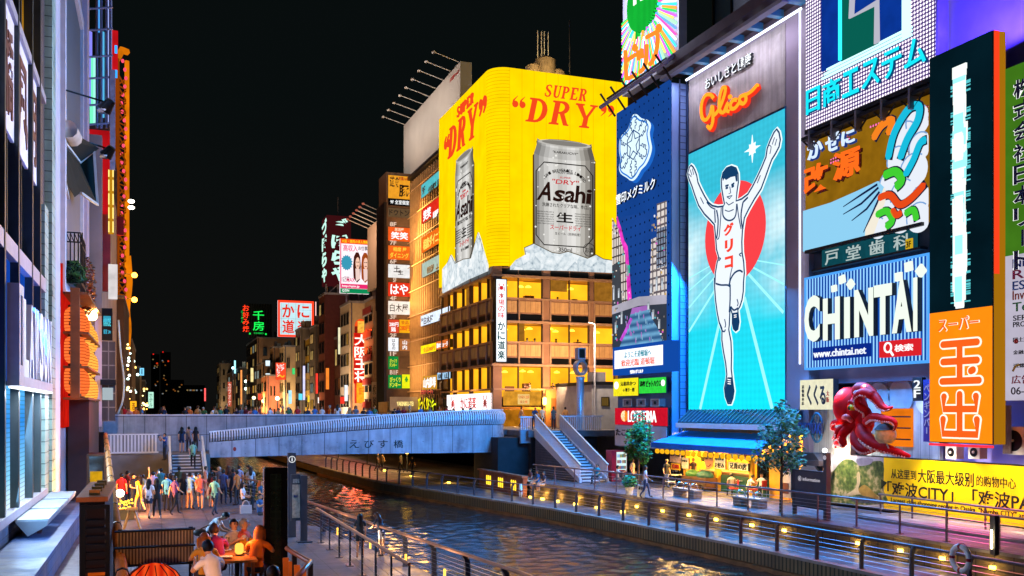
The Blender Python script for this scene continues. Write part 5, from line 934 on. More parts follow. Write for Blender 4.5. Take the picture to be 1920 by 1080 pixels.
def serif(q, fr, ch, s0, t0, s1, t1, sh, mat):
    w, h = s1-s0, t1-t0
    X = lambda x, y: (s0+x*w+sh*h*(y-.5), t0+y*h)
    def poly(L): q.prism(fr, [X(*p) for p in L], 0, .12, mat)
    def st(L, W_): q.strip(fr, [X(*p) for p in L], [v*w for v in W_], 0, .125, mat)
    arc = lambda cx, cy, rx, ry, a0, a1, n=9: [(cx+rx*math.cos(math.radians(a0+(a1-a0)*i/n)), cy+ry*math.sin(math.radians(a0+(a1-a0)*i/n))) for i in range(n+1)]
    stem = lambda x: poly([(x-.12, 0), (x+.38, 0), (x+.38, .05), (x+.26, .08), (x+.26, .92), (x+.38, .95), (x+.38, 1), (x-.12, 1), (x-.12, .95), (x, .92), (x, .08), (x-.12, .05)])
    if ch == 'D': stem(.1); st([(.3, .965)]+arc(.4, .5, .44, .46, 88, -88)+[(.3, .035)], [.07, .09, .12, .17, .22, .25, .25, .22, .17, .12, .09, .07])
    if ch in 'RP':
        stem(.1); st([(.3, .965)]+arc(.42, .74, .34, .23, 88, -88)+[(.3, .5)], [.07, .08, .12, .17, .2, .22, .22, .2, .17, .12, .08, .06])
        if ch == 'R': poly([(.42, .52), (.66, .5), (.92, .06), (1.0, .04), (1.0, 0), (.74, 0)])
    if ch == 'Y': poly([(.38, 0), (.9, 0), (.9, .05), (.76, .08), (.76, .45), (.52, .45), (.52, .08), (.38, .05)]); poly([(-.02, 1), (.44, 1), (.44, .95), (.34, .93), (.62, .52), (.76, .45), (.52, .40), (.08, .93), (-.02, .95)]); poly([(.74, 1), (1.14, 1), (1.14, .95), (1.04, .93), (.76, .45), (.64, .5), (.9, .93), (.74, .95)])
    if ch == 'E': stem(.1); poly([(.3, .92), (.3, 1), (.88, 1), (.9, .74), (.84, .74), (.74, .92)]); poly([(.3, 0), (.3, .08), (.76, .08), (.88, .28), (.93, .28), (.9, 0)]); poly([(.3, .46), (.3, .54), (.6, .54), (.6, .46)])
    if ch == 'U': st([(.2, .97), (.2, .3), (.28, .1), (.5, .03), (.72, .1), (.8, .3), (.8, .97)], [.24, .24, .22, .16, .13, .1, .1]); poly([(.0, .94), (.0, 1), (.42, 1), (.42, .94)]); poly([(.62, .94), (.62, 1), (.98, 1), (.98, .94)])
    if ch == 'S': st([(.84, .78), (.74, .93), (.5, .97), (.24, .88), (.2, .72), (.4, .56), (.66, .44), (.82, .28), (.72, .08), (.46, .03), (.2, .1), (.12, .28)], [.08, .1, .1, .18, .22, .24, .24, .22, .16, .1, .1, .08])
def super_dry(fr, word, dry, qa, qb, n=''):
    q = t.p('red_lettering'); s0, s1, t0, t1 = rect(fr, word); w = (s1-s0)/5
    for i, ch in enumerate('SUPER'): serif(q, fr, ch, s0+i*w, t0, s0+(i+.86)*w, t1, .22, RDo)
    s0, s1, t0, t1 = rect(fr, dry); w = (s1-s0)/3
    for i, ch in enumerate('DRY'): serif(q, fr, ch, s0+i*w, t0, s0+(i+.84)*w, t1, .22, RDo)
    for r, f in ((qa, 1), (qb, -1)):
        s0, s1, t0, t1 = rect(fr, r); w = s1-s0; h = t1-t0
        for k in range(2):
            c = s0+w*(.25+.5*k); cz = t0+h*(.3 if f == 1 else .7); rr = w*.2
            q.prism(fr, [(c+rr*math.cos(2*math.pi*i/14), cz+rr*1.05*math.sin(2*math.pi*i/14)) for i in range(14)], 0, .12, RDo); q.strip(fr, [(c-rr*.7*f, cz), (c-rr*.5*f, cz+h*.3*f), (c+rr*.8*f, cz+h*.62*f)], [rr*.7, rr*.5, rr*.15], 0, .125, RDo)
super_dry(YR, (1021, 158, 181, 1102), (990, 183, 228, 1118), (959, 177, 202, 986), (1124, 195, 219, 1152)); super_dry(YL, (858, 203, 222, 890), (843, 243, 297, 896), (834, 258, 283, 844), (899, 190, 222, 914))
SILV = ['#8a8884', '#a8a6a2', '#c4c2be', '#d6d4d0', '#cfcdc8', '#bdbbb6', '#c8c6c2', '#d8d6d2', '#e0deda', '#d0cec8', '#b4b0a8', '#918c84', '#6a655e']
def can(fr, r, ang=0.0):
    s0, s1, t0, t1 = rect(fr, r); w, h = s1-s0, t1-t0; X = lambda x, y: (s0+x*w, t0+y*h); q = t.p('can_picture'); n = 13
    prof = lambda y: 1.0 if .1 < y < .86 else (.97 if y <= .1 else 1-.1*min(1, (y-.86)/.05) if y < .95 else .9)
    dip = lambda x: .035*math.sqrt(max(0, 1-(2*x-1)**2))
    ys = [0.0, .06, .1, .8, .84, .89, .93, .965]
    q.prism(fr, [X(.5+.55*c*(1.02), .5) for c in ()] or [X(-.02, .0), X(1.02, .0), X(1.02, .85), X(.94, .9), X(.96, .975), X(.75, 1.0), X(.5, 1.008), X(.25, 1.0), X(.04, .975), X(.06, .9), X(-.02, .85)], 0, .05, el('#6a4a10', .6))
    for j in range(len(ys)-1):
        for i in range(n):
            xa, xb = i/n, (i+1)/n; L = []
            for x, y in ((xa, ys[j]), (xb, ys[j]), (xb, ys[j+1]), (xa, ys[j+1])): L.append(X(.5+(x-.5)*prof(y), y-dip(x)+.03))
            k = .8 if j in (4, 5) else 1.0; q.prism(fr, L, .05, .08, el(SILV[i], k*(.86 if j == 0 else .95)))
    q.prism(fr, [X(.5+.44*math.cos(a), .972+.028*math.sin(a)) for a in [2*math.pi*i/24 for i in range(24)]], .05, .1, el('#bdbab4', .9)); q.prism(fr, [X(.5+.38*math.cos(a), .975+.02*math.sin(a)) for a in [2*math.pi*i/24 for i in range(24)]], .1, .11, el('#8a8680', .8))
    q = t.p('can_label'); Kk = el('#1c1412', .6); BRN = el('#2a1410', .8); RDc = el('#c81c28', .9)
    q.strip(fr, [X(.03, .18), X(.03, .72), X(.16, .8), X(.84, .8), X(.97, .72), X(.97, .18), X(.84, .1), X(.16, .1)], .016*w, .08, .1, Kk, True)
    for txt, x0, y0, x1, y1, m, b, sh in [('"KARAKUCHY"', .3, .885, .72, .905, Kk, .02, .2), ('ASAHI', .44, .735, .56, .747, Kk, 0, 0), ('DRAFT BEER', .36, .715, .64, .728, Kk, .01, 0), ('SUPER', .42, .675, .6, .69, RDc, .01, .3), ('"DRY"', .29, .625, .73, .665, RDc, .02, .2), ('A', .08, .475, .31, .635, BRN, .05, .3), ('s', .32, .475, .5, .575, BRN, .05, .25), ('a', .5, .475, .68, .575, BRN, .05, .2), ('h', .68, .475, .85, .625, BRN, .05, .1), ('i', .86, .475, .95, .6, BRN, .05, .1), ('洗練されたクリアな味、辛口。', .13, .425, .9, .46, Kk, .01, 0), ('生', .36, .3, .64, .385, Kk, .05, 0), ('スーパードライ', .26, .235, .77, .275, RDc, .03, .1), ('生ビール（非熱処理）', .34, .19, .76, .215, Kk, 0, 0), ('350ml', .4, .05, .62, .085, Kk, .01, 0), ('お酒', .84, .055, .98, .1, Kk, .01, 0)]:
        a = X(x0, y0); b_ = X(x1, y1); q.text(fr, txt, a[0], a[1], b_[0], b_[1], .08, .1, m, bold=b, shear=sh)
    txt = 'ASAHI BREWERIES LIMITED'
    for i, ch in enumerate(txt):
        if ch == ' ': continue
        a = math.radians(158-136*i/(len(txt)-1)); c = X(.5+.36*math.cos(a), .62+.125*math.sin(a)); q.text(fr, ch, c[0]-.016*w, c[1]-.013*h, c[0]+.016*w, c[1]+.013*h, .08, .1, Kk, bold=.02, rot=math.atan2(-math.cos(a)*.125*h, math.sin(a)*.36*w)*1.0)
    for sx in (.05, .67):
        for i in range(6): a = X(sx, .375-i*.02); b_ = X(sx+.27, .386-i*.02); q.text(fr, ('MAKING SUPER DRY IS', 'BREWED USING CARE', 'AND SELECTED YEAST', 'FROM INGREDIENTS', 'TO BRING SMOOTH', 'AND CRISP FLAVOUR')[i], a[0], a[1], b_[0], b_[1], .08, .09, Kk, bold=0)
    c = X(.91, .08); q.strip(fr, [(c[0]+.1*w*math.cos(2*math.pi*i/20), c[1]+.055*h*math.sin(2*math.pi*i/20)) for i in range(20)], .008*w, .08, .1, Kk, True)
    q = t.p('droplets'); rn = random.Random(2)
    for i in range(46): x, y = rn.random(), rn.random()*.85; c = X(x, y+.03); r_ = .012*w*(.5+rn.random()); q.prism(fr, [(c[0]+r_*math.cos(a), c[1]+r_*math.sin(a)) for a in (0, 1.26, 2.5, 3.77, 5.03)], .08, .12, el('#eeece6', .9))
can(YR, (1001, 258, 480, 1114)); can(YL, (855, 300, 520, 889))
im, n, l, o = _new('ice_print'); e_ = n.new('ShaderNodeEmission'); tc = n.new('ShaderNodeTexCoord'); vv = n.new('ShaderNodeTexVoronoi'); vv.feature = 'DISTANCE_TO_EDGE'; vv.inputs['Scale'].default_value = 1.15; v2 = n.new('ShaderNodeTexVoronoi'); v2.inputs['Scale'].default_value = 1.15; nn = n.new('ShaderNodeTexNoise'); nn.inputs['Scale'].default_value = 2.6; nn.inputs['Detail'].default_value = 7; nn.inputs['Roughness'].default_value = .7
for q_ in (vv, v2, nn): l.new(tc.outputs['Object'], q_.inputs['Vector'])
sc_ = n.new('ShaderNodeSeparateColor'); l.new(v2.outputs['Color'], sc_.inputs[0])
mxv = mnode(n, l, 'ADD', mnode(n, l, 'MULTIPLY', sc_.outputs[0], .28), mnode(n, l, 'ADD', mnode(n, l, 'MULTIPLY', nn.outputs['Fac'], .75), mnode(n, l, 'MULTIPLY', vv.outputs['Distance'], .5)))
l.new(ramp(mxv, [(.25, '#4a5c70'), (.36, '#a8b8c4'), (.48, '#d0dce2'), (.64, '#e8f0f4'), (.85, '#ffffff')]), e_.inputs[0]); e_.inputs[1].default_value = .9; l.new(e_.outputs[0], o.inputs[0])
def ice(fr, L, seed):
    q = t.p('ice_picture'); q.ppoly(fr, L, .05, .16, im); q.pstrip(fr, L[2:-3], .07, .16, .17, el('#5a4a20', .8))
ice(YR, [(956, 500), (966, 488), (984, 478), (982, 465), (1000, 457), (1018, 466), (1034, 474), (1048, 476), (1064, 472), (1082, 478), (1100, 485), (1116, 478), (1130, 486), (1149, 489), (1149, 512), (1060, 508), (956, 506)], 1)
ice(YL, [(832, 550), (832, 505), (842, 492), (848, 478), (856, 494), (872, 486), (886, 484), (892, 462), (899, 436), (904, 450), (909, 470), (917, 497), (917, 508), (880, 524)], 2)
t.done()
lamp('screen_light', 'AREA', YR.p(35, 27, .6), 900, '#ffc808', 10, to=YR.p(33, 10, 20), parent=t.root, sy=15); lamp('screen_light', 'AREA', YL.p(-87, 27, .6), 900, '#ffc808', 14, to=YL.p(-86, 5, 20), parent=t.root, sy=15)
# rooftop
t = Thing('water_tank', 'cluster of cream rooftop tanks with poles above the yellow screen', 'tank'); fr = FY(86); c = fr.px(1017, 128); TK = df('#a8947c', .6, .3)
for dx, r_, h in ((-1.0, .75, 3.2), (.3, 1.0, 4.0), (1.6, .7, 3.0)): q = t.p('tank'); q.lathe(fr.p(c[0]+dx, 36.2, 0), [(r_, 0), (r_, h), (r_*.6, h+.25)], TK, 12)
for dx in (-.5, -.1, .2, .6): q = t.p('pole'); q.tube([fr.p(c[0]+dx, 39.0, 0), fr.p(c[0]+dx, 43.0, 0)], .06, WHITEP, 4)
q = t.p('deck'); q.fb(fr, c[0]-2.2, c[0]+3.4, 36.15, 38.3, -2, .6, TK); t.done(); lamp('screen_rim_glow', 'AREA', (34, 81.5, 38.2), 110, '#ffd890', 6, to=(34, 86, 40), parent=t.root, sy=.5)  # area light added for the tanks, standing for the yellow screen's rim glow
m = MB(); c = fr.px(1068, 130); m.tube([fr.p(c[0], 36.2, 0), fr.p(c[0], 44.5, 0)], .07, GREY, 5); m.tube([fr.p(c[0], 36.2, 0), fr.p(c[0], 39.0, 0)], .16, GREY, 6); single('mast', 'thin mast on the roof above the yellow screen', 'mast', m)
# corner crab signs
t = Thing('corner_sign', 'tall white upright lit sign with red crab and characters on the building corner', 'sign'); fr = FY(78.2); s0, s1, z0, z1 = rect(fr, (930, 523, 678, 950)); q = t.p('cabinet'); q.fb(fr, s0, s1, z0, z1, -.9, -.03, em('#e8f4ff', 1.0)); q = t.p('panel'); q.fb(fr, s0+.05, s1-.05, z0+.05, z1-.05, -.03, 0, em('#f4faff', 1.3)); q = t.p('rim'); q.frame(fr, s0-.04, s1+.04, z0-.06, z1+.06, .07, -.95, .03, DARK)
def crab(q, fr, cx, cz, r, mat):
    q.prism(fr, [(cx+r*.5*math.cos(a), cz+r*.55*math.sin(a)) for a in [2*math.pi*i/16 for i in range(16)]], 0, .03, mat)
    for sgn in (-1, 1):
        q.strip(fr, [(cx+sgn*r*.3, cz+r*.4), (cx+sgn*r*.75, cz+r*.7), (cx+sgn*r*.55, cz+r*1.15)], [r*.16, r*.2, r*.3], 0, .031, mat)
        for k in range(4): q.strip(fr, [(cx+sgn*r*.4, cz+r*(.15-.22*k)), (cx+sgn*r*.9, cz+r*(.25-.3*k)), (cx+sgn*r*1.0, cz+r*(-.15-.3*k))], r*.1, 0, .032+.001*k, mat)
RDk = df('#b81c28', .5, 0); q = t.p('red_lettering'); crab(q, fr, (s0+s1)/2, z1-.75, .32, RDk); tv(q, fr, '本場の味', (934, 548, 597, 946), 0, .02, RDk, bold=.02); q = t.p('dark_lettering'); tv(q, fr, 'かに道楽', (933, 602, 674, 947), 0, .02, df('#123a4a', .5, 0), bold=.05)
f2 = FX(s0-.002); q = t.p('side_lettering'); a, b = -(78.2+.85), -(78.2+.1); q.vtext(f2, '本場の味', a, z0+3.6, b, z0+6.0, 0, .02, RDk, bold=.02); q.vtext(f2, 'かに道楽', a, z0+.2, b, z0+3.4, 0, .02, df('#123a4a', .5, 0), bold=.04); t.done()
t = Thing('signboard', 'wide white lit sign with two red crabs above the bridge parapet', 'sign'); fr = FX(27.6); s0, s1, z0, z1 = cab(t, fr, (838, 741, 772, 923), .5, em('#fff2f4', 1.7), DARK); q = t.p('lettering'); w = s1-s0; q.text(fr, 'かに道楽', s0+w*.33, z0+.25, s0+w*.68, z1-.25, 0, .03, RDk, bold=.03); q = t.p('crab_emblem'); crab(q, fr, s0+w*.15, (z0+z1)/2-.05, .6, RDk); q = t.p('crab_emblem'); crab(q, fr, s0+w*.86, (z0+z1)/2-.05, .6, RDk); t.done()
lamp('sign_light', 'AREA', fr.p((s0+s1)/2, (z0+z1)/2, .3), 260, '#ffe0e4', w, to=fr.p((s0+s1)/2, 2, 12), parent=t.root, sy=z1-z0)
# clock pillar and small white house
t = Thing('clock_pillar', 'shiny metal pillar with a ring head at the top of the steel stairs', 'pillar'); b = at(1088, 770, 70); b.z = 4.88; CH = df('#c8c4d4', .3, .05, 2, 0, .4); q = t.p('column'); q.lathe(b, [(.28, 0), (.28, 3.6), (.34, 3.9)], CH, 14)
q = t.p('ring'); cc = b+Vector((0, 0, 4.55)); n_ = 28
for i in range(n_):
    a0, a1 = 2*math.pi*i/n_, 2*math.pi*(i+1)/n_; V_ = []
    for a in (a0, a1):
        for r_ in (.42, .58):
            for y in (-.32, .32): V_.append(cc+Vector((r_*math.cos(a)*.9, y+r_*math.cos(a)*.3, r_*math.sin(a))))
    q.add(V_, [(0, 1, 5, 4), (2, 6, 7, 3), (0, 4, 6, 2), (1, 3, 7, 5)], CH)
q = t.p('top_box'); q.box(b+Vector((-.3, -.3, 5.15)), b+Vector((.3, .3, 6.0)), CH); q.box(b+Vector((-.22, -.32, 5.25)), b+Vector((.22, -.3, 5.9)), BLACK); t.done()
t = Thing('kiosk', 'small white walled house with a barred window beside the restaurant', 'house'); a = at(1110, 770, 74); q = t.p('wall'); q.box((a.x, a.y, 1.8), (36, a.y+7, 8.3), df('#a8a4a8', .7, .15)); q = t.p('roof'); q.box((a.x-.1, a.y-.15, 8.3), (36, a.y+7, 8.55), DARK); fr = FY(a.y); r_ = rect(fr, (1127, 744, 762, 1142)); q = t.p('window'); q.fb(fr, *r_, 0, .05, el('#8a6a30', .5)); q.frame(fr, r_[0], r_[1], r_[2], r_[3], .06, .05, .08, BLACK)
for i in range(3): q.fb(fr, r_[0]+.2+i*.18, r_[0]+.23+i*.18, r_[2], r_[3], .05, .08, BLACK)
q = t.p('rooftop_unit'); q.box((a.x+.3, a.y+.5, 8.55), (a.x+1.4, a.y+1.4, 9.3), GREY); t.done()
m = MB(); p = at(1115, 770, 73.0); m.tube([(p.x, p.y, 4.8), (p.x, p.y, 12.9)], .07, GREY, 6); m.tube([(p.x, p.y, 12.9), (p.x-.5, p.y, 13.0)], .05, GREY, 5); lamp('bulb', 'POINT', (p.x-.6, p.y-1.2, 12.4), 800, (1, .8, .6), .15)
single('pole', 'thin grey pole between the metal ring pillar and the white house', 'pole', m)
# ================================================================ further along the right bank
rw = random.Random(21)
def windows(t, fr, s0, s1, t0, t1, cols, rows, lit=.12, w=.62, h=.55, cold=False, frame=None):
    cw, ch = (s1-s0)/cols, (t1-t0)/rows
    for r in range(rows):
        for c in range(cols):
            a = s0+cw*(c+.5-w/2); b = a+cw*w; z = t0+ch*(r+.5-h/2); q = t.p('window'); x = rw.random()
            g_ = el(rw.choice(['#d8a040', '#e8c070', '#c89a58', '#a8b8b0'] if not cold else ['#c8dce8', '#a8c0b8']), rw.uniform(.3, .8), var=.4, sc=1.2) if x < lit else glass('#12171a', .15)
            q.fb(fr, a, b, z, z+ch*h, 0, .04, g_); q.frame(fr, a-.06, b+.06, z-.06, z+ch*h+.06, .08, 0, .09, frame or DARK); q.fb(fr, (a+b)/2-.03, (a+b)/2+.03, z, z+ch*h, .04, .08, frame or DARK)
def block(name, label, Yc, xc, xl, xr, ytop, wall, side=None, deep=None, base=1.0, roof=True, group=None):
    p = onY(xc, 770, Yc); X = p.x; Yl = onX(xl, 770, X).y; Xr = onY(xr, 770, Yc).x; zt = onY(xc, ytop, Yc).z
    if Yl < Yc or Yl > Yc+60: Yl = Yc+20
    t = Thing(name, label, 'building', group); q = t.p('wall'); q.box((X, Yc, base), (Xr+3, max(Yl, Yc+6), zt), wall)
    if side: q.add([(X, Yc-.03, base), (Xr+3, Yc-.03, base), (Xr+3, Yc-.03, zt), (X, Yc-.03, zt)], [(0, 1, 2, 3)], side)
    if roof: q = t.p('parapet'); q.box((X-.12, Yc-.12, zt), (Xr+3.1, max(Yl, Yc+6), zt+.35), GREY)
    t.X, t.Yc, t.Yl, t.Xr, t.zt = X, Yc, max(Yl, Yc+6), Xr, zt; t.front = FX(X); t.cam = FY(Yc-.03); return t
def furn(t, n, seed):
    r = random.Random(seed); q = t.p('rooftop_unit')
    for i in range(n): x = r.uniform(t.X+.5, t.Xr); y = t.Yc+r.uniform(.5, 4); w = r.uniform(.5, 1.2); q.box((x, y, t.zt+.35), (x+w, y+w, t.zt+.35+r.uniform(.6, 1.8)), r.choice([GREY, WHITEP, DARK]))
# building with sign bands on its ribbed front
t = Thing('building', 'tall building with ribbed beige front and slanting lit sign bands left of the yellow screen', 'building'); fr = FX(28.45); RB = grid('ribs', (1, 2), .8, 1, '#8a6c4a', '#4a3a2c', 0, 0, .3, .6)
q = t.p('wall'); q.box((28.5, 95.7, 4.9), (44, 113.5, 33.0), RB)
q = t.p('fin')
for i in range(20): q.fb(fr, -113.4+i*.93, -113.25+i*.93, 5.5, 33, 0, .45, df('#9a7a54', .5, .15))
q = t.p('pipe_rail')
for i in range(9): z = 8.5+i*2.9; q.tube([fr.p(-113.8, z, .6), fr.p(-95.8, z, .6)], .05, df('#a08060', .5, .1), 4)
q = t.p('lit_window')
for i in range(16): s = -113+rw.random()*15; z = 9+2.9*rw.randrange(8); q.fb(fr, s, s+.7, z, z+1.6, 0, .05, el(rw.choice(['#d8983c', '#b87a30', '#806038']), .6))
t.done()
for z in (10, 18, 26): lamp('front_light', 'AREA', (25.5, 104, z), 380, (1, .62, .28), 8, to=(28.5, 104, z+1), parent=t.root, sy=1)
f1 = FX(27.8)
for lab, r, c, k, L in [('teal and white slanting sign at the top of the ribbed front', (790, 348, 372, 834), '#58c0c8', .9, [('9F', (792, 352, 366, 797), BLK, {}), ('全席個室 居酒屋', (803, 351, 366, 832), BLK, {'bold': .02})]),
    ('red slanting sign with white characters on the ribbed front', (791, 393, 420, 834), '#e02c1c', .95, [('笑笑', (794, 396, 416, 808), WH, {'bold': .05}), ('居酒屋', (812, 398, 410, 822), WH, {}), ('笑', (825, 394, 414, 834), WH, {'bold': .05})]),
    ('orange slanting sign with yellow characters on the ribbed front', (791, 446, 475, 834), '#f0701c', .95, [('相席ダイニング', (794, 450, 470, 834), el('#ffd860', 1.1), {'bold': .03})]),
    ('pale mint slanting sign with dark characters on the ribbed front', (791, 495, 521, 834), '#b8ccbc', .85, [('個室居酒屋', (801, 501, 514, 814), BLK, {}), ('土', (817, 496, 516, 823), BLK, {'bold': .05}), ('200m', (826, 503, 512, 834), BLK, {})]),
    ('white slanting sign with three dark characters twice over on the ribbed front', (789, 593, 612, 843), '#dce8f8', 1.1, [('5F', (790, 598, 603, 794), BLK, {}), ('白木屋', (795, 595, 609, 812), BLK, {'bold': .01}), ('白木屋', (823, 595, 609, 842), BLK, {'bold': .01})]),
    ('lemon yellow slanting sign on the ribbed front joined to an orange one', (789, 649, 664, 817), '#ffe018', 1.1, [('全品280円', (794, 652, 661, 815), df('#c07010', .5, 0), {})]),
    ('orange slanting sign with white characters right of the lemon yellow one', (817.4, 641, 656, 842), '#e0702c', .9, [('鶏のジョージ', (819, 644, 653, 840), WH, {'bold': .02})]),
    ('gold sign with white brushed characters low on the ribbed front', (792, 706, 731, 819), '#d89a30', .85, [('山内農場', (794, 709, 728, 817), WH, {'bold': .04})]),
    ('pale blue sign low on the ribbed front next to the dark ducts', (820, 699, 712, 844), '#a8d0f0', .9, [('居酒屋', (822, 702, 710, 830), BLK, {}), ('山', (834, 700, 710, 841), BLK, {'bold': .04})])]:
    board(lab, f1, r, em(c, k, .18, 2), L, depth=.4)
t = Thing('neon_lettering', 'yellow and red neon characters low between the ribbed front and the bridge', 'sign'); q = t.p('red_letters'); tl(q, f1, 'カラオケ・パーティ', (791, 731, 740, 814), 0, .15, el('#ff6a50', 1.3), bold=.04); q = t.p('yellow_letters'); tl(q, f1, 'びっくり', (787, 745, 769, 806), 0, .2, el('#ffe81c', 1.3), bold=.06); tl(q, f1, 'ドンキー', (806, 747, 770, 821), 0, .2, el('#e8f020', 1.3), bold=.05); q = t.p('bracket'); tl(q, f1, '■', (789, 742, 772, 818), -.4, -.3, DARK); t.done()
t = Thing('duct_stack', 'dark stacked ducts and units beside the corner restaurant', 'ducts'); f2 = FX(27.9)
for i, r in enumerate([(823, 716, 730, 832), (827, 731, 745, 838), (822, 746, 758, 830), (831, 748, 764, 838)]): q = t.p('unit'); q.fb(f2, *rect(f2, r), -.5, 0, [GREY, DARK, df('#6a5a50', .6, .2), DARK][i])
t.done()
# grey billboard on its roof, with lamp arms
t = Thing('billboard', 'big blank grey rooftop billboard with a fan of spotlight arms along its top', 'billboard'); fr = FX(28.2); s0, s1, z0, z1 = rect(fr, (757, 236, 345, 863)); q = t.p('panel'); q.fb(fr, s0, s1, z0, z1, -1.2, 0, df('#9c9894', .6, .12, .3)); q.fb(fr, s0, s1, z0-.4, z0, -1.0, .4, DARK)
q = t.p('red_tag'); q.text(fr, '広告募集中 06-6213', s1-3.6, z1-1.0, s1-.3, z1-.6, 0, .02, df('#a02020', .5, 0))
for i in range(9):
    s = s0+.4+(s1-s0-.8)*i/8; q = t.p('lamp_arm'); q.tube([fr.p(s, z1, -.2), fr.p(s, z1+.7, 2.5)], .04, WHITEP, 4); u = t.p('lamp_head', q); u.ball(fr.p(s, z1+.7, 2.6), .2, .28, .15, WHITEP, 8, 6)
t.done(); lamp('panel_light', 'AREA', fr.p((s0+s1)/2, z1-2, 5), 420, '#fff0e2', s1-s0, to=fr.p((s0+s1)/2, z1-4, 0), parent=t.root, sy=1)
# column of lit floor signs
fr = FY(110.0); a = at(727, 770, 112.6); b = at(770, 770, 112.2); t = Thing('building', 'narrow stair tower carrying a column of lit floor signs', 'building'); x0, x1 = fr.px(724.5, 500)[0], fr.px(771.5, 500)[0]
q = t.p('wall'); q.box((x0, 110.1, 4.9), (x1, 114, onY(727, 322, 110).z), df('#5a4638', .6, .2)); q = t.p('post'); q.box((x1, 109.7, 4.9), (x1+.45, 114, onY(727, 300, 110).z-2), df('#7a6450', .5, .2)); q = t.p('post'); q.box((x0-.3, 109.9, 4.9), (x0, 114, onY(727, 380, 110).z), DARK); t.done(); lamp('sign_light', 'AREA', ((x0+x1)/2, 109.4, 20), 1300, '#ffb450', 2.4, to=((x0+x1)/2-2, 80, 8), parent=t.root, sy=22)
def fs(lab, r, c, k, L): board(lab, fr, r, em(c, k, .15, 2) if c != '#' else df('#4a3a30', .6, .2), L, depth=.15, group='floor signs of the stair tower')
fs('gold and red floor sign with big black characters topmost on the stair tower', (728, 328, 371, 769), '#f0a028', .9, [('遊食', (731, 330, 350, 749), BLK, {'bold': .05}), ('豚', (748, 346, 369, 767), BLK, {'bold': .06}), ('創業16年', (747, 331, 338, 767), df('#b02818', .5, 0), {'bold': .02})])
fs('black strip sign 9F with white characters on the stair tower', (728, 372, 384, 769), '#141214', .3, [('9F 全室個室', (732, 374, 382, 767), WH, {'bold': .01})])
fs('dull wooden floor sign with dark characters beneath the 9F strip', (728, 389, 406, 769), '#8a6a48', .45, [('ドウトン', (730, 392, 403, 767), BLK, {'bold': .03})])
for n, y in [('8F', 416), ('7F', 451), ('6F', 486), ('5F', 521), ('4F', 555), ('3F', 590), ('2F', 625), ('1F', 659), ('B1F', 694)]:
    m = MB(); r = rect(fr, (731 if n != '5F' else 737, y, y+8, 743 if n != 'B1F' else 746)); m.text(fr, n, r[0], r[2], r[1], r[3], 0, .05, el('#e8c8b0', .9), bold=.04); single('floor_number', 'pale floor number %s standing on the stair tower' % n, 'lettering', m, 'floor numbers of the stair tower')
fs('orange floor sign with big white brushed characters under 8F', (728, 425, 451, 769), '#ee5a1c', 1.0, [('居酒屋', (740, 427, 433, 757), el('#ffe8c0', 1), {}), ('笑笑', (733, 434, 448, 765), WH, {'bold': .05})])
fs('orange floor sign with two lines of yellow characters under 7F', (728, 460, 486, 769), '#f0661c', 1.0, [('相席 屋', (737, 463, 471, 762), el('#ffd040', 1.1), {'bold': .02}), ('ダイニング', (731, 473, 483, 766), el('#ffd040', 1.1), {'bold': .03})])
fs('white floor sign with small black brushed characters under 6F', (728, 495, 520, 769), '#e8e4e0', 1.0, [('土', (738, 498, 510, 750), BLK, {'bold': .04}), ('生', (746, 506, 515, 756), BLK, {'bold': .03})])
fs('red floor sign with thick white kana under 5F', (728, 529, 555, 769), '#e03418', 1.0, [('はや', (732, 532, 552, 765), WH, {'bold': .05})])
fs('white floor sign with three black characters under 4F', (728, 564, 589, 769), '#f4e4d4', 1.05, [('白木屋', (731, 569, 584, 765), BLK, {'bold': .015})])
fs('red orange floor sign left half under 3F', (728, 599, 624, 748), '#d8482c', .95, [('280円', (730, 604, 612, 747), WH, {'bold': .03}), ('鶏', (733, 613, 622, 742), WH, {'bold': .02})])
fs('yellow floor sign right half under 3F', (749, 599, 624, 769), '#f0a818', 1.0, [('全品', (752, 601, 608, 766), df('#a02818', .5, 0), {}), ('280円', (750, 610, 620, 768), df('#c03018', .5, 0), {'bold': .03})])
fs('white floor sign left half under 2F', (728, 633, 658, 747), '#f0f0f4', 1.05, [('はなの', (735, 635, 656, 741), BLK, {'v': 1, 'bold': .02})])
fs('brown floor sign with pale characters right half under 2F', (749, 635, 658, 769), '#b8703c', .85, [('山内', (755, 637, 656, 763), WH, {'v': 1, 'bold': .03})])
fs('green floor sign with yellow characters left half under 1F', (728, 668, 692, 747), '#108a3c', .9, [('びっくり', (731, 673, 680, 744), el('#f0f030', 1), {'bold': .03}), ('ドンキー', (731, 681, 688, 744), el('#f0f030', 1), {'bold': .03})])
fs('blank grey floor sign right half under 1F', (749, 668, 692, 769), '#', 0, [])
fs('wide green floor sign with yellow characters lowest on the stair tower', (728, 703, 728, 753), '#108a3c', .9, [('びっくり', (731, 707, 716, 751), el('#f0f030', 1), {'bold': .04}), ('ドンキー', (731, 717, 726, 751), el('#f0f030', 1), {'bold': .04})])
fs('lime yellow floor sign with a green leaf lowest on the stair tower', (754, 702, 728, 769), '#e8e818', 1.0, [('♣', (759, 706, 716, 765), el('#40a030', .9), {})])
board('pale shop board with small gold letters below the stair tower', FY(104), (731, 744, 770, 783), df('#b8a48c', .6, .1), [('YAKINIKU-TEI', (744, 753, 761, 775), el('#ffe890', 1.3), {'bold': .02})], depth=.3)
m = MB(); p = at(757, 770, 108); m.box((p.x-2, 105, 4.9), (p.x+2.5, 109.5, 7.3), df('#9a8a78', .6, .2)); single('building', 'low pale shop unit at the foot of the stair tower', 'building', m)
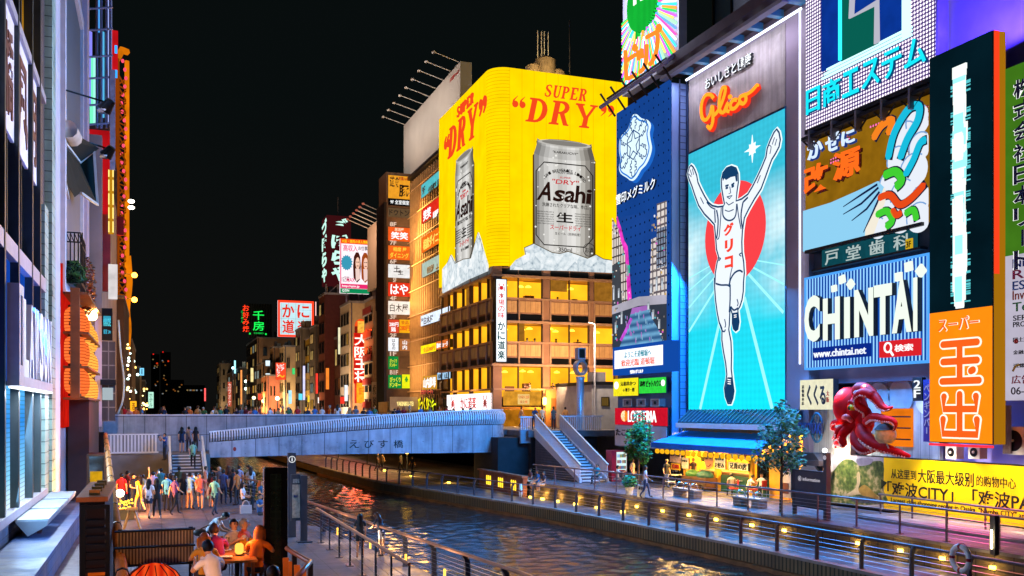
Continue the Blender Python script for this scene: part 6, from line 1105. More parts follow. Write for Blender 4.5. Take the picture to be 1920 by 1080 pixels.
# buildings behind, one by one
WRM = (1, .66, .34)
t = block('building', 'beige building with a blank grey rooftop billboard left of the stair tower', 126, 700, 690, 727, 560, df('#9a8670', .65, .15), df('#a08a72', .65, .15), base=1); windows(t, t.front, -t.Yl+.3, -t.Yc-.3, 6, t.zt-1, 2, 6); furn(t, 4, 1)
q = t.p('balcony')
for k in range(5): z = 6.5+k*3.2; q.box((t.X-.3, t.Yc+.3, z), (t.X, t.Yl-.3, z+.12), GREY); q.box((t.X-.3, t.Yc+.3, z+.12), (t.X-.25, t.Yl-.3, z+1.0), df('#7a3030', .6, .2))
t.done()
fr = FX(27.0); t = Thing('billboard', 'smaller blank grey rooftop billboard with red tipped lamp arms', 'billboard'); s0, s1, z0, z1 = rect(fr, (689, 429, 547, 724)); q = t.p('panel'); q.fb(fr, s0, s1, z0, z1, -.8, 0, df('#958578', .6, .1, .3))
for i in range(4): q = t.p('support'); s = s0+.5+i*(s1-s0-1)/3; q.beam(fr.p(s, z0-3, -.4), fr.p(s, z0, -.4), .25, .25, DARK)
for i in range(6): s = s0+.4+(s1-s0-.8)*i/5; q = t.p('lamp_arm'); q.tube([fr.p(s, z1-.1, -.2), fr.p(s, z1+1.0, 2.8)], .05, WHITEP, 4); u = t.p('lamp_head', q); u.ball(fr.p(s, z1+1.0, 2.8), .2, .2, .14, el('#d07058', .6), 6, 5)
t.done(); lamp('panel_light', 'AREA', fr.p((s0+s1)/2, z1-1, 5), 330, '#ffcfa8', 8, to=fr.p((s0+s1)/2, z1-4, 0), parent=t.root, sy=1)
t = block('building', 'pale five storey building beside the neon dumpling sign', 140, 656, 638, 688, 568, df('#b0a090', .65, .12), df('#a89478', .65, .12)); windows(t, t.front, -t.Yl+.5, -t.Yc-.5, 6.2, t.zt-.6, 3, 5, .05); furn(t, 3, 2); q = t.p('pipe'); q.tube([t.cam.p(t.X+.2, 5, .1), t.cam.p(t.X+.2, t.zt, .1)], .08, GREY, 5); t.done()
lamp('street_glow', 'AREA', (22, 132, 8), 900, WRM, 6, to=(28, 141, 14), parent=t.root, sy=2)
fr = FY(136.0); t = Thing('neon_sign', 'tall red and white upright neon sign with four characters and a golden lantern end', 'sign'); s0, s1, z0, z1 = rect(fr, (666, 596, 756, 687)); s0b, s1b, _, _ = rect(fr, (664, 640, 700, 691)); q = t.p('backing'); q.fb(fr, s0, s1, z0, z1-1.2, -.5, 0, df('#7a1a14', .5, .2)); q.prism(fr, [(s0, z1-1.2)]+[((s0+s1)/2-(s1-s0)/2*math.cos(a), z1-1.2+1.1*math.sin(a)) for a in [math.pi*i/10 for i in range(11)]]+[(s1, z1-1.2)], -.5, 0, em('#e8501c', 1.0))
q = t.p('gold_lamp'); _, _, za, zb = rect(fr, (666, 602, 624, 687)); q.fb(fr, s0+.35, s1-.1, za, zb, 0, .12, em('#f8b040', 1.1, .5, 2)); _, _, zc, zd = rect(fr, (666, 718, 756, 687)); q = t.p('gold_end'); q.fb(fr, s0+.2, s1, zc, zd, 0, .2, em('#f8a020', 1.15, .3, 2)); q.text(fr, '餃子', s0+.5, zc+1.2, s1-.3, zd-.6, .2, .22, df('#a04010', .5, 0), bold=.02)
_, _, za, zb = rect(fr, (666, 626, 717, 687)); q = t.p('red_plate'); q.fb(fr, s0b-.05, s1b+.1, za-.15, zb+.15, -.1, .0, em('#d81c10', .9, .3, 2)); q = t.p('halo_letters'); q.vtext(fr, '大阪王将', s0b-.15, za-.1, s1b+.15, zb+.1, 0, .1, em('#f03820', 1.3), bold=.08, gap=.05); q = t.p('white_letters'); q.vtext(fr, '大阪王将', s0b, za, s1b, zb, .1, .2, el('#fff0e0', 1.5), bold=.03, gap=.08); t.done()  # emissive plate behind the letters paints their wide red glow
lamp('neon_light', 'AREA', fr.p((s0+s1)/2, (z0+z1)/2, .5), 400, '#ff5020', 2, to=fr.p(s0-4, 4, 10), parent=t.root, sy=12)
board('upright white board with black letters beside the golden lantern end', FY(125.4), (697, 716, 765, 707), df('#c8beb0', .6, .1), [('ZERO Gate', (699, 722, 762, 705), BLK, {'v': 1})])
# brown sign tower with the four kana
t = block('building', 'dark red brown building under the tall mint kana sign', 158, 609, 601, 641, 552, df('#7a4a40', .65, .2), df('#4a221c', .7, .2)); windows(t, t.front, -t.Yl+.3, -t.Yc-.3, 5.5, t.zt-.6, 2, 6, .1); furn(t, 3, 3); t.done()
fr = FY(158.0); t = Thing('sign_tower', 'dark red rooftop sign with four mint kana on two faces', 'sign'); s0, s1, z0, z1 = rect(fr, (613, 403, 531, 658)); q = t.p('cabinet'); q.fb(fr, s0, s1, z0, z1, -5, 0, em('#4a1418', .55)); MINT = el('#c0f0e0', 1.1)
q = t.p('lettering'); q.vtext(fr, 'づぼらや', s0+.7, z0+.3, s1-.5, z1-.2, 0, .06, MINT, bold=.11); f2 = FX(s0); q = t.p('side_lettering'); q.vtext(f2, 'づぼらや', -162.8, z0+.3, -158.2, z1-.2, 0, .06, MINT, bold=.09)
for x in (s0, (s0+s1)/2, s1-.2): q = t.p('support'); q.beam((x, 159, onY(609, 552, 158).z), (x, 159, z0), .25, .25, GREY); q.beam((x, 159, onY(609, 552, 158).z), (x+2, 159, z0), .15, .15, GREY)
q = t.p('mast'); q.tube([fr.p((s0+s1)/2, z1, -1), fr.p((s0+s1)/2, z1+3.2, -1)], .06, GREY, 4); t.done()
fr = FY(146.0); t = Thing('billboard', 'magenta and white lit billboard with two long haired women', 'billboard'); s0, s1, z0, z1 = rect(fr, (638, 447, 549, 692)); q = t.p('panel'); q.fb(fr, s0, s1, z0, z1, -.6, 0, em('#f6e4ea', 1.1, .1, .5)); w, h = s1-s0, z1-z0; X = lambda x, y: (s0+x*w, z0+y*h)
PK = el('#e0286a', 1.0); q = t.p('bands'); q.fb(fr, s0, s1, z1-.09*h, z1, 0, .05, el('#f0501c', 1.0)); q.fb(fr, s0, s1, z0, z0+.085*h, 0, .05, el('#0c8a54', .9)); q.fb(fr, s0, s1, z0+.09*h, z0+.17*h, 0, .05, PK); q.fb(fr, s0, s0+.03*w, z0+.17*h, z1-.09*h, 0, .05, PK)
q = t.p('lettering')
for s_, x0, y0, x1, y1, m in [('大阪・関西の求人情報', .05, .925, .97, .985, el('#ffd020', 1)), ('高収入', .1, .77, .6, .89, PK), ('お仕事！', .62, .8, .98, .88, df('#303060', .5, 0)), ('15万円', .05, .2, .3, .3, df('#404040', .5, 0)), ('MAX', .22, .21, .5, .28, PK), ('http://qzin.jp', .06, .1, .66, .15, WH), ('QZIN', .06, .02, .3, .07, WH)]: a, b = X(x0, y0), X(x1, y1); q.text(fr, s_, a[0], a[1], b[0], b[1], .05, .08, m, bold=.02)
q = t.p('burst'); c = X(.22, .56); q.prism(fr, [(c[0]+(.95 if i % 2 else .75)*math.cos(2*math.pi*i/32), c[1]+1.3*(.95 if i % 2 else .78)*math.sin(2*math.pi*i/32)) for i in range(32)], 0, .04, el('#3a9ab8', .9))
q = t.p('portraits')
for cx, hc in ((.58, '#4a1c14'), (.86, '#a84a18')):
    q.prism(fr, [X(cx+dx, y) for dx, y in [(-.12, .28), (-.14, .5), (-.11, .68), (-.04, .76), (.05, .76), (.11, .68), (.13, .5), (.1, .26), (.0, .2)]], 0, .04, el(hc, .8)); q.prism(fr, [X(cx+.02+.075*math.cos(a), .56+.11*math.sin(a)) for a in [2*math.pi*i/16 for i in range(16)]], .04, .06, el('#f0c0a8', 1.0)); q.prism(fr, [X(cx+dx, y) for dx, y in [(-.06, .46), (.09, .46), (.11, .28), (-.04, .22)]], .04, .055, el('#f0d0c8', .9))
    for dx in (-.01, .05): a = X(cx+dx, .58); q.fb(fr, a[0]-.09, a[0]+.09, a[1]-.06, a[1]+.06, .06, .07, df('#301818', .5, 0))
    a = X(cx+.02, .51); q.fb(fr, a[0]-.16, a[0]+.16, a[1]-.06, a[1]+.05, .06, .07, df('#b03040', .5, 0))
for x in (s0+1, s1-1): q = t.p('support'); q.beam(fr.p(x, z0-3.2, -.3), fr.p(x, z0, -.3), .2, .2, GREY); q.beam(fr.p(x, z0-3.2, -.3), fr.p(x+1.5, z0, -.3), .12, .12, GREY)
t.done(); lamp('sign_light', 'AREA', fr.p((s0+s1)/2, (z0+z1)/2, .4), 500, '#ffd0e0', w, to=fr.p(s0, 2, 20), parent=t.root, sy=h)
BL = [('narrow dark red building with a tall white lit strip on its side', 150, 640, 632, 652, 632, '#5a3a34', '#6a4a40', 2, 3, 0),
      ('grey building with exterior stairs left of the dark red brown one', 172, 590, 585, 606, 612, '#6a6460', '#5c544e', 1, 6, 4),
      ('mustard yellow building in the row left of the dark red brown one', 182, 581, 573, 590, 634, '#a8842c', '#a07a28', 2, 5, 5),
      ('grey concrete building half covering the red framed crab billboard', 192, 563, 554, 578, 617, '#7c736c', '#6e665e', 2, 6, 6),
      ('beige building with the red beer hall sign on its corner', 215, 532, 524, 546, 650, '#b09878', '#b89a78', 2, 5, 7),
      ('pale orange slim building below the red framed crab billboard', 228, 512, 506, 528, 652, '#b8936c', '#7a5a44', 2, 5, 8),
      ('wide brown building under the green and red neon rooftop signs', 262, 482, 462, 530, 634, '#4a3e38', '#8a6e5a', 5, 6, 9),
      ('beige balconied building at the end of the row of bridge side buildings', 238, 491, 482, 508, 682, '#a89078', '#8a7460', 2, 4, 10),
      ('salmon walled low building in front of the wide brown one', 222, 500, 490, 520, 705, '#b87a5a', '#b8705a', 2, 3, 11),
      ('slim dark building with bright white lamps down the canal', 330, 450, 442, 462, 690, '#3a3634', '#4a423c', 2, 4, 12),
      ('pale concrete apartment block far down the canal', 420, 412, 394, 436, 682, '#9a9890', '#8a8478', 5, 6, 13),
      ('dim stepped building beside the pale block far down the canal', 400, 432, 424, 446, 700, '#5a524a', '#6a5a4c', 2, 5, 14)]
for lab, Yc, xc, xl, xr, yt, c1, c2, nc, nr, sd in BL:
    t = block('building', lab, Yc, xc, xl, xr, yt, df(c1, .7, .2, .4), df(c2, .7, .2, .4)); windows(t, t.front, -t.Yl+.3, -t.Yc-.3, 3, t.zt-.6, nc, nr, .45); windows(t, t.cam, t.X+.6, t.Xr-.3, 3, t.zt-.8, 2, max(2, nr-2), .18, .3, .4); furn(t, 3, sd)
    q = t.p('drainpipe'); q.tube([t.cam.p(t.X+.3, 1, .1), t.cam.p(t.X+.3, t.zt, .1)], .09, GREY, 5); t.done()
    lamp('street_glow', 'POINT', (t.X-4, Yc-7, 5.5), 520+2.2*Yc, (1, .58, .26) if sd % 3 else (1, .8, .6), .5, parent=t.root)
# crab billboard, kana neon, small upright signs
fr = FY(205.0); t = Thing('billboard', 'pale blue rooftop billboard with red neon border and four red characters', 'billboard'); s0, s1, z0, z1 = rect(fr, (521, 563, 631, 588)); q = t.p('panel'); q.fb(fr, s0, s1, z0, z1, -.6, 0, grid('tiles', (0, 2), 1.5, 1.9, '#c0e4ec', '#7a9aa8', .95, .9, .485)); q = t.p('neon_border'); q.frame(fr, s0, s1, z0, z1, .42, 0, .3, em('#ff3a1c', 1.4)); q = t.p('lettering'); w, h = (s1-s0), (z1-z0)
for i, ch in enumerate('かに道楽'): x = s0+w*(.12+.42*(i % 2)); z = z0+h*(.53 if i < 2 else .1); q.text(fr, ch, x, z, x+w*.34, z+h*.37, 0, .06, el('#e02c14', 1.0), bold=.05)
q = t.p('side_tube'); q.fb(fr, s1+.4, s1+.55, z0+1, z1, -.3, 0, el('#ffc8c0', 1.1)); t.done()
fr = FY(262.0); t = Thing('neon_sign', 'dark lattice rooftop sign with red and green neon characters', 'sign'); s0, s1, z0, z1 = rect(fr, (452, 568, 632, 510)); q = t.p('lattice'); LT_ = df('#2a3030', .6, .2)
q.fb(fr, s0+2, s1, z0, z1, -.9, -.8, df('#0e1414', .8, .2))
for i in range(10):
    x = s0+2+(s1-s0-2)*i/9; q.beam(fr.p(x, z0, -.5), fr.p(x, z1, -.5), .12, .12, LT_)
    if i < 9: x2 = s0+2+(s1-s0-2)*(i+1)/9; [q.beam(fr.p(x, z0+(z1-z0)*k/4, -.5), fr.p(x2, z0+(z1-z0)*(k+1)/4, -.5), .1, .1, LT_) for k in range(4)]
q = t.p('red_letters'); tv(q, fr, 'お好み焼', (455, 571, 623, 467), 0, .2, el('#ff3a18', 1.4), bold=.03); q = t.p('green_letters'); tv(q, fr, '千房', (474, 581, 621, 495), 0, .2, el('#18e850', 1.3), bold=.02); tl(q, fr, 'CHIBO', (476, 623, 626, 494), 0, .1, el('#18c848', 1.1), bold=.02); tv(q, fr, 'らーめん', (452, 582, 605, 456), 0, .1, el('#18c848', 1.1)); tl(q, fr, '■', (467, 624, 627, 470), 0, .1, el('#18e850', 1.2)); tl(q, fr, '■', (497, 625, 628, 500), 0, .1, el('#18e850', 1.2)); t.done()
board('red upright lit sign with white kana and a golden glass on the beige corner', FY(213.5), (517, 680, 712, 536), em('#f04a28', 1.1, .2, .6), [('ビア', (526, 682, 696, 533), WH, {'v': 1, 'bold': .04}), ('レストラン', (519, 682, 706, 525), WH, {'v': 1, 'bold': .04}), ('～', (520, 702, 708, 534), el('#ffb020', 1), {'bold': .08})])
for lab, Y, r, c, k in [('tall slim white and violet lit strip sign down the row', 186, (568, 686, 750, 572), '#c8c8ff', 1.3), ('small blue white lit upright sign low in the row', 205, (541, 732, 757, 547), '#a8e0f8', 1.2), ('tall pale lit strip on the narrow dark red building', 149, (634, 614, 664, 640), '#f0e8c0', 1.0), ('amber lit shop front low in the row', 236, (498, 724, 756, 510), '#f0b040', 1.1), ('two stacked white lit boxes on a slim building', 237, (498, 676, 686, 506), '#d8ecf4', 1.2), ('lower white lit box on the same slim building', 237, (498, 700, 710, 506), '#d8ecf4', 1.2), ('orange vertical tube light at the end of the row', 300, (451, 694, 758, 454), '#ff9a50', 1.2), ('bright cyan white strip at the far end of the row', 345, (439, 676, 700, 442), '#a0f0ff', 1.6), ('red lit upright panel far down the canal', 395, (427, 716, 762, 434), '#d06048', .8), ('slim pink tube on the far left of the canal end', 380, (383, 728, 752, 386), '#ff5a5a', 1.4), ('small round golden sign in the row by the shop front', 220, (524, 752, 758, 534), '#ffc060', 1.1)]:
    t = Thing('lit_sign', lab, 'sign'); cab(t, FY(Y), r, .4, em(c, k, .25, .8), DARK); t.done()
for lab, Y, r, c, k in [('tiny green lit sign right of the red beer hall sign', 212, (548, 690, 702, 553), '#40d070', 1.1), ('small yellow lit sign under the mustard yellow building', 181, (577, 742, 754, 586), '#ffd030', 1.1), ('slim red upright lit sign by the exterior stairs', 171, (592, 700, 738, 596), '#ff4030', 1.1), ('small white lit sign low by the exterior stairs', 171, (596, 745, 756, 605), '#f4f0e8', 1.2), ('orange upright lit sign on the dark red brown building', 157, (611, 690, 730, 617), '#ff8a30', 1.0), ('small white upright lit sign left of the dumpling neon', 139, (646, 722, 752, 652), '#f0f4ff', 1.1), ('red lit box low left of the dumpling neon', 139, (638, 744, 757, 646), '#f03828', 1.1), ('small cyan lit box under the grey concrete building', 191, (560, 738, 750, 567), '#60d8f0', 1.1), ('red and small lit box at the foot of the wide brown building', 236, (484, 738, 750, 492), '#ff5038', 1.1), ('pale yellow upright sign on the wide brown building', 261, (470, 690, 716, 475), '#ffe8a0', 1.0)]:
    t = Thing('lit_sign', lab, 'sign'); cab(t, FY(Y), r, .4, em(c, k, .25, .8), DARK); t.done()
fr = FY(395); m = MB(); tv(m, fr, 'カラオケ', (428, 718, 760, 433), 0, .3, el('#ffd0c0', 1)); single('lettering', 'pale characters on the red lit panel far down the canal', 'lettering', m)
for i, (x, y, Y, c) in enumerate([(461, 715, 300, '#e0ffe8'), (461, 729, 300, '#e0ffe8'), (476, 746, 260, '#ffe0a0'), (437, 690, 350, '#c8f4ff'), (494, 752, 230, '#ffd890'), (520, 747, 215, '#fff0c0')]):
    p = onY(x, y, Y); t = Thing('street_lamp', ['upper white street lamp at the end of the row', 'lower white street lamp at the end of the row', 'small warm street lamp before the brown building', 'pale cyan street lamp at the far end', 'warm street lamp by the amber shop front', 'cream street lamp under the red beer hall sign'][i], 'lamp'); q = t.p('globe'); q.ball(p, .45, .45, .45, el(c, 5), 8, 6); q = t.p('pole'); q.tube([(p.x, p.y, 1), (p.x, p.y, p.z-.4)], .12, DARK, 5); t.done(); lamp('bulb', 'POINT', p-Vector((1.0, 2, 0)), 900, c, .3, parent=t.root)
# distance: dark towers with a few lit windows, and the far end of the canal
for i, (xl, xr, yt, Y, n, lab) in enumerate([(283, 299, 664, 900, 8, 'dark distant tower with red warning lights'), (301, 320, 660, 905, 10, 'taller dark distant tower with orange windows'), (320, 345, 712, 800, 5, 'low dark distant block between the towers and the canal end'), (345, 384, 722, 700, 7, 'broad dark distant block closing the canal'), (262, 284, 745, 600, 4, 'small dark distant block behind the left bank lamps')]):
    fr = FY(Y); s0, s1, z0, z1 = rect(fr, (xl, yt, 775, xr)); t = Thing('tower_block', lab, 'building'); q = t.p('wall'); q.fb(fr, s0, s1, 0, z1, -30, 0, df('#1c2022', .8, .2)); r = random.Random(i)
    for k in range(n): q = t.p('window'); s = s0+1+(s1-s0-3)*r.random(); z = 20+(z1-24)*r.random(); q.fb(fr, s, s+1.1, z, z+.9, 0, .3, el(r.choice(['#ff9a40', '#ffd890', '#e0f0ff']), .2))
    if i < 2: q = t.p('warning_light'); q.ball(fr.p(s0+2, z1, 0), .6, .6, .6, el('#ff2018', .8), 6, 5); q.ball(fr.p(s1-2, z1-8, 0), .8, .8, .8, el('#ff4018', .6), 6, 5)
    t.done()
r = random.Random(31)
for i in range(10):
    y = 84+i*14; x = lerp_at(QR, y)+5.5; p = None; t = Thing('promenade_lamp', ORD[i]+' golden lamp post from the bridge along the far promenade', 'lamp', 'lamps on the far promenade'); q = t.p('globe'); q.ball((x, y, 2.6), .2, .2, .2, el('#ffc040', 6), 8, 5); q = t.p('pole'); q.tube([(x, y, .8), (x, y, 2.4)], .05, DARK, 5); t.done()
    if i % 2 == 0: lamp('bulb', 'POINT', (x-.6, y, 2.6), 220, (1, .66, .2), .15, parent=t.root)
# ================================================================ left bank
L0 = FL(-4.0)
t = Thing('building', 'near building with blue glowing glass, tall white letters and dark windows along the terrace', 'building')
TE = grid('tiles', (1, 2), 1.2, .42, '#9db8b0', '#4a5c58', 0, 0, .485, .45); MULL = df('#3c4446', .4, .2, 2, 0, .4); RAIL = df('#a8a2ae', .4, .12, 2, 0, .3)
q = t.p('wall'); q.box((-16, 4, 1.75), (-4.6, 47.4, 40), df('#3a4248', .7, .2)); q.fb(L0, 4, 40.6, 1.75, 3.3, -.6, -.05, grid('tiles', (1, 2), .6, .3, '#55688a', '#2c3850', 0, 0, .48, .5)); q.fb(L0, 44.6, 47.4, 1.75, 40, -.6, .02, df('#c0bac8', .6, .12, .6))
q = t.p('plinth'); q.box((-3.95, 10, 1.76), (-2.6, 43, 2.5), grid('tiles', (1, 2), .6, .3, '#38507e', '#1c2640', 0, 0, .48, .5)); q = t.p('tiled_pilaster'); q.fb(L0, 40.6, 41.9, 1.75, 14.2, -.6, .06, TE); q.fb(L0, 43.1, 44.6, 1.75, 34, -.6, .08, TE); q.fb(L0, 40.6, 43.1, 26, 30, -.6, .04, TE)
YS = [4, 8.5, 13, 17.5, 22, 26.4, 29.8, 32.7, 36.2, 38.6, 40.6]
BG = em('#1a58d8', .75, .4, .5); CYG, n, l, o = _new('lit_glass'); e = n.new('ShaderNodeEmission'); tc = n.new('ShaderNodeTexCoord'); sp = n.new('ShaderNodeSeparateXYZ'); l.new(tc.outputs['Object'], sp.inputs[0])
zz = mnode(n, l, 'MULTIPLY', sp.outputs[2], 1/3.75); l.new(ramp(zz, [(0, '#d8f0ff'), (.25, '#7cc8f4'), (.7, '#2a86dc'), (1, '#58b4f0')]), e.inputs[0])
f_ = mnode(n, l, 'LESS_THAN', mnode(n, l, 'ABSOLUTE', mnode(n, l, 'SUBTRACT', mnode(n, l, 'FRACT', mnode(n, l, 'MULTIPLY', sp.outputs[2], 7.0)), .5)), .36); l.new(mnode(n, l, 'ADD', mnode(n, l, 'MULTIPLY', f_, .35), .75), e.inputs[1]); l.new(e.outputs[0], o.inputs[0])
for i, (a, b) in enumerate(zip(YS, YS[1:])):
    q = t.p('lit_glass_panel'); q.fb(L0, a+.12, b-.12, 3.35, 7.05, -.3, -.12, CYG); q = t.p('blue_panel'); q.fb(L0, a+.12, b-.12, 7.2, 10.8, -.3, -.12, BG)
    for za, zb in ((11.35, 14.35), (18.3, 23.2), (27.2, 31)):
        q = t.p('window'); q.fb(L0, a+.12, b-.12, za, zb, -.3, -.15, em('#b07c18', .6, .7, .6) if (i >= 7 and za > 15) else glass('#0c1214', .12)); q.fb(L0, (a+b)/2-.04, (a+b)/2+.04, za, zb, -.15, -.02, MULL)
    q = t.p('mullion'); q.fb(L0, a-.12, a+.12, 3.3, 40, -.4, .12, MULL)
q = t.p('sill'); q.fb(L0, 4, 40.6, 3.1, 3.35, -.4, .15, RAIL); q.fb(L0, 4, 40.6, 10.8, 11.3, -.4, .1, RAIL); q.fb(L0, 4, 40.6, 18.0, 18.3, -.4, .1, RAIL); q.fb(L0, 4, 40.6, 23.3, 23.8, -.4, .1, RAIL)
q = t.p('louvre')
for i in range(38): q.fb(L0, 41.95, 43.05, 3.4+i*.17, 3.5+i*.17, -.3, -.02, df('#50545a', .4, .1))
q = t.p('mesh_window'); q.fb(L0, 41.9, 43.1, 14.4, 26, -.4, -.2, grid('tiles', (1, 2), .18, .18, '#6a5a60', '#2a2228', 0, 0, .4, .5))
t.done()
t = Thing('signboard', 'three white upper panels with brown brushed characters on the near building', 'sign')
for (a, b), ch in zip([(26.4, 29.6), (30.0, 32.6), (32.9, 36.0), (36.4, 38.5)], '鶴橋風月'):
    q = t.p('panel'); q.fb(L0, a+.1, b-.1, 14.4, 18.0, -.1, .0, df('#cfc8d4', .5, .08)); q = t.p('lettering'); q.text(L0, ch, a+.5, 14.9, b-.4, 17.5, 0, .03, df('#5a2c1c', .6, .1), bold=.03)
t.done()
t = Thing('storefront_lettering', 'row of thick white boxed letters standing off the glowing blue front', 'lettering'); LW = df('#c8ccd4', .35, .1, 2, 0, .3); LWm = df('#e6e8ec', .4, .06); x0 = 30.6
q = t.p('rail'); q.fb(L0, 30.2, 39.6, 7.0, 7.3, .1, .42, LW); q.fb(L0, 30.2, 39.6, 6.94, 6.99, .15, .4, em('#f0f8ff', 3)); q = t.p('end_bracket'); q.frame(L0, 30.2, 31.2, 7.3, 9.9, .3, .1, .42, LW)
q = t.p('letters')
for i, ch in enumerate('LAWSON'): a = 31.4+i*1.36; q.text(L0, ch, a, 7.3, a+1.2, 9.6, .1, .4, LWm, bold=.1, sd=LWm)
t.done(); lamp('rail_light', 'AREA', L0.p(36.5, 6.9, .5), 260, '#d8ecff', 12, to=L0.p(36.5, 0, .8), parent=t.root, sy=.4)
lamp('glass_light', 'AREA', L0.p(33, 5.2, .25), 420, '#8ac8ff', 12, to=L0.p(34, 4, 8), parent=t.root, sy=3.4); lamp('panel_light', 'AREA', L0.p(33, 9, 1.0), 300, '#3a78ff', 12, to=L0.p(34, 12, 5), parent=t.root, sy=2)
t = Thing('floodlight_bank', 'row of white topped floodlight boxes on brackets below the glowing glass', 'lamps')
for i, y in enumerate((31.8, 35.5, 39.2)):
    q = t.p('lamp_box'); z = 3.0; w = 3.4; q.hexa([L0.p(y, z-.45, .45), L0.p(y+w, z-.45, .45), L0.p(y+w, z-.16, .95), L0.p(y, z-.16, .95), L0.p(y, z, .1), L0.p(y+w, z, .1), L0.p(y+w, z, 1.0), L0.p(y, z, 1.0)], df('#8a9098', .4, .1)); u = t.p('lid', q); u.fb(L0, y+.06, y+w-.06, z, z+.05, .1, 1.0, df('#98a2ac', .5, .1))
    q = t.p('bracket'); q.beam(L0.p(y+1.2, z-.3, .7), L0.p(y+1.2, z-.9, .5), .12, .12, GREY); q.beam(L0.p(y+1.2, z-.85, -.05), L0.p(y+1.2, z-.85, 1.1), .12, .1, GREY)
t.done()
# ---- second building with awning, balcony, lantern rack
t = Thing('building', 'pale framed building with a tall grey blue panel behind the folded green awning', 'building'); q = t.p('wall'); q.box((-16, 49, 1.75), (-4.2, 66.5, 42), df('#8a8690', .7, .2, .5)); q = t.p('grey_panel'); q.fb(L0, 50.3, 61.5, 12.6, 28.6, -.25, -.1, df('#586a7a', .45, .12, .3)); q = t.p('white_frame'); q.frame(L0, 49.6, 62.4, 11.8, 29.4, .7, -.25, .05, df('#d4cedc', .5, .08)); q.fb(L0, 64.5, 66.4, 1.75, 42, -.2, .1, df('#cbb8cc', .5, .1)); t.done()
t = Thing('awning', 'folded dark green awning with white scissor arms on the pale framed building', 'awning'); GA = df('#06170f', .8, .3); q = t.p('cloth'); A2 = lambda x, y, Y: onY(x, y, Y)
q.add([A2(122, 262, 50), A2(136, 248, 50.5), A2(186, 278, 56), A2(150, 306, 56)], [(0, 1, 2, 3)], GA); q.add([A2(122, 275, 50.2), A2(150, 306, 56), A2(183, 384, 56), A2(150, 362, 53)], [(0, 1, 2, 3)], GA); q.add([A2(150, 306, 56), A2(176, 280, 56.2), A2(180, 378, 56.2), A2(183, 384, 56)], [(0, 1, 2, 3)], GA); q.add([A2(122, 275, 50.2), A2(150, 362, 53), A2(140, 370, 52), A2(122, 340, 50)], [(0, 1, 2, 3)], GA)
q = t.p('arm'); 
for pts in ([(122, 268, 49.9), (150, 305, 55.9), (173, 286, 56)], [(176, 278, 55.9), (183, 384, 55.9)], [(152, 362, 52.9), (183, 384, 55.9)], [(122, 342, 49.9), (128, 372, 51)]):
    P = [A2(*p) for p in pts]
    for a, b in zip(P, P[1:]): q.beam(a, b, .12, .12, WHITEP)
q = t.p('roller'); p = A2(129, 246, 50); q.tube([p+Vector((0, -.4, 0)), p+Vector((.1, 1.2, 0))], .42, WHITEP, 10); t.done()
for i, ((x0, y0), (x1, y1), Y, lab) in enumerate([((120, 168), (203, 193), 50, 'upper spotlight on a long black arm beside the scaffold'), ((160, 265), (205, 280), 56, 'lower spotlight on a black arm beside the green awning')]):
    a, b = onY(x0, y0, Y), onY(x1, y1, Y); t = Thing('arm_light', lab, 'lamp'); q = t.p('arm'); q.tube([a, b], .045, BLACK, 5); q = t.p('lamp_head'); q.tube([b+Vector((.15, -.1, .1)), b+Vector((-.2, .1, -.35))], [.2, .34], BLACK, 10); u = t.p('lens', q); u.ball(b+Vector((-.22, .05, -.38)), .3, .3, .14, df('#d8d8e0', .2, .05), 10, 6); t.done()
t = Thing('balcony', 'small black lattice balcony with trailing plants on the pale framed building', 'balcony'); p0, p1 = onY(121, 530, 50.5), onY(152, 436, 50.5); q = t.p('floor'); q.box((-4.2, 50.5, p0.z), (p1.x, 54, p0.z+.2), BLACK); q = t.p('railing'); fr = FY(50.5)
for z in (p1.z, p1.z-.45, p0.z+.9, p0.z+.2): q.fb(fr, -4.2, p1.x, z-.06, z, 0, .06, BLACK); q.box((p1.x-.06, 50.5, z-.06), (p1.x, 54, z), BLACK)
for i in range(6): x = -4.15+i*(p1.x+4.2)/5; q.fb(fr, x-.02, x+.03, p0.z, p1.z, 0, .05, BLACK); q.beam(fr.p(x, p1.z-.05, .03), fr.p(x+(p1.x+4.2)/5, p1.z-.5, .03), .04, .04, BLACK) if i < 5 else None
for i in range(9): q.box((p1.x-.05, 50.6+i*.4, p0.z), (p1.x, 50.65+i*.4, p1.z), BLACK)
q = t.p('back_panel'); q.fb(fr, -4.1, p1.x-.1, p0.z+.2, p0.z+1.1, -.3, -.2, df('#0c1612', .8, .3)); t.done()
def leaves(q, c, rx, ry, rz, n, mats, size, rnd, shell=.5):
    c = Vector(c)
    for i in range(n):
        while True:
            p = Vector((rnd.uniform(-1, 1), rnd.uniform(-1, 1), rnd.uniform(-1, 1)))
            if shell < p.length < 1: break
        p = c+Vector((p.x*rx, p.y*ry, p.z*rz)); a = Vector((rnd.gauss(0, 1), rnd.gauss(0, 1), rnd.gauss(0, .6))).normalized(); b = a.orthogonal().normalized(); s = size*rnd.uniform(.6, 1.4)
        q.add([p-a*s, p+b*s*.45, p+a*s, p-b*s*.45], [(0, 1, 2, 3)], rnd.choice(mats))
rp = random.Random(8); GR = [df('#2c4a20', .6, .2), df('#466a2c', .6, .2), df('#1e3618', .6, .2)]
m = MB(); leaves(m, onY(140, 512, 50.3), .6, .5, .6, 220, GR, .12, rp, 0); single('plant', 'green plant hanging behind the black lattice balcony', 'plant', m)
m = MB(); leaves(m, onY(163, 535, 56), .45, 1.2, 1.6, 500, [df('#a0481c', .6, .2), df('#c86a20', .6, .2), df('#5a3a18', .6, .2), df('#7a2a1a', .6, .2)], .13, rp, 0); single('plant', 'orange leaved climbing plant above the red lanterns', 'plant', m)
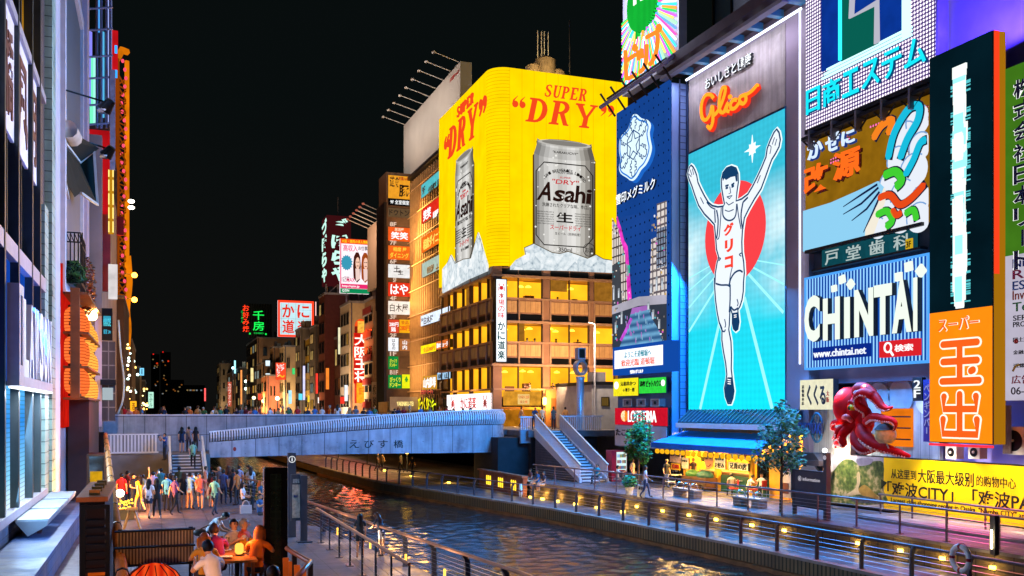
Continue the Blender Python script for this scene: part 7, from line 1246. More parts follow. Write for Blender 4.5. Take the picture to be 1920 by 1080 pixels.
# lantern rack
t = Thing('lantern_rack', 'red lit wooden rack that carries rows of big paper lanterns', 'rack'); WD = df('#7a4a2c', .6, .25, 2); q = t.p('post'); a = onY(141, 540, 49.7); b = onY(141, 746, 49.7); q.box((a.x-.2, a.y-.15, b.z), (a.x+.2, a.y+.15, a.z), WD)
q = t.p('back_panel'); q.box((-4.15, 49.4, 5.5), (-4.05, 60, 13.2), em('#d81c10', .7, .4, 1)); q = t.p('beam')
for zy in (548, 622, 686, 745): zb = onY(141, zy, 49.7).z; q.box((-4.1, 49.6, zb-.1), (-2.95, 60, zb), WD)
t.done(); lamp('red_light', 'AREA', (-2.9, 54, 9.5), 90, '#ff5018', 4, to=(-4.2, 54, 8.5), parent=t.root, sy=8)
P1 = None
for r, (yy, rz) in enumerate([(602, 1.0), (656, 1.0), (712, .95)]):
    for k in range(5):
        Y = 50.4+k*2.0; c0 = onY(135, yy, 50.4); c = Vector((-3.6+.03*k, Y, c0.z-.1*k))
        if P1 is None:
            t = Thing('paper_lantern', 'lantern of the red rack, top row, first from the brown post', 'lantern', 'big lanterns on the red rack'); q = t.p('shade'); LM = grid('ribs', (2, 0), .15, 1, '#ff7434', '#c02c08', 1.0, .7, .4); q.lathe(c-Vector((0, 0, .66)), [(.24, 0), (.4, .12), (.49, .36), (.52, .66), (.49, .96), (.4, 1.2), (.24, 1.32)], LM, 18); q = t.p('cap'); q.lathe(c+Vector((0, 0, .66)), [(.3, 0), (.3, .1)], INK, 14); q = t.p('base_ring'); q.lathe(c-Vector((0, 0, .78)), [(.3, 0), (.3, .11)], INK, 14)
            q = t.p('lettering'); q.vtext(FY(Y-.66), '道頓', c.x-.22, c.z-.4, c.x+.22, c.z+.4, -.12, .0, df('#1a0808', .6, 0), bold=.04); t.done(); P1 = t.root; base_ = P1.location-c
        else:
            o = dup(P1, c+base_, label='lantern of the red rack, %s row, %s from the brown post' % (('top', 'middle', 'bottom')[r], ORD[k]))
            if k > 1:
                for ch in o.children:
                    if ch.name.startswith('shade'): ch.material_slots[0].link = 'OBJECT'; ch.material_slots[0].material = grid('ribs', (2, 0), .15, 1, '#ffb048', '#d85a10', 1.1, .75, .4)
t = Thing('building', 'dark brown pillar block below the red lantern rack', 'pillar'); q = t.p('wall'); r_ = rect(FY(53), (127, 745, 925, 167)); q.fb(FY(53), r_[0], r_[1], 1.75, r_[3], -9, 0, df('#4a2c28', .7, .25, .8)); t.done()
def bulb(name, x, y, Y, r_, c, k, pw, lab, arm=0):
    p = onY(x, y, Y); t = Thing(name, lab, 'lamp'); q = t.p('globe'); q.ball(p, r_, r_, r_, em(c, k, light=False), 10, 7); q = t.p('arm'); q.tube([p+Vector((-arm, 0, .1)), p+Vector((-r_*.8, 0, .1))], .04, DARK, 5); t.done(); lamp('bulb', 'POINT', p+Vector((.4, -.4, 0)), pw, c, r_, parent=t.root); return t
bulb('street_lamp', 172, 592, 58, .3, '#ffd080', 14, 900, 'bright warm lamp shining beside the orange lanterns', .8)
bulb('street_lamp', 252, 516, 104, .28, '#ff9c30', 12, 1500, 'upper of two bright orange lamps against the dark sky', 2); bulb('street_lamp', 252, 562, 104, .28, '#ff9c30', 12, 1500, 'lower of two bright orange lamps against the dark sky', 2)
# ---- the street further along: panels, scaffold, wheel frame
WL = df('#d0b4c4', .5, .1, .6)
t = Thing('building', 'row house with pink white corner panels and a black screen beyond the lanterns', 'building'); q = t.p('wall'); q.box((-16, 67, 4.9), (-3.2, 92, 24), df('#8a7a78', .7, .2, .5)); q = t.p('white_panel'); fr = FY(66.9)
for r in [(178, 592, 800, 191), (168, 610, 800, 176)]: a = rect(fr, r); q.fb(fr, *a, -.3, 0, WL)
q = t.p('brick_face'); a = rect(fr, (191, 640, 790, 216)); q.fb(fr, *a, -.2, .0, grid('tiles', (0, 2), .9, .9, '#5a4c4a', '#9a8a84', 0, 0, .46, .7)); q = t.p('screen'); a = rect(fr, (191, 578, 638, 211)); q.fb(fr, *a, -.2, .15, BLACK); q.text(fr, 'KARAOKE', a[0]+.1, a[2]+.9, a[1]-.1, a[2]+1.4, .15, .18, el('#58e0f0', 1.1), bold=.01); q.text(fr, '個室 24h', a[0]+.1, a[2]+.4, a[1]-.1, a[2]+.7, .15, .18, el('#40b8d8', 1), bold=.01); q.fb(fr, a[0]+.1, a[1]-.1, a[3]-.9, a[3]-.5, .15, .18, el('#3aa0c0', .8))
q = t.p('eaves'); a = rect(fr, (189, 712, 722, 218)); q.fb(fr, *a, -.2, .8, DARK); q = t.p('lit_window'); a = rect(fr, (192, 727, 750, 212)); q.fb(fr, *a, 0, .1, el('#c8d8e0', .6)); t.done()
t = Thing('sign_scaffold', 'red sign panel under a pipe scaffold with cyan and blue tubes', 'sign'); fr = FY(68); q = t.p('red_panel'); a = rect(fr, (167, 242, 400, 206)); q.fb(fr, *a, -.5, 0, em('#c8141c', .75, .3, .6)); a = rect(fr, (185, 395, 545, 207)); q.fb(fr, *a, -.5, 0, df('#7a2830', .5, .2)); a = rect(fr, (167, 420, 560, 184)); q.fb(fr, *a, -.6, -.1, df('#3a1c14', .5, .3)); q = t.p('orange_slats')
for i in range(7): a = rect(fr, (170, 432+i*10, 435+i*10, 182)); q.fb(fr, *a, 0, .05, el('#d0602c', .5))
q = t.p('pipe'); 
for x in (182, 190, 200, 207): a = fr.px(x, 0); q.tube([fr.p(a[0], fr.px(x, 242)[1], .2), fr.p(a[0], 46, .2)], .09, df('#a8a0c0', .4, .1), 6)
for y in (20, 60, 110, 150, 200, 236): a = fr.px(167, y); b = fr.px(212, y); q.tube([fr.p(a[0], a[1], .3), fr.p(b[0], b[1]+.1, .3)], .07, df('#8a8098', .4, .1), 6)
q = t.p('neon_tube'); 
for x, y0, y1, c in [(172, 108, 232, '#7affc8'), (178, 108, 232, '#a8fff0'), (184, 0, 60, '#50b0ff'), (169, 60, 200, '#8a8aff'), (206, 0, 230, '#a8b8ff'), (192, 60, 220, '#58b8e8')]: a = fr.px(x, y1); b = fr.px(x, y0); q.tube([fr.p(a[0], a[1], 0), fr.p(a[0], b[1], 0)], .13, el(c, .9), 6)
q = t.p('yellow_tube'); a = rect(FY(67.5), (203, 318, 438, 213)); q.fb(FY(67.5), *a, -.2, 0, grid('tiles', (0, 2), 3, .9, '#ffe27a', '#c88a18', 1.3, .8, .47)); q = t.p('white_strip'); a = rect(FY(67.6), (206, 130, 318, 216)); q.fb(FY(67.6), *a, -.2, 0, df('#9a94a8', .5, .3, 3)); q = t.p('white_box'); a = rect(FY(67.5), (203, 495, 560, 220)); q.fb(FY(67.5), *a, -.3, 0, em('#f0e8e8', .8, .3, 1)); t.done()
t = Thing('building', 'dark building with a red glowing top sign and blue lights behind the scaffold', 'building'); fr = FY(98); q = t.p('wall'); q.box((-18, 98.2, 4.9), (-4.1, 120, 34), df('#4a4248', .7, .3)); q = t.p('red_sign'); a = rect(fr, (207, 56, 128, 221)); q.fb(fr, *a, -.4, 0, em('#d0141c', .8, .3, .5)); q = t.p('blue_light'); 
for y in (86, 132): a = rect(fr, (215, y, y+14, 220)); q.fb(fr, *a, 0, .2, el('#30a0ff', 1.3))
a = rect(fr, (215, 405, 440, 232)); q = t.p('lower_red'); q.fb(fr, *a, -.4, 0, df('#8a1c20', .5, .2)); t.done()
t = Thing('giant_wheel', 'tall orange lit lattice frame of a giant wheel rising over the left bank', 'wheel frame'); fr = FY(150); OG = em('#f88408', .8, .5, .25); OG2 = el('#c85808', .38, var=.4, sc=.2); q = t.p('outer_rail'); a = fr.px(238, 95); b = fr.px(238, 480); zc = a[1]  # the steel itself glows orange in place of light falling on it
q.tube([fr.p(a[0], b[1]-3, 0), fr.p(a[0], zc-1.5, 0)], .32, OG, 8); q.pstrip(fr, [(240, 480), (243, 530), (238, 580), (241, 620), (234, 690)], .8, -.3, .3, OG, 3); q = t.p('inner_rail'); c = fr.px(221, 95); q.tube([fr.p(c[0], fr.px(221, 700)[1], 2), fr.p(c[0], zc-2, 2)], .3, OG2, 6); q.tube([fr.p(c[0], zc-2, 2), fr.p(c[0]+.6, zc-.3, 1), fr.p(a[0], zc-.2, 0)], .5, OG, 6)
q = t.p('lattice'); n_ = 24
for i in range(n_):
    z = fr.px(221, 690)[1]+(zc-4-fr.px(221, 690)[1])*i/n_; z2 = z+(zc-4-fr.px(221, 690)[1])/n_; q.beam(fr.p(c[0], z, 2), fr.p(a[0], z2, 0), .16, .16, OG2); q.beam(fr.p(a[0], z, 0), fr.p(c[0], z2, 2), .16, .16, OG2); q.beam(fr.p(c[0], z, 2), fr.p(a[0], z, 0), .14, .14, OG2)
q = t.p('pink_lights')
for i in range(36): z = 14+i*1.22; q.ball(fr.p(c[0]+.8+.3*math.sin(i), z, .8), .22, .22, .3, el('#ff4a6a', 1.2), 6, 4)
q = t.p('floodlight'); p = fr.px(246, 378); q.tube([fr.p(fr.px(222, 370)[0], p[1]+.5, 0), fr.p(p[0], p[1], 0)], .15, GREY, 5)
for dz in (0, -.9): q.ball(fr.p(p[0], p[1]+dz, .2), .5, .4, .3, el('#fff4e0', 4), 8, 5)
t.done()
t = Thing('cable', 'white cable hanging in a slack curve beside the pink white corner panels', 'cable'); fr = FY(70); q = t.p(None); q.tube([fr.p(*fr.px(x, y), 0) for x, y in [(222, 600), (226, 660), (232, 710), (230, 750), (220, 776)]], .07, df('#d8d0c0', .5, 0), 5, k=4); t.done()
rb = random.Random(12); LBN = ['far street building with golden shop lights', 'far street building with a tall yellow lit sign', 'dim far street building near the canal end', 'dim low street building past the wheel frame']
for i, (Y, x, yt, c) in enumerate([(125, 232, 560, '#5a4c44'), (160, 247, 640, '#6a5848'), (210, 262, 690, '#504840'), (280, 272, 715, '#4a4644')]):
    p = onY(x, 770, Y); zt = onY(x, yt, Y).z; t = Thing('building', LBN[i]+' on the left bank', 'building'); q = t.p('wall'); q.box((p.x-14, Y, 1), (p.x, Y+30, zt), df(c, .7, .25, .4)); fr = FY(Y-.02); windows(t, fr, p.x-5, p.x-.4, 5, zt-1, 2, max(2, int((zt-6)/4)), .5, .5, .4); q = t.p('parapet'); q.box((p.x-14.1, Y-.1, zt), (p.x+.1, Y+30, zt+.4), GREY); t.done()
board('golden yellow lit box sign at street level on the left bank', FY(124), (244, 752, 772, 256), em('#ffb020', 1.2, .2, 1), [('酒', (247, 755, 769, 253), df('#803010', .5, 0), {'bold': .02})], depth=.4)
board('green white lit upright sign far down the left bank', FY(208), (278, 735, 765, 288), em('#b8f0d8', 1.0, .2, 1), [('ホテル', (280, 737, 763, 286), df('#208060', .5, 0), {'v': 1})], depth=.4)
board('small cyan lit sign among the lamps of the left bank', FY(180), (262, 690, 704, 270), em('#80d8ff', 1.1, .2, 1), [('薬', (264, 692, 702, 268), df('#205080', .5, 0), {})], depth=.4)
P2 = None; rs = random.Random(77)
for i in range(44):
    x = rs.uniform(238, 276); y = 768-128*rs.random()**1.6*(1-(x-238)/70); Y = 110+(x-236)*4.5+rs.uniform(-10, 10)
    p = onY(x, y, Y)
    if P2 is None: m = MB(); m.ball(p, .28, .28, .28, el('#ffdf90', 4), 8, 5); P2 = tag(m.make('light_bulb'), 'small sparkling street light in the left bank cluster of lights', 'lamp', 'sparkling lights along the left bank street'); P2b = P2.data
    else:
        o = dup(P2, p-Vector((0, 0, .28)), scale=rs.uniform(.25, .8)*Y/150)
        o.material_slots[0].link = 'OBJECT'; o.material_slots[0].material = el(rs.choice(['#ffdf90', '#ffb040', '#fff4d8', '#d8fff0', '#ffc860']), 4)
# ---- terrace: deck screens, lamp, bamboo fence, umbrella
g = MB(); g.box((-4.6, 4, 1.77), (2.75, 20.4, 2.86), grid('tiles', (0, 1), .14, 9, '#6a4a30', '#2a1c14', 0, 0, .46, .6)); struct('deck_floor', g)
t = Thing('louvre_screen', 'black slatted screen with orange glow behind its lowest slats beside the wooden deck', 'screen'); fr = FY(19.6); a = rect(fr, (152, 948, 1080, 206)); q = t.p('frame'); q.frame(fr, a[0], a[1], 2.87, a[3], .08, -.1, 0, BLACK)
q = t.p('slats')
for i in range(9): z = 2.96+i*.15; q.fb(fr, a[0]+.08, a[1]-.08, z, z+.08, -.08, -.02, df('#1c1614', .5, .2))
q = t.p('glow_panel'); q.fb(fr, a[0]+.1, a[1]-.1, 2.9, 3.3, -.3, -.25, em('#e05a14', .5, .6, 2)); t.done()
t = Thing('deck_counter', 'orange brown wooden counter top above the black slatted screen', 'counter'); q = t.p('top'); q.box((a[0]-.1, 19.75, a[3]+.05), (a[1]-.04, 24, a[3]+.14), df('#a8622c', .5, .25, 3)); q = t.p('body'); q.box((a[0]-.05, 19.9, 1.75), (a[1]-.1, 23.8, a[3]+.05), df('#2a1c16', .7, .2))
for i in range(4): q = t.p('beam'); q.box((a[0]+.1, 20.2+i*.9, a[3]+.14), (a[1]-.2, 20.32+i*.9, a[3]+.24), df('#b87a30', .5, .2))
t.done()
t = Thing('beam_rail', 'long brown bamboo rail with dark ties running along the terrace', 'rail'); BM = df('#a8703c', .45, .25, 3); p0, p1 = at(198, 815, 50), at(230, 1085, 17); q = t.p('pole'); q.tube([p0, p1], .11, BM, 8); q = t.p('post')
for i in range(9): p = p0.lerp(p1, i/8); q.box((p.x-.05, p.y-.05, 1.75), (p.x+.05, p.y+.05, p.z), DARK)
for i in range(12): q = t.p('tie'); p = p0.lerp(p1, i/11+.02 if i < 11 else .99); q.tube([p+Vector((0, -.06, 0)), p+Vector((0, .06, 0))], .125, BLACK, 8)
t.done()
t = Thing('kiosk', 'small dark kiosk with a yellow lit notice behind the bamboo rail', 'kiosk'); fr = FY(47); a = rect(fr, (163, 852, 925, 200)); q = t.p('wall'); q.fb(fr, a[0], a[1], 1.75, a[3], -2, 0, df('#1c1a1c', .5, .2)); q = t.p('window'); q.fb(fr, a[0]+.1, a[1]-.12, a[2]+.2, a[3]-.1, 0, .04, glass()); q = t.p('notice'); b = rect(fr, (169, 884, 906, 192)); q.fb(fr, *b, .04, .06, el('#e0a818', .8, var=.3, sc=3)); q = t.p('counter'); q.fb(fr, a[0]-.3, a[1]+.2, a[2]-.1, a[2], -2, .5, df('#3a2418', .6, .2)); t.done()
t = Thing('lamp', 'brilliant bare bulb on a short stand lighting the terrace crowd', 'lamp'); p = at(225, 925, 41); q = t.p('bulb'); q.ball(p, .17, .17, .17, em('#ffe0a0', 20, light=False), 10, 8); q = t.p('stand'); q.tube([(p.x, p.y, 1.75), (p.x, p.y, p.z-.15)], .04, WD, 6); t.done(); lamp('bulb', 'POINT', p+Vector((.1, -.1, .3)), 700, '#ffa850', .17, parent=t.root)
t = Thing('planter_lights', 'low golden glowing planter of small lights by the bare bulb', 'planter'); p2 = at(228, 950, 40.2); q = t.p('box'); q.box((p2.x-.5, p2.y-.3, 1.75), (p2.x+.5, p2.y+.3, 2.2), df('#8a5a20', .6, .3)); q = t.p('lights'); r = random.Random(3)
for i in range(26): q.ball((p2.x+r.uniform(-.45, .45), p2.y+r.uniform(-.28, .28), 2.2+r.random()*.35), .045, .045, .045, el('#ffc838', 3), 6, 4)
t.done()
t = Thing('sign_stand', 'orange wooden trestle stand near the glowing planter', 'stand'); p = at(248, 985, 37); q = t.p('leg')
for sx in (-1, 1):
    for sy in (-.25, .25): q = t.p('leg'); q.beam((p.x+sx*.3, p.y+sy, 1.76), (p.x+sx*.08, p.y+sy*.3, 2.5), .07, .07, df('#c8742c', .5, .2))
q = t.p('top'); q.box((p.x-.2, p.y-.25, 2.48), (p.x+.2, p.y+.25, 2.56), df('#c8742c', .5, .2)); t.done()
t = Thing('bamboo_fence', 'low fence panel of dark brushwood with black bamboo rails on the terrace', 'fence'); fr = FY(20.3); a = rect(fr, (220, 994, 1062, 363)); BW_ = grid('wave', (0, 2), .06, .9, '#b8a894', '#3a302a', 0, 0, .4, .8); q = t.p('brushwood'); q.fb(fr, a[0], a[1], a[2], a[3]-.03, -.08, 0, BW_); q = t.p('rail')
for z in (a[2], (a[2]+a[3])/2, a[3]-.03): q.tube([fr.p(a[0]-.05, z, .03), fr.p(a[1]+.03, z, .03)], .026, df('#17181a', .35, .2), 6)
for x in (a[0]+.05, a[1]-.05): q = t.p('post'); q.fb(fr, x-.04, x+.04, 2.86, a[3], -.14, -.08, DARK)
t.done()
t = Thing('paper_umbrella', 'glowing red orange paper umbrella in front of the brushwood fence', 'umbrella'); p = at(288, 1085, 17.5); q = t.p('canopy'); RU = grid('wave', (0, 1), .18, .5, '#ff5a20', '#d8280c', .95, .75); q.lathe((p.x, p.y, 2.94), [(.555, 0), (.545, .1), (.495, .24), (.375, .42), (.2, .54), (.04, .58)], RU, 26); q = t.p('ribs'); 
for i in range(13):
    a_ = 2*math.pi*i/13; q.tube([(p.x+math.cos(a_)*r_, p.y+math.sin(a_)*r_, 2.95+z_) for r_, z_ in [(.56, 0), (.55, .1), (.5, .24), (.38, .42), (.2, .55)]], .012, df('#3a1008', .5, 0), 4)
q = t.p('shaft'); q.tube([(p.x, p.y, 2.87), (p.x, p.y, 3.52)], .03, DARK, 6); t.done(); lamp('bulb', 'POINT', (p.x, p.y, 3.1), 20, '#ff7020', .1, parent=t.root)
t = Thing('added_deck_lamp', 'round warm lamp on a short post, added out of view to light the diners', 'lamp'); q = t.p('globe'); q.ball((-.9, 12.4, 3.75), .16, .16, .16, em('#ffb050', 12), 10, 8); q = t.p('post'); q.tube([(-.9, 12.4, 2.87), (-.9, 12.4, 3.6)], .04, DARK, 6); t.done(); lamp('bulb', 'POINT', (-.6, 12.7, 4.0), 240, '#ffb478', .16, parent=t.root)  # lamp added below the view to warm the seated diners
# information pylons
t = Thing('led_pylon', 'tall black display pylon with a dark panel standing on the near terrace', 'pylon'); p = at(516, 770, 18.3); z1 = H-105*18.5/1800; q = t.p('casing'); q.box((p.x-.2, p.y-.1, 2.86), (p.x+.22, p.y+.16, z1), df('#08080a', .25, .2)); q = t.p('display'); q.box((p.x-.1, p.y-.115, 3.3), (p.x+.1, p.y-.105, z1-.12), grid('tiles', (0, 2), .3, .12, '#101a12', '#1c2a1e', 0, 0, .47, .3)); q = t.p('side_strip'); q.box((p.x-.216, p.y-.06, 2.87), (p.x-.206, p.y+.12, z1-.02), df('#8a5448', .25, .2, 1, 0, .6)); t.done()
t = Thing('information_pylon', 'grey information pylon with a white circled mark and framed map board by the waterside railing', 'pylon'); SG = df('#4a4a54', .45, .15, 2, 0, .3); p = at(548, 1000, 34.6); q = t.p('post'); q.box((p.x-.16, p.y-.1, 1.75), (p.x+.12, p.y+.1, 4.78), SG); fr = FY(p.y-.1); q = t.p('circled_mark'); q.strip(fr, [(p.x-.02+.11*math.cos(2*math.pi*i/24), 4.55+.11*math.sin(2*math.pi*i/24)) for i in range(24)], .025, 0, .012, el('#e8ecf0', .9), True); q.text(fr, 'i', p.x-.04, 4.48, p.x+.0, 4.62, 0, .012, el('#e8ecf0', .9), bold=.05)
p2 = at(562, 1005, 33.2); q = t.p('board_frame'); q.box((p2.x+.02, p2.y-.08, 1.75), (p2.x+.25, p2.y+.1, 4.06), SG); q.box((p2.x-.3, p2.y-.02, 2.5), (p2.x+.02, p2.y+.06, 4.1), SG); q = t.p('map'); q.box((p2.x-.26, p2.y-.035, 2.6), (p2.x+.0, p2.y-.02, 3.75), df('#b0a090', .5, .35, 9)); q = t.p('map_text'); f3 = FY(p2.y-.036); q.text(f3, '道頓堀', p2.x-.24, 3.8, p2.x-.02, 3.95, 0, .006, WHITEP, bold=.01); q.text(f3, 'MAP', p2.x-.2, 3.3, p2.x-.06, 3.4, 0, .006, df('#203a7a', .5, 0), bold=.03)
q = t.p('foot'); q.box((p2.x-.1, p2.y-.25, 1.75), (p2.x+.4, p2.y+.25, 1.8), SG); t.done()
# near deck rail with planks
t = Thing('deck_railing', 'short near railing with orange wooden planks beside the black pylon', 'railing'); z = 3.75; P = [onZ(538, 1028, z), onZ(552, 1037, z), onZ(582, 1054, z), onZ(548, 1092, z-.1)]; q = t.p('handrail'); q.tube(P, .045, BRZ, 8)
for pp in (P[1], P[2], P[3]): q = t.p('post'); q.box((pp.x-.04, pp.y-.04, 1.75), (pp.x+.04, pp.y+.04, z-.02), DARK)
for u in (.05, .3, .55, .8): q = t.p('plank'); pp = P[0].lerp(P[2], u); q.box((pp.x-.1, pp.y-.1, 2.86), (pp.x+.0, pp.y-.05, 3.6), df('#c06a28', .5, .25, 3))
for k in range(3): q = t.p('wire'); q.tube([Vector((pp.x, pp.y, 3.1+.2*k)) for pp in P], .01, GREY, 4)
t.done()
# ---- right walkway: trees, benches, boards, tables, bicycle
def tree(label, base, h, crown, n, seed, mats):
    t = Thing('tree', label, 'tree'); r = random.Random(seed); b = Vector(base); q = t.p('trunk'); BK = df('#4a3a30', .8, .3, 4, .3); top = b+Vector((.1, .05, h*.72)); q.tube([b, b+Vector((.04, 0, h*.3)), top], [.08, .065, .03], BK, 8)
    tips = []
    for i in range(9):
        a = 2.4*i; u = .38+.06*i; s = b.lerp(top, u); e = s+Vector((math.cos(a)*crown*.75, math.sin(a)*crown*.75, h*(.12+.03*r.random()))); q.tube([s, s.lerp(e, .5)+Vector((0, 0, .1)), e], [.03, .02, .01], BK, 5); tips.append(e); tips.append(s.lerp(e, .6))
    tips.append(top+Vector((0, 0, h*.12))); tips.append(top)
    q = t.p('crown')
    for e in tips: k = r.uniform(.5, 1.0); leaves(q, e, crown*.42*k+.12, crown*.42*k+.12, h*.085*k+.1, int(n/len(tips)), mats, .11, r, .1)
    return t.done()
TG = [df('#3c7a2c', .5, .25), df('#28561c', .5, .25), df('#5a9a38', .5, .25), df('#1a3a14', .5, .2)]; TG2 = [df('#3a5c1a', .5, .25), df('#4e7420', .5, .25), df('#182a10', .5, .2), df('#4a7230', .5, .2)]
b = onZ(1196, 916, 1.76); tree('small bright green tree before the red burger sign', b, 4.9, .8, 1700, 3, TG)
b = onZ(1464, 962, 1.76); tree('taller dark green tree with a slender trunk right of the blue awning', b, 5.6, 1.1, 2000, 5, TG2)
def bench(label, x, y):
    p = onZ(x, y, 1.76); t = Thing('bench', label, 'bench'); q = t.p('seat'); q.box((p.x-.25, p.y-1.1, 2.1), (p.x+.3, p.y+1.1, 2.2), df('#9a8470', .6, .2, 3))
    for s in (-1, 1): q = t.p('leg'); q.box((p.x-.22, p.y+s*.75-.28, 1.77), (p.x+.27, p.y+s*.75+.28, 2.1), df('#8a7868', .8, .3, 6, .2))
    for s in (-.7, 0, .7): q = t.p('armrest'); q.tube([(p.x-.2, p.y+s, 2.2), (p.x-.2, p.y+s, 2.42), (p.x+.0, p.y+s, 2.5), (p.x+.2, p.y+s, 2.42), (p.x+.2, p.y+s, 2.2)], .025, df('#c8c4c8', .25, 0, 1, 0, .9), 6, k=2)
    t.done()
bench('stone bench with steel hoop arms behind the upper railing, nearer the leafy tree', 1288, 932); bench('stone bench with steel hoop arms behind the upper railing, nearer the dark information board', 1405, 950)
t = Thing('information_board', 'dark grey information board on two posts before the garden photograph', 'sign'); p = onZ(1551, 975, 1.76); q = t.p('post'); q.box((p.x-.12, p.y-.1, 1.76), (p.x+.1, p.y+.1, 4.55), SG); fr = FX(p.x-.04); q = t.p('circled_mark'); f4 = FX(p.x-.125); c = f4.px(1547.5, 856); q.strip(f4, [(-p.y+.08*math.cos(2*math.pi*i/20), 4.35+.08*math.sin(2*math.pi*i/20)) for i in range(20)], .02, 0, .01, el('#d8d0e0', .8), True); q.text(f4, 'i', -p.y-.02, 4.3, -p.y+.02, 4.4, 0, .01, el('#d8d0e0', .8), bold=.05)
a = rect(fr, (1487, 881, 968, 1546)); q = t.p('panel'); q.fb(fr, a[0], a[1], 2.2, a[3], -.12, 0, SG); q.fb(fr, a[0]-.02, a[0]+.1, 1.76, a[3], -.13, .02, SG); q = t.p('rim'); q.frame(fr, a[0]-.03, a[1]+.02, 2.15, a[3]+.04, .06, -.14, .03, df('#2e2a34', .4, .1)); q = t.p('lettering'); w = a[1]-a[0]; q.text(fr, 'information', a[0]+w*.32, a[3]-.42, a[0]+w*.86, a[3]-.27, 0, .01, el('#c8c4d0', .7), bold=.01); q.strip(fr, [(a[0]+w*.22+.1*math.cos(2*math.pi*i/20), a[3]-.34+.1*math.sin(2*math.pi*i/20)) for i in range(20)], .02, 0, .01, el('#c8c4d0', .7), True); q.text(fr, 'i', a[0]+w*.2, a[3]-.4, a[0]+w*.24, a[3]-.28, 0, .01, el('#c8c4d0', .7), bold=.04); t.done()
board('menu board of food pictures left of the dark information board', FX(29.0), (1465, 862, 932, 1482), df('#c8b8a8', .6, .2, 5), [('♨', (1467, 868, 888, 1480), df('#d04018', .5, .3), {'bold': .1}), ('串かつ', (1467, 863, 867, 1480), BLK, {}), ('■', (1468, 905, 925, 1479), df('#6a3020', .5, .4), {})])
t = Thing('lantern_house', 'small dark roofed stall with a white curtain behind the information board', 'stall'); fr = FX(29.4); a = rect(fr, (1490, 860, 905, 1545)); q = t.p('roof'); q.fb(fr, a[0], a[1], a[3]-.25, a[3], -.4, .3, df('#2a2428', .6, .2)); q.prism(fr, [(a[0]+.1, a[3]), (a[1]-.1, a[3]), (a[1]-.5, a[3]+.35), (a[0]+.5, a[3]+.35)], -.3, .2, df('#1e1c20', .6, .2)); q = t.p('curtain'); q.ppoly(fr, [(1494, 905), (1496, 884), (1506, 872), (1526, 872), (1534, 884), (1536, 905)], -.1, 0, df('#c0bab4', .7, .1)); q = t.p('post'); q.fb(fr, a[0], a[0]+.12, 1.9, a[3], -.1, 0, WD); q.fb(fr, a[1]-.12, a[1], 1.9, a[3], -.1, 0, WD); t.done()
def table(label, x, y, r_=.4):
    p = onZ(x, y, 1.76); t = Thing('cafe_table', label, 'table'); q = t.p('top'); q.lathe((p.x, p.y, 2.45), [(r_, 0), (r_, .03)], df('#d0ccc8', .4, .08), 18); q = t.p('leg'); q.tube([(p.x, p.y, 1.78), (p.x, p.y, 2.45)], .03, GREY, 6); q = t.p('foot'); q.lathe((p.x, p.y, 1.76), [(.24, 0), (.05, .05)], GREY, 12); t.done(); return p
CH0 = []
def chair(label, x, y, rz, col, group, z0=1.76):
    dz = z0-1.76; p = onZ(x, y, z0)
    t = Thing('chair', label, 'chair', group); fm = df(col, .5, .15); q = t.p('seat'); q.box((p.x-.22, p.y-.22, 2.19+dz), (p.x+.22, p.y+.22, 2.24+dz), fm); q = t.p('backrest'); q.box((p.x-.22, p.y+.19, 2.34+dz), (p.x+.22, p.y+.23, 2.66+dz), fm)
    for sx in (-.2, .2):
        q = t.p('leg'); q.tube([(p.x+sx, p.y-.2, 1.77+dz), (p.x+sx, p.y-.2, 2.2+dz)], .015, GREY, 5); q = t.p('leg'); q.tube([(p.x+sx, p.y+.21, 1.77+dz), (p.x+sx, p.y+.21, 2.66+dz)], .015, GREY, 5)
    t.done(); t.root.rotation_euler = (0, 0, rz); return t
table('round white table before the glowing eatery, left of the far bench', 1266, 912); table('round white table beside the steel stairs', 1140, 905); table('round white table before the green wainscot', 1390, 925)
for i, (x, y, rz, c) in enumerate([(1118, 908, 1.2, '#8a8a90'), (1160, 912, -1.4, '#8a8a90'), (1376, 932, -2.0, '#a01c28'), (1412, 934, 1.0, '#a01c28'), (1440, 934, .4, '#a01c28'), (1256, 918, 1.5, '#b8b4b0')]): chair(['grey cafe chair on the stairs side of the white table', 'grey cafe chair on the vending machine side of the white table', 'red chair farthest left by the green wainscot', 'middle red chair by the green wainscot', 'red chair nearest the wooden door panel', 'pale chair by the round table before the eatery'][i], x, y, rz, c, 'cafe chairs on the upper walkway')
t = Thing('potted_plant', 'green bushy plant in a pale pot behind the upper railing', 'plant'); p = onZ(1180, 928, 1.76); q = t.p('pot'); q.lathe((p.x, p.y, 1.76), [(.16, 0), (.24, .4), (.26, .42)], df('#c0bab0', .6, .1), 12); q = t.p('foliage'); leaves(q, (p.x, p.y, 2.5), .38, .38, .35, 260, TG, .1, rp, 0); t.done()
board('white standing notice board by the walking woman in white', FX(onZ(1202, 932, 1.76).x), (1195, 909, 931, 1208), df('#c8c4bc', .6, .1), [('本日', (1197, 912, 918, 1206), BLK, {})], name='notice_board', depth=.05)
t = Thing('food_cart', 'low dark food cart heaped with green and teal boxes before the eatery', 'cart'); p = onZ(1310, 918, 1.76); q = t.p('body'); q.box((p.x-.3, p.y-1.2, 1.9), (p.x+.5, p.y+1.4, 2.5), df('#4a3020', .6, .3)); q = t.p('cover'); q.ball((p.x+.1, p.y-.5, 2.6), .4, .7, .3, df('#1a4a4a', .6, .3), 12, 8); q.ball((p.x+.1, p.y+.8, 2.6), .4, .6, .28, df('#2a5a2a', .6, .3), 12, 8); q = t.p('wheel')
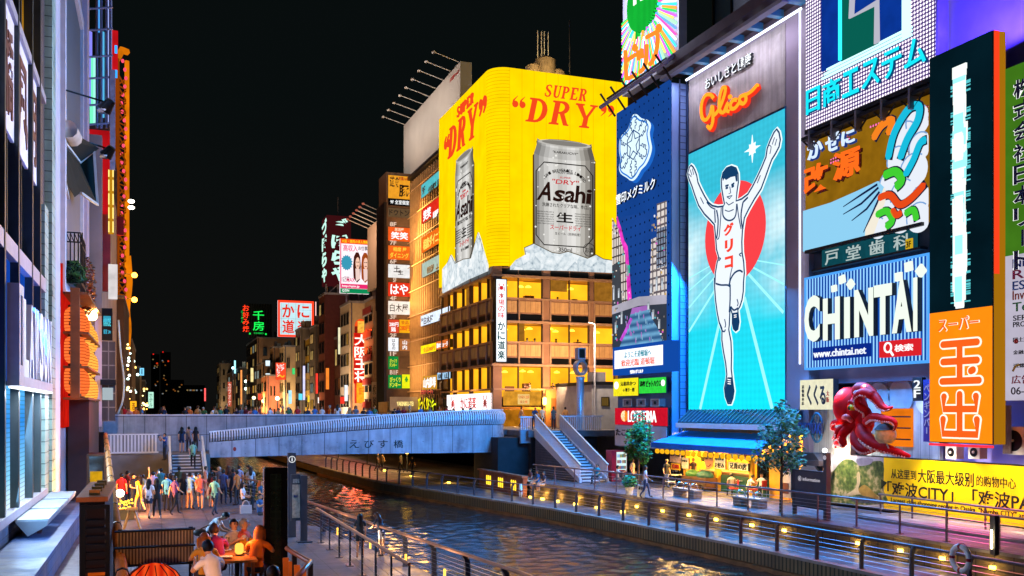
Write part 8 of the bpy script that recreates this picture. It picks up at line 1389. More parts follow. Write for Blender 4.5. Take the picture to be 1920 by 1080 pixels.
for s in (-.8, .9): q = t.p('wheel'); q.tube([(p.x-.34, p.y+s+.18*math.cos(a), 1.94+.18*math.sin(a)) for a in [2*math.pi*i/14 for i in range(14)]], .03, BLACK, 5, True)
t.done()
def bicycle(label, x, y, col, sc=1.0):
    p = onZ(x, y, 1.92); t = Thing('bicycle', label, 'bicycle'); fm = df(col, .35, .15); P = lambda a, z: Vector((p.x+.04*a, p.y-a*sc, 1.92+z*sc))
    for a in (-.5, .5):
        q = t.p('wheel'); q.tube([P(a+.32*math.cos(b), .34+.32*math.sin(b)) for b in [2*math.pi*i/22 for i in range(22)]], .022, BLACK, 5, True); u = t.p('spokes', q)
        for i in range(6): b = math.pi*i/6; u.tube([P(a+.3*math.cos(b), .34+.3*math.sin(b)), P(a-.3*math.cos(b), .34-.3*math.sin(b))], .005, WHITEP, 3)
    q = t.p('frame')
    for A_, B_2 in [((-.5, .34), (-.08, .32)), ((-.08, .32), (-.18, .78)), ((-.08, .32), (.36, .72)), ((-.5, .34), (-.16, .66)), ((-.16, .66), (.36, .72)), ((.36, .72), (.5, .34)), ((.34, .95), (.38, .66))]: q.tube([P(*A_), P(*B_2)], .02, fm, 6)
    q = t.p('saddle'); q.ball(P(-.2, .84), .1, .14, .04, BLACK, 8, 5); q = t.p('handlebar'); q.tube([P(.3, .98)+Vector((-.25, 0, 0)), P(.36, .96), P(.3, .98)+Vector((.25, 0, 0))], .015, GREY, 5); q = t.p('basket'); b = P(.55, .75); q.box(b-Vector((.15, .15, 0)), b+Vector((.15, .12, .2)), df('#8a8078', .5, .3)); t.done()
bicycle('red framed bicycle parked before the yellow banner', 1826, 975, '#b01c24'); bicycle('white framed bicycle parked right of the red one', 1898, 984, '#c8c4c0')
m = MB(); p = onZ(1864, 1040, 1.76); t = Thing('bollard_light', 'dark bollard with a glowing vertical tube by the upper railing', 'lamp'); q = t.p('bollard'); q.box((p.x-.08, p.y-.1, 1.76), (p.x+.1, p.y+.1, 3.0), DARK); q = t.p('tube'); q.tube([(p.x-.11, p.y, 1.95), (p.x-.11, p.y, 2.55)], .035, em('#fff0b0', 9), 6); t.done(); lamp('bulb', 'POINT', (p.x-.3, p.y, 2.3), 40, '#ffe0a0', .1, parent=t.root)
m = MB(); p = onZ(1728, 960, 1.92); m.lathe((p.x, p.y, 1.9), [(.09, 0), (.09, 1.2), (.06, 1.25)], DARK, 10); single('bollard', 'short black bollard before the yellow banner lettering', 'bollard', m)
# ================================================================ people
def joints(kind):
    J = dict(P=(0, 0, .93), S=(0, 0, 1.08), C=(0, 0, 1.26), U=(0, 0, 1.39), N=(0, 0, 1.46), A=(0, -.015, 1.515), H=(0, -.02, 1.585), T=(0, 0, 1.665),
             LS=(.17, 0, 1.37), LE=(.21, .03, 1.1), LW=(.2, -.08, .87), RS=(-.17, 0, 1.37), RE=(-.21, .03, 1.1), RW=(-.2, -.08, .87),
             LH=(.085, 0, .87), LK=(.1, -.02, .48), LA=(.1, .02, .08), LT=(.11, -.15, .035), RH=(-.085, 0, .87), RK=(-.1, -.02, .48), RA=(-.1, .02, .08), RT=(-.11, -.15, .035))
    if kind == 'walk': J.update(LK=(.09, -.17, .5), LA=(.09, -.22, .1), LT=(.09, -.38, .06), RK=(-.09, .05, .47), RA=(-.09, .28, .14), RT=(-.1, .16, .03), LE=(.21, .12, 1.12), LW=(.2, .16, .9), RE=(-.21, -.06, 1.12), RW=(-.17, -.25, .98))
    if kind == 'photo': J.update(LE=(.22, -.18, 1.22), LW=(.09, -.34, 1.48), RE=(-.22, -.18, 1.22), RW=(-.09, -.34, 1.48))
    if kind == 'arm_up': J.update(RE=(-.27, -.05, 1.58), RW=(-.26, -.1, 1.85))
    if kind == 'hips': J.update(LE=(.33, .08, 1.16), LW=(.16, -.05, 1.0), RW=(-.1, -.2, 1.05), LA=(.16, .02, .08), LT=(.2, -.13, .035), LK=(.13, -.02, .48))
    if kind in ('sit', 'sit_eat', 'sit_lean'):
        d = -.46
        for k in ('P', 'S', 'C', 'U', 'N', 'A', 'H', 'T', 'LS', 'LE', 'LW', 'RS', 'RE', 'RW'): x, y, z = J[k]; J[k] = (x, y, z+d+.02)
        J.update(LH=(.09, -.05, .47), RH=(-.09, -.05, .47), LK=(.12, -.44, .49), RK=(-.12, -.44, .49), LA=(.12, -.42, .09), RA=(-.12, -.42, .09), LT=(.13, -.58, .035), RT=(-.13, -.58, .035), LE=(.22, -.08, .7), LW=(.14, -.32, .6), RE=(-.22, -.08, .7), RW=(-.14, -.32, .6))
        if kind == 'sit_eat': J.update(LE=(.24, -.2, .76), LW=(.1, -.42, .86), RE=(-.24, -.2, .76), RW=(-.06, -.4, .9))
        if kind == 'sit_lean':
            for k, f in (('S', .05), ('C', .14), ('U', .22), ('N', .26), ('A', .31), ('H', .33), ('T', .33), ('LS', .2), ('RS', .2)): x, y, z = J[k]; J[k] = (x, y-f, z-.04)
            J.update(LE=(.24, -.36, .74), LW=(.12, -.56, .84), RE=(-.24, -.36, .74), RW=(-.1, -.56, .84))
    if kind in ('bend', 'lean'):
        g = 1.0 if kind == 'bend' else .55
        for k in ('S', 'C', 'U', 'N', 'A', 'H', 'T', 'LS', 'RS'):
            x, y, z = J[k]; h = z-.93; a = math.radians(48*g)*min(1, .6+h*.6); J[k] = (x, y-h*math.sin(a), .93+h*math.cos(a))
        s = J['LS']; J.update(LE=(.22, s[1]-.12, s[2]-.24), LW=(.16, s[1]-.32, s[2]-.3), RE=(-.22, s[1]-.12, s[2]-.24), RW=(-.16, s[1]-.32, s[2]-.3)); J['LK'] = (.1, .02, .48); J['LA'] = (.12, .1, .08); J['LT'] = (.12, -.06, .035)
    return {k: Vector(v) for k, v in J.items()}
RAD = dict(P=(.15, .11), S=(.13, .095), C=(.155, .105), U=(.12, .085), N=(.055, .055), A=(.06, .068), H=(.078, .095), T=(.05, .06), LS=.062, LE=.042, LW=.027, RS=.062, RE=.042, RW=.027, LH=.088, LK=.06, LA=.042, LT=.034, RH=.088, RK=.06, RA=.042, RT=.034)
SEG = [('P', 'S', 1), ('S', 'C', 1), ('C', 'U', 1), ('U', 'N', 0), ('N', 'A', 0), ('A', 'H', 0), ('H', 'T', 0), ('U', 'LS', 1), ('LS', 'LE', 1), ('LE', 'LW', 0), ('U', 'RS', 1), ('RS', 'RE', 1), ('RE', 'RW', 0), ('P', 'LH', 2), ('LH', 'LK', 2), ('LK', 'LA', 2), ('LA', 'LT', 3), ('P', 'RH', 2), ('RH', 'RK', 2), ('RK', 'RA', 2), ('RA', 'RT', 3)]
SKIN = df('#c08a68', .55, .08, 6); HAIRC = {'black': df('#0e0b0b', .45, .2), 'brown': df('#3a2418', .45, .2), 'grey': df('#8a8480', .5, .2), 'light': df('#8a4c20', .45, .2)}
_BODY = {}
def body(kind, short):
    key = (kind, short)
    if key in _BODY: return _BODY[key]
    J = joints(kind); names = list(J); vs = [J[k] for k in names]; rad = [RAD[k] if isinstance(RAD[k], tuple) else (RAD[k],)*2 for k in names]; ed = [(names.index(a), names.index(b)) for a, b, m in SEG]
    for s, E_, W_ in ((1, 'LE', 'LW'), (-1, 'RE', 'RW')):      # palm, four fingers, thumb
        d = (J[W_]-J[E_]).normalized(); side = d.cross(Vector((0, -1, .3))).normalized(); nrm = side.cross(d); wi = names.index(W_); pi_ = len(vs); vs.append(J[W_]+d*.05); rad.append((.03, .02)); ed.append((wi, pi_))
        for f in range(4):
            o = side*(.027-.018*f); L = (.075, .085, .08, .062)[f]; a = J[W_]+d*.085+o; i0 = len(vs); vs += [a, a+d*L*.55+nrm*.006, a+d*L+nrm*.024]; rad += [(.0095,)*2, (.009,)*2, (.0075,)*2]; ed += [(pi_, i0), (i0, i0+1), (i0+1, i0+2)]
        i0 = len(vs); a = J[W_]+d*.03+side*.033; vs += [a+d*.02+nrm*.008, a+d*.055+side*.014+nrm*.016]; rad += [(.011,)*2, (.009,)*2]; ed += [(pi_, i0), (i0, i0+1)]
    me = bpy.data.meshes.new('skeleton'); me.from_pydata(vs, ed, []); o = bpy.data.objects.new('skeleton', me); COL.objects.link(o); o.modifiers.new('s', 'SKIN').use_smooth_shade = True
    for i, r in enumerate(rad): sv = me.skin_vertices[0].data[i]; sv.radius = r; sv.use_root = (i == 0)
    o.modifiers.new('u', 'SUBSURF').levels = 1
    bpy.context.view_layer.update(); m2 = bpy.data.meshes.new_from_object(o.evaluated_get(bpy.context.evaluated_depsgraph_get())); bpy.data.objects.remove(o)
    for c in ('skin', 'shirt', 'legs', 'shoes'): m2.materials.append(SKIN)
    mi = []
    for p in m2.polygons:
        best = None
        for a, b, m in SEG:
            A_, B_2 = J[a], J[b]; ab = B_2-A_; t = max(0, min(1, (p.center-A_).dot(ab)/ab.length_squared)); r = (RAD[a][0] if isinstance(RAD[a], tuple) else RAD[a])*(1-t)+(RAD[b][0] if isinstance(RAD[b], tuple) else RAD[b])*t; d = (p.center-A_-ab*t).length/r
            if best is None or d < best[0]: best = (d, m, t, a, b)
        d, m, t, a, b = best
        if m == 1 and a in ('LS', 'RS') and t > .6: m = 0
        if short and ((a in ('LH', 'RH') and t > .5) or a in ('LK', 'RK')) and m == 2: m = 0
        mi.append(m)
    m2.polygons.foreach_set('material_index', mi); m2.polygons.foreach_set('use_smooth', [True]*len(mi)); m2.name = 'person'
    hd = J['H']; hs = {}
    for style in ('short', 'long', 'bun'):
        q = MB(); M_ = HAIRC['black']; seg, rings = 16, 10; vs2 = []; fs = []
        tl_ = (J['T']-J['A']).normalized(); rot = Vector((0, 0, 1)).rotation_difference(tl_).to_matrix()
        for i in range(rings+1):
            a = -math.pi/2+math.pi*i/rings
            for k in range(seg): b2 = 2*math.pi*k/seg; vs2.append(Vector((.092*math.cos(a)*math.cos(b2), .015+.108*math.cos(a)*math.sin(b2), .018+.108*math.sin(a))))
        def keep(c): return not ((c.y < -.02 and c.z < .055) or c.z < -.06 or (c.y < .015 and c.z < -.0))
        for i in range(rings):
            for k in range(seg):
                f = (i*seg+k, i*seg+(k+1) % seg, (i+1)*seg+(k+1) % seg, (i+1)*seg+k); c = sum((vs2[x] for x in f), Vector())/4
                if keep(c): fs.append(f)
        q.add([hd+rot @ v for v in vs2], fs, M_, True)
        if style == 'long': q.tube([hd+rot @ Vector((0, .055, .03)), hd+rot @ Vector((0, .085, -.1)), hd+rot @ Vector((0, .1, -.26)), hd+rot @ Vector((0, .09, -.4))], [.085, .1, .095, .03], M_, 10); [q.tube([hd+rot @ Vector((sx, .0, .04)), hd+rot @ Vector((sx*1.1, .02, -.1)), hd+rot @ Vector((sx, .03, -.24))], [.03, .035, .015], M_, 7) for sx in (-.075, .075)]
        if style == 'bun': q.ball(hd+rot @ Vector((0, .1, .09)), .045, .045, .045, M_, 8, 6)
        hs[style] = q
    q = MB(); 
    for sx in (-.03, .03): q.ball(hd+Vector((sx, -.088, .01)), .011, .007, .008, BLACK, 6, 4); q.box(hd+Vector((sx-.016, -.094, .03)), hd+Vector((sx+.016, -.086, .036)), BLACK)
    q.box(hd+Vector((-.02, -.093, -.05)), hd+Vector((.02, -.086, -.043)), df('#8a3c34', .5, 0)); ft = q
    q = MB(); q.tube([hd+Vector((0, -.085, .012)), hd+Vector((0, -.112, -.018)), hd+Vector((0, -.09, -.024))], [.01, .014, .009], SKIN, 6)
    for sx in (-.082, .082): q.ball(hd+Vector((sx, .005, -.005)), .012, .022, .032, SKIN, 7, 5)
    _BODY[key] = (m2, hs, ft, q); _BODY[key+('m',)] = {}
    return _BODY[key]
SHOE = df('#2a2628', .5, .2)
def cloth(h): return df(h, .75, .14, 5) if h else SKIN
def person(label, kind, loc, rz, shirt, legs, hair='black', style='short', short=False, shoes=None, group=None, sc=1.0, bag=None, cat='person'):
    m, hs, ft, nose = body(kind, short); o = bpy.data.objects.new('person', m); COL.objects.link(o); o.location = loc; o.rotation_euler = (0, 0, rz); o.scale = (sc,)*3; tag(o, label, cat, group); _W[o.name] = Vector((0, 0, 0))
    for i, mt in enumerate((SKIN, cloth(shirt), cloth(legs), cloth(shoes) if shoes else SHOE)): o.material_slots[i].link = 'OBJECT'; o.material_slots[i].material = mt
    cache = _BODY[(kind, short, 'm')]
    for nm, mb, k2 in (('hair', hs[style], style), ('face', ft, 'f'), ('nose_and_ears', nose, 'n')):
        if k2 not in cache: c = mb.make(nm, o); cache[k2] = c.data; 
        else: c = bpy.data.objects.new(nm, cache[k2]); COL.objects.link(c); c.parent = o; c.location = cacheloc[(kind, short, k2)]
        cacheloc[(kind, short, k2)] = c.location.copy()
        if nm == 'hair': c.material_slots[0].link = 'OBJECT'; c.material_slots[0].material = HAIRC[hair]
    if kind == 'photo':
        mb = MB(); mb.box((-.04, -.43, 1.42), (.04, -.42, 1.58), BLACK); mb.box((-.035, -.419, 1.43), (.035, -.417, 1.57), el('#cfe4ff', 2.2)); ph = mb.make('phone'); tag(ph, ' '.join(('lit phone held by '+label).split()[:16]), 'phone'); M_ = o.matrix_basis @ Matrix.Translation(Vector((0, -.423, 1.42))); ph.matrix_basis = M_
    return o
cacheloc = {}
def ppl(label, x, yf, z, kind, face, shirt, legs, Y=None, **k):
    """x, yf: where the feet stand; face: direction the person looks, degrees from the camera"""
    p = onZ(x, yf, z) if Y is None else onY(x, 770, Y); p.z = z; return person(label, kind, p, math.radians(face), shirt, legs, **k)
D2R = math.radians
tz = 1.76
# terrace crowd
rj = random.Random(5)
for a in [('person in red shirt at the back of the terrace crowd behind the bare bulb', 228, 949, 'stand', 170, '#b01c1c', '#2a2a30', {}), ('man in dark clothes with hand on hip facing the bare bulb', 250, 948, 'hips', 60, '#1c1c22', '#26262c', {}), ('woman in white top and navy skirt seen from behind in the terrace crowd', 279, 962, 'walk', 160, '#c8c4d4', '#1c2440', dict(style='long', short=True)), ('person in black with white shoes in the middle of the terrace crowd', 294, 958, 'walk', 190, '#17171c', '#15151a', dict(shoes='#d8d4d8', style='long')), ('person in bright blue shirt and black trousers in the terrace crowd', 313, 949, 'stand', 170, '#3a7ab8', '#141418', {}), ('person in purple plaid shirt walking in black trousers on the terrace', 328, 952, 'walk', 120, '#5a3a6a', '#141418', {}), ('woman in black dress with bare legs in the terrace crowd', 345, 957, 'stand', 200, '#17151a', '#17151a', dict(style='long', short=True, hair='brown')), ('person in pale lilac top holding up a phone in the terrace crowd', 287, 946, 'photo', 175, '#a89ac8', '#2c2c3a', {}), ('person in cream shirt at the left back of the terrace crowd', 268, 946, 'arm_up', 180, '#c8b8a8', '#3a3a44', dict(style='bun', hair='brown')), ('person in sky blue top with raised phone beside the black dress', 356, 947, 'photo', 150, '#7aa8d0', '#8a6a58', dict(short=True)), ('person in grey tee half hidden between purple plaid and bright blue shirts', 320, 944, 'stand', 200, '#6a6a74', '#202028', dict(style='long')), ('person in teal top with raised arms behind the black clad person', 302, 943, 'photo', 190, '#2c6a78', '#2a2a34', {})]:
    lab, x, y, kd, f, c1, c2, kw = a; ppl(lab, x, y+rj.uniform(-3, 15), tz, kd, f, c1, c2, **kw)
for a in [('person in brick red polo left of the man with hand on hip', 239, 943, 'stand', 150, '#7a2a22', '#22222a', {}), ('woman in mustard dress just behind the white top and navy skirt', 262, 953, 'walk', -150, '#b08428', '#b08428', dict(style='long', short=True)), ('person in olive jacket close to the foot of the grey stairs', 336, 941, 'stand', 190, '#4a4a2c', '#1c1c22', {}), ('person in pale yellow shirt walking right behind the black dress', 368, 952, 'walk', 90, '#c8b878', '#2c3448', {}), ('person in coral top and shorts before the grey stairs', 376, 944, 'walk', 20, '#c05a48', '#4a4a5a', dict(short=True, style='bun')), ('man in mint shirt walking along the terrace edge railing', 402, 953, 'walk', 170, '#8ac0a0', '#2a2c3a', {}), ('woman in wine red dress left of the dark blue shirt and jeans', 396, 943, 'stand', 160, '#5a1424', '#5a1424', dict(style='long', short=True)), ('person in orange tee between the dark suit and the railing', 444, 951, 'stand', 200, '#c86a24', '#26262e', {}), ('person in white hoodie at the far end of the terrace railing', 470, 936, 'stand', -160, '#c8c8cc', '#2a3040', dict(style='long', hair='brown'))]:
    lab, x, y, kd, f, c1, c2, kw = a; ppl(lab, x, y+rj.uniform(-3, 18), tz, kd, f+rj.uniform(-40, 40), c1, c2, **kw)
for a in [('woman in blue top looking at a phone at the top left of the stairs', 309, 63.4, 3.2, 'photo', -60, '#244a9a', '#2a3450', {}), ('person in navy dress with back turned on the stair landing', 341, 66, 3.56, 'stand', 170, '#14244a', '#14244a', dict(style='long', short=True)), ('person in grey lilac top beside the navy dress on the landing', 354, 66.6, 3.56, 'photo', 180, '#8a86a4', '#4a4a5a', {}), ('woman with long black hair and dark top on the landing', 367, 66.2, 3.56, 'stand', 150, '#22202c', '#2a2838', dict(style='long')), ('person in pale green shirt climbing the grey stairs', 362, 61.6, 2.75, 'walk', 180, '#7ab09a', '#1a1a20', {})]:
    lab, x, Y, z, kd, f, c1, c2, kw = a; ppl(lab, x, 0, z, kd, f, c1, c2, Y=Y, **kw)
for a in [('person in pale pink shorts outfit beside the foot of the grey stairs', 386, 936, 'stand', 100, '#c89a90', '#c88a78', dict(short=True)), ('person with grey hair by the terrace edge railing', 411, 938, 'stand', 200, '#3a3a44', '#2a2a34', dict(hair='grey')), ('person in dark blue shirt and jeans in the group by the edge railing', 419, 946, 'stand', 160, '#3c4a7a', '#1c2844', {}), ('man in dark suit in the group by the edge railing', 437, 944, 'stand', 190, '#262430', '#222028', {}), ('person in pale blue shirt at the back of the group by the edge railing', 448, 934, 'stand', 170, '#7a8ab0', '#2a3040', {}), ('person in brown top between the grey haired person and the dark suit', 428, 934, 'stand', 150, '#5a3a34', '#2a2a30', dict(style='long', hair='brown'))]:
    lab, x, y, kd, f, c1, c2, kw = a; ppl(lab, x, y, tz, kd, f, c1, c2, **kw)
ppl('woman in white shirt and black trousers sitting before the edge railing', 455, 957, tz, 'sit', 70, '#c8c4d0', '#101014', style='long'); ppl('man in navy jacket leaning on the edge railing above the water', 476, 930, tz, 'lean', -120, '#1c2a50', '#1c1c28'); ppl('person with brown hair and teal top seated by the edge railing near the black pylon', 488, 952, tz, 'sit', 60, '#1c4a6a', '#22222c', hair='light', style='long'); ppl('person in blue shirt reaching an arm behind the black pylon', 487, 985, tz, 'sit_eat', 40, '#2a4a78', '#20202a')
# tables of the terrace restaurant
DZ = 2.87
def fg(label, x, yh, kind, face, shirt, legs, hz=1.13, **k):
    z = DZ+hz; p = onZ(x, yh, z); p.z = DZ; return person(label, kind, p, math.radians(face), shirt, legs, **k)
fg('woman in bright orange top with light hair sitting with her back turned', 478, 1003, 'sit_lean', 160, '#d86a10', '#2a2428', hair='light', style='long', sc=1.04)
fg('man in maroon shirt seated with his back turned at the terrace table', 410, 1000, 'sit_lean', 190, '#6a1440', '#2a2a34', hair='brown', sc=1.05)
fg('man in white tee seated nearest at the terrace table', 406, 1034, 'sit_lean', 200, '#d8d2d8', '#3a3a44', sc=1.05)
fg('black haired person in white top behind the terrace table', 438, 985, 'sit_eat', 20, '#c8b8b0', '#2a2a34')
fg('person with grey hair and orange face in the lamplight behind the table', 457, 984, 'sit', 60, '#c8502c', '#3a2a28', hair='grey')
fg('person with black hair at the very bottom before the pylon', 512, 1078, 'sit', 150, '#22222a', '#22222a')
fg('person in yellow orange jacket seated left of the maroon shirt', 388, 1012, 'sit_lean', 185, '#d89428', '#3a3024', hair='light', style='long')
p = onZ(388, 1062, tz); person('man in white tee bending forward with a dark shoulder bag', 'bend', p, D2R(75), '#d0c8cc', '#22262e', sc=1.06)
t = Thing('shoulder_bag', 'dark brown shoulder bag on the back of the bending man', 'bag'); b = p+Vector((-.2, -.24, 1.02)); q = t.p('pouch'); q.ball(b, .2, .1, .11, df('#3a2418', .5, .3, 4), 12, 8); q = t.p('strap'); q.tube([b+Vector((-.05, 0, .08)), b+Vector((.2, .08, .18)), b+Vector((.46, .2, .26))], .018, df('#7a4a20', .5, .2), 5, k=3); t.done()
t = Thing('handbag', 'white handbag with hoop handles hanging in front of the seated woman', 'bag'); b = onY(461, 955, 44.0); q = t.p('body'); q.box(b+Vector((-.25, -.1, -.2)), b+Vector((.25, .1, .18)), df('#c4bcc4', .5, .15)); q = t.p('handle')
for dy in (-.06, .06): q = t.p('handle'); q.tube([b+Vector((-.15, dy, .18)), b+Vector((-.08, dy, .36)), b+Vector((.08, dy, .36)), b+Vector((.15, dy, .18))], .014, df('#c4bcc4', .5, .15), 5, k=3)
t.done()
def table4(label, x, y, w, l):
    c = onZ(x, y, DZ+.72); zt = DZ+.72; t = Thing('dining_table', label, 'table'); q = t.p('top'); q.box((c.x-w/2, c.y-l/2, zt-.04), (c.x+w/2, c.y+l/2, zt), df('#b0662c', .45, .25, 3))
    for sx in (-1, 1):
        for sy in (-1, 1): q = t.p('leg'); q.box((c.x+sx*(w/2-.08)-.03, c.y+sy*(l/2-.08)-.03, DZ), (c.x+sx*(w/2-.08)+.03, c.y+sy*(l/2-.08)+.03, zt-.04), df('#7a4420', .5, .2))
    t.done(); return c
c = table4('wooden table set with plates between the seated terrace guests', 437, 1040, .75, 1.6)
t = Thing('added_table_lantern', 'small warm lantern added on the wooden table to light the terrace guests', 'lantern'); q = t.p('shade'); q.lathe(c+Vector((.1, -.15, .03)), [(.05, 0), (.08, .04), (.08, .16), (.05, .2)], em('#ffa040', 2), 12); q = t.p('base'); q.lathe(c+Vector((.1, -.15, .004)), [(.06, 0), (.06, .026)], DARK, 12); t.done(); lamp('bulb', 'POINT', c+Vector((.1, -.15, .42)), 11, '#ffb070', .08, parent=t.root)  # lantern added for warm light on the seated guests
for i, (dx, dy, cc, lab) in enumerate([(-.15, -.4, '#d8d0c8', 'white plate at the near end of the terrace table'), (.15, .1, '#c8a84a', 'yellow dish in the middle of the terrace table'), (-.1, .5, '#d8d0c8', 'white plate at the far end of the terrace table')]):
    m = MB(); m.lathe(c+Vector((dx, dy, .004)), [(.05, 0), (.11, .02), (.12, .03), (.1, .022), (.0, .015)], df(cc, .3, .1), 16); single('plate', lab, 'plate', m, 'dishes on the terrace table')
for i, (x, y, rz, lab) in enumerate([(384, 1090, 3.4, 'yellow orange folding chair left of the maroon shirt'), (472, 1090, 3.0, 'yellow chair beneath the woman in orange'), (414, 1086, 3.2, 'orange chair beneath the maroon shirted man')]): chair(lab, x, y, rz, '#d88a1c', 'orange chairs of the terrace restaurant', 2.87)
# waterside and right bank
ppl('woman with long dark hair and dark backpack standing by the twin bronze railing', 675, 1047, .82, 'stand', 170, '#22262e', '#15151a', style='long', short=True, sc=.98); ppl('woman in dark top and white shorts leaning over the canal railing', 716, 1043, .82, 'lean', -150, '#2c3040', '#c8bcb8', style='long', short=True, hair='brown')
for a in [('man in teal shirt sitting at the round table beside the steel stairs', 1120, 908, 'sit', -60, '#1c8a9a', '#16161c', {}), ('person in white top sitting across from the teal shirt', 1158, 912, 'sit_eat', 70, '#d8c8c0', '#2a2a30', {}), ('person in pale top behind the trunk of the leafy tree', 1186, 914, 'stand', 30, '#c8b0a0', '#2a2a34', {}), ('woman in white blouse and blue trousers walking past the eatery', 1210, 934, 'walk', 60, '#d8d8ec', '#2a3c6a', dict(style='long', hair='brown')), ('person in black standing in the warm light of the eatery door', 1250, 916, 'stand', 0, '#15131a', '#15131a', {}), ('person in pale grey shirt sitting with back turned before the green wainscot', 1372, 931, 'sit', 160, '#8a8480', '#2a2a30', {}), ('man in white vest leaning over the table before the green wainscot', 1401, 934, 'sit_lean', 90, '#d8c8c0', '#8a6a50', dict(short=True)), ('person in white sitting on the red chair nearest the wooden panel', 1428, 932, 'sit', -60, '#d0c8d0', '#2a2a30', {}), ('cook in dark apron behind the food cart', 1300, 912, 'stand', 0, '#2a2430', '#2a2430', {}), ('person in white tee at the counter left of the portrait poster', 1268, 908, 'stand', 150, '#d8d0cc', '#22222a', {})]:
    lab, x, y, kd, f, c1, c2, kw = a; ppl(lab, x, y, tz, kd, f, c1, c2, **kw)
for i, (x, c1, c2, lab) in enumerate([(995, '#8a3a30', '#c89a7a', 'person in rust red sitting on the wall left of two others'), (1008, '#3a6aa0', '#2a3040', 'person in blue sitting on the wall between two others'), (1020, '#4a3a44', '#c8a08a', 'person in dark plum sitting on the wall right of two others')]):
    q = onX(x, 900, lerp_at(WR, 54.5+.9*i)); person(lab, 'sit', (q.x, q.y, 1.72-.44), D2R(-80), c1, c2, short=True, hair='brown', style='long' if i == 1 else 'short')
for a in [('man in dark blue with back turned at the rail atop the steel stairs', 1001, 64.2, 4.9, 'lean', 0, '#1c3050', '#22222a', {}), ('person in pale top leaning at the street rail beyond the steel stairs', 1017, 70, 4.9, 'stand', 170, '#c8b8a8', '#2a2a34', {}), ('man in olive tee and dark trousers at the top of the steel stairs', 1038, 64.8, 4.9, 'stand', 190, '#5a564a', '#1a1a22', {}), ('person in orange lit top near the entrance lantern', 1060, 71, 4.9, 'walk', 150, '#b08050', '#3a2a24', {}), ('person in pale coat walking before the amber restaurant entrance', 978, 74, 4.9, 'walk', 90, '#c8a080', '#2a2430', {})]:
    lab, x, Y, z, kd, f, c1, c2, kw = a; ppl(lab, x, 0, z, kd, f, c1, c2, Y=Y, **kw)
for i, (x, y, c1, lab) in enumerate([(708, 878, '#2a2430', 'dark clad person of a pair on the far promenade under the bridge'), (716, 879, '#8a6a50', 'tan clad person of a pair on the far promenade under the bridge'), (752, 880, '#d0c8c0', 'white clad person walking on the lit promenade under the bridge'), (773, 888, '#1c1a20', 'person in black with pale bag nearest on the lit promenade under the bridge')]): ppl(lab, x, y+6, .82, 'walk', 60+80*i, c1, '#22202a')
# people on the ramp and along the bridge parapet
for x, c1, lab in [(652, '#17171c', 'man in black on the bridge ramp under the golden lantern end'), (704, '#3a4a80', 'blue clad person leading four on the bridge ramp'), (715, '#c8a8a0', 'pink clad person in the middle of four on the bridge ramp'), (728, '#4a6a9a', 'steel blue clad person among four on the bridge ramp'), (740, '#7a7a9a', 'lilac grey clad person last of four on the bridge ramp'), (845, '#22222a', 'dark clad person alone on the ramp near its right end')]:
    p = onY(x, 770, 67); f = (p.x-3.3)/18.9; p.z = 3.57+1.24*f; person(lab, 'walk' if x > 660 else 'stand', p, D2R(90 if x > 660 else 0), c1, '#22222c')
LMK = [(222, 'at the bare left end'), (262, 'below the orange wheel frame'), (310, 'below the dark distant towers'), (362, 'below the broad dark block'), (410, 'below the pale far block'), (455, 'below the green and red neon'), (505, 'below the salmon wall'), (555, 'below the red framed billboard'), (600, 'below the dark red brown building'), (635, 'below the pale five storey building'), (675, 'below the golden lantern end'), (708, 'below the grey rooftop billboard'), (748, 'below the stair tower'), (790, 'below the ribbed front'), (830, 'below the dark ducts'), (875, 'before the white crab signboard')]
PAL = [('white', '#d0ccd0'), ('black', '#15151a'), ('red', '#b02024'), ('navy', '#1c2648'), ('grey', '#6a6872'), ('pink', '#c88a90'), ('blue', '#3a6aa8'), ('tan', '#a8845c'), ('green', '#3a6a48'), ('plum', '#5a2c50'), ('orange', '#c8641c')]
used = {}; rq = random.Random(14)
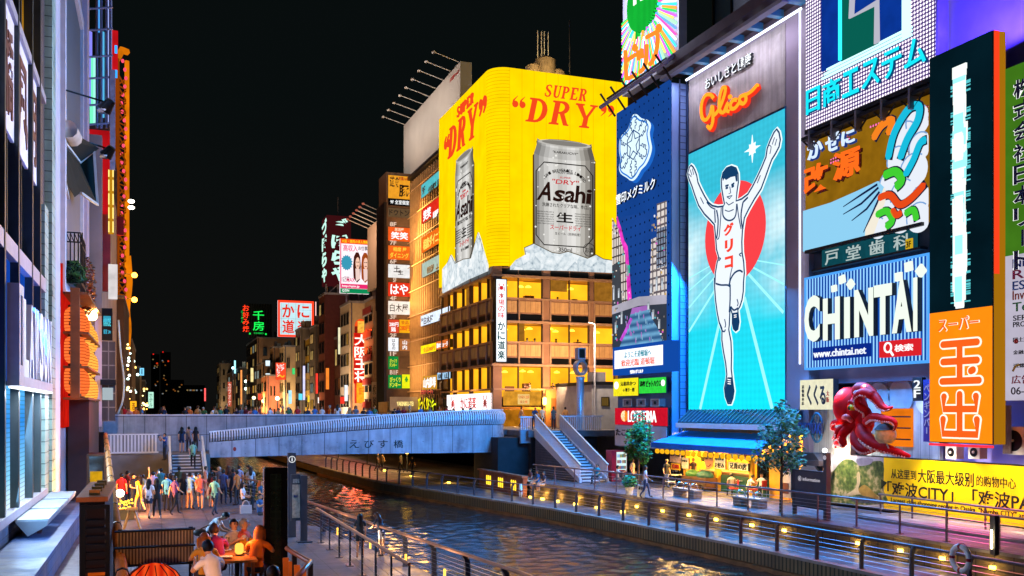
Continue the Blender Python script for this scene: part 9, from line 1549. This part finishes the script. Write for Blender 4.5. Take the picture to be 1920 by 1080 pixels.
for i, x in enumerate([214, 224, 233, 246, 255, 266, 300, 307, 347, 352, 356, 371, 385, 394, 402, 413, 424, 446, 453, 461, 470, 478, 486, 505, 519, 530, 541, 549, 558, 577, 590, 604, 618, 633, 655, 667, 681, 692, 702, 733, 745, 757, 768, 789, 806, 824, 838, 852, 868, 880]):
    lm = min(LMK, key=lambda q: abs(q[0]-x))[1]; k = rq.randrange(11) if x != 633 else 0
    if x == 789: k = 6
    while (lm, k) in used: k = (k+1) % 11
    used[(lm, k)] = 1; st = rq.choice(['short', 'short', 'long', 'bun']); hr = rq.choice(['black', 'black', 'brown', 'light'] if st != 'short' else ['black', 'brown', 'grey'])
    p = onY(x, 770, 69.9+rq.random()*.9); p.z = 4.92; person('person in %s top at the bridge parapet %s' % (PAL[k][0], lm), rq.choice(['stand', 'lean', 'photo', 'stand', 'arm_up'] if i % 7 == 0 else ['stand', 'stand', 'lean']), p, D2R(rq.choice([0, 20, -30, 160, 80, -90])), PAL[k][1], '#22222c', hair=hr, style=st, group='people along the bridge parapet', sc=rq.uniform(.94, 1.04) if x != 633 else 1.1)
# diners behind the amber windows
for i, (x, y, z, c, lab) in enumerate([(31.4, 79.9, 8.26, '#c8b8b0', 'pale clad diner in the lowest amber window left of the metal pillar'), (33.7, 80.0, 8.26, '#2a2020', 'dark clad diner in the lowest amber window'), (34.3, 80.2, 8.26, '#a02c20', 'red clad diner in the lowest amber window'), (31.2, 80.0, 12.35, '#b8a8a0', 'grey clad diner in the middle amber window'), (32.0, 80.2, 12.35, '#d8c8b8', 'cream clad diner in the middle amber window'), (34.0, 80.0, 12.35, '#241c1c', 'black clad diner in the middle amber window'), (36.2, 80.1, 12.35, '#3a2a24', 'brown clad diner at the right of the middle amber window'), (31.5, 80.0, 16.2, '#b09a80', 'tan clad diner in the top amber window'), (34.2, 80.1, 16.2, '#2a2424', 'dark clad diner in the top amber window')]):
    person(lab, 'sit_eat', (x, y, {8.26: 7.55, 12.35: 11.55, 16.2: 15.35}[z]), D2R(40*(i % 5)-80), c, '#2a2a30', group='diners in the amber windows')
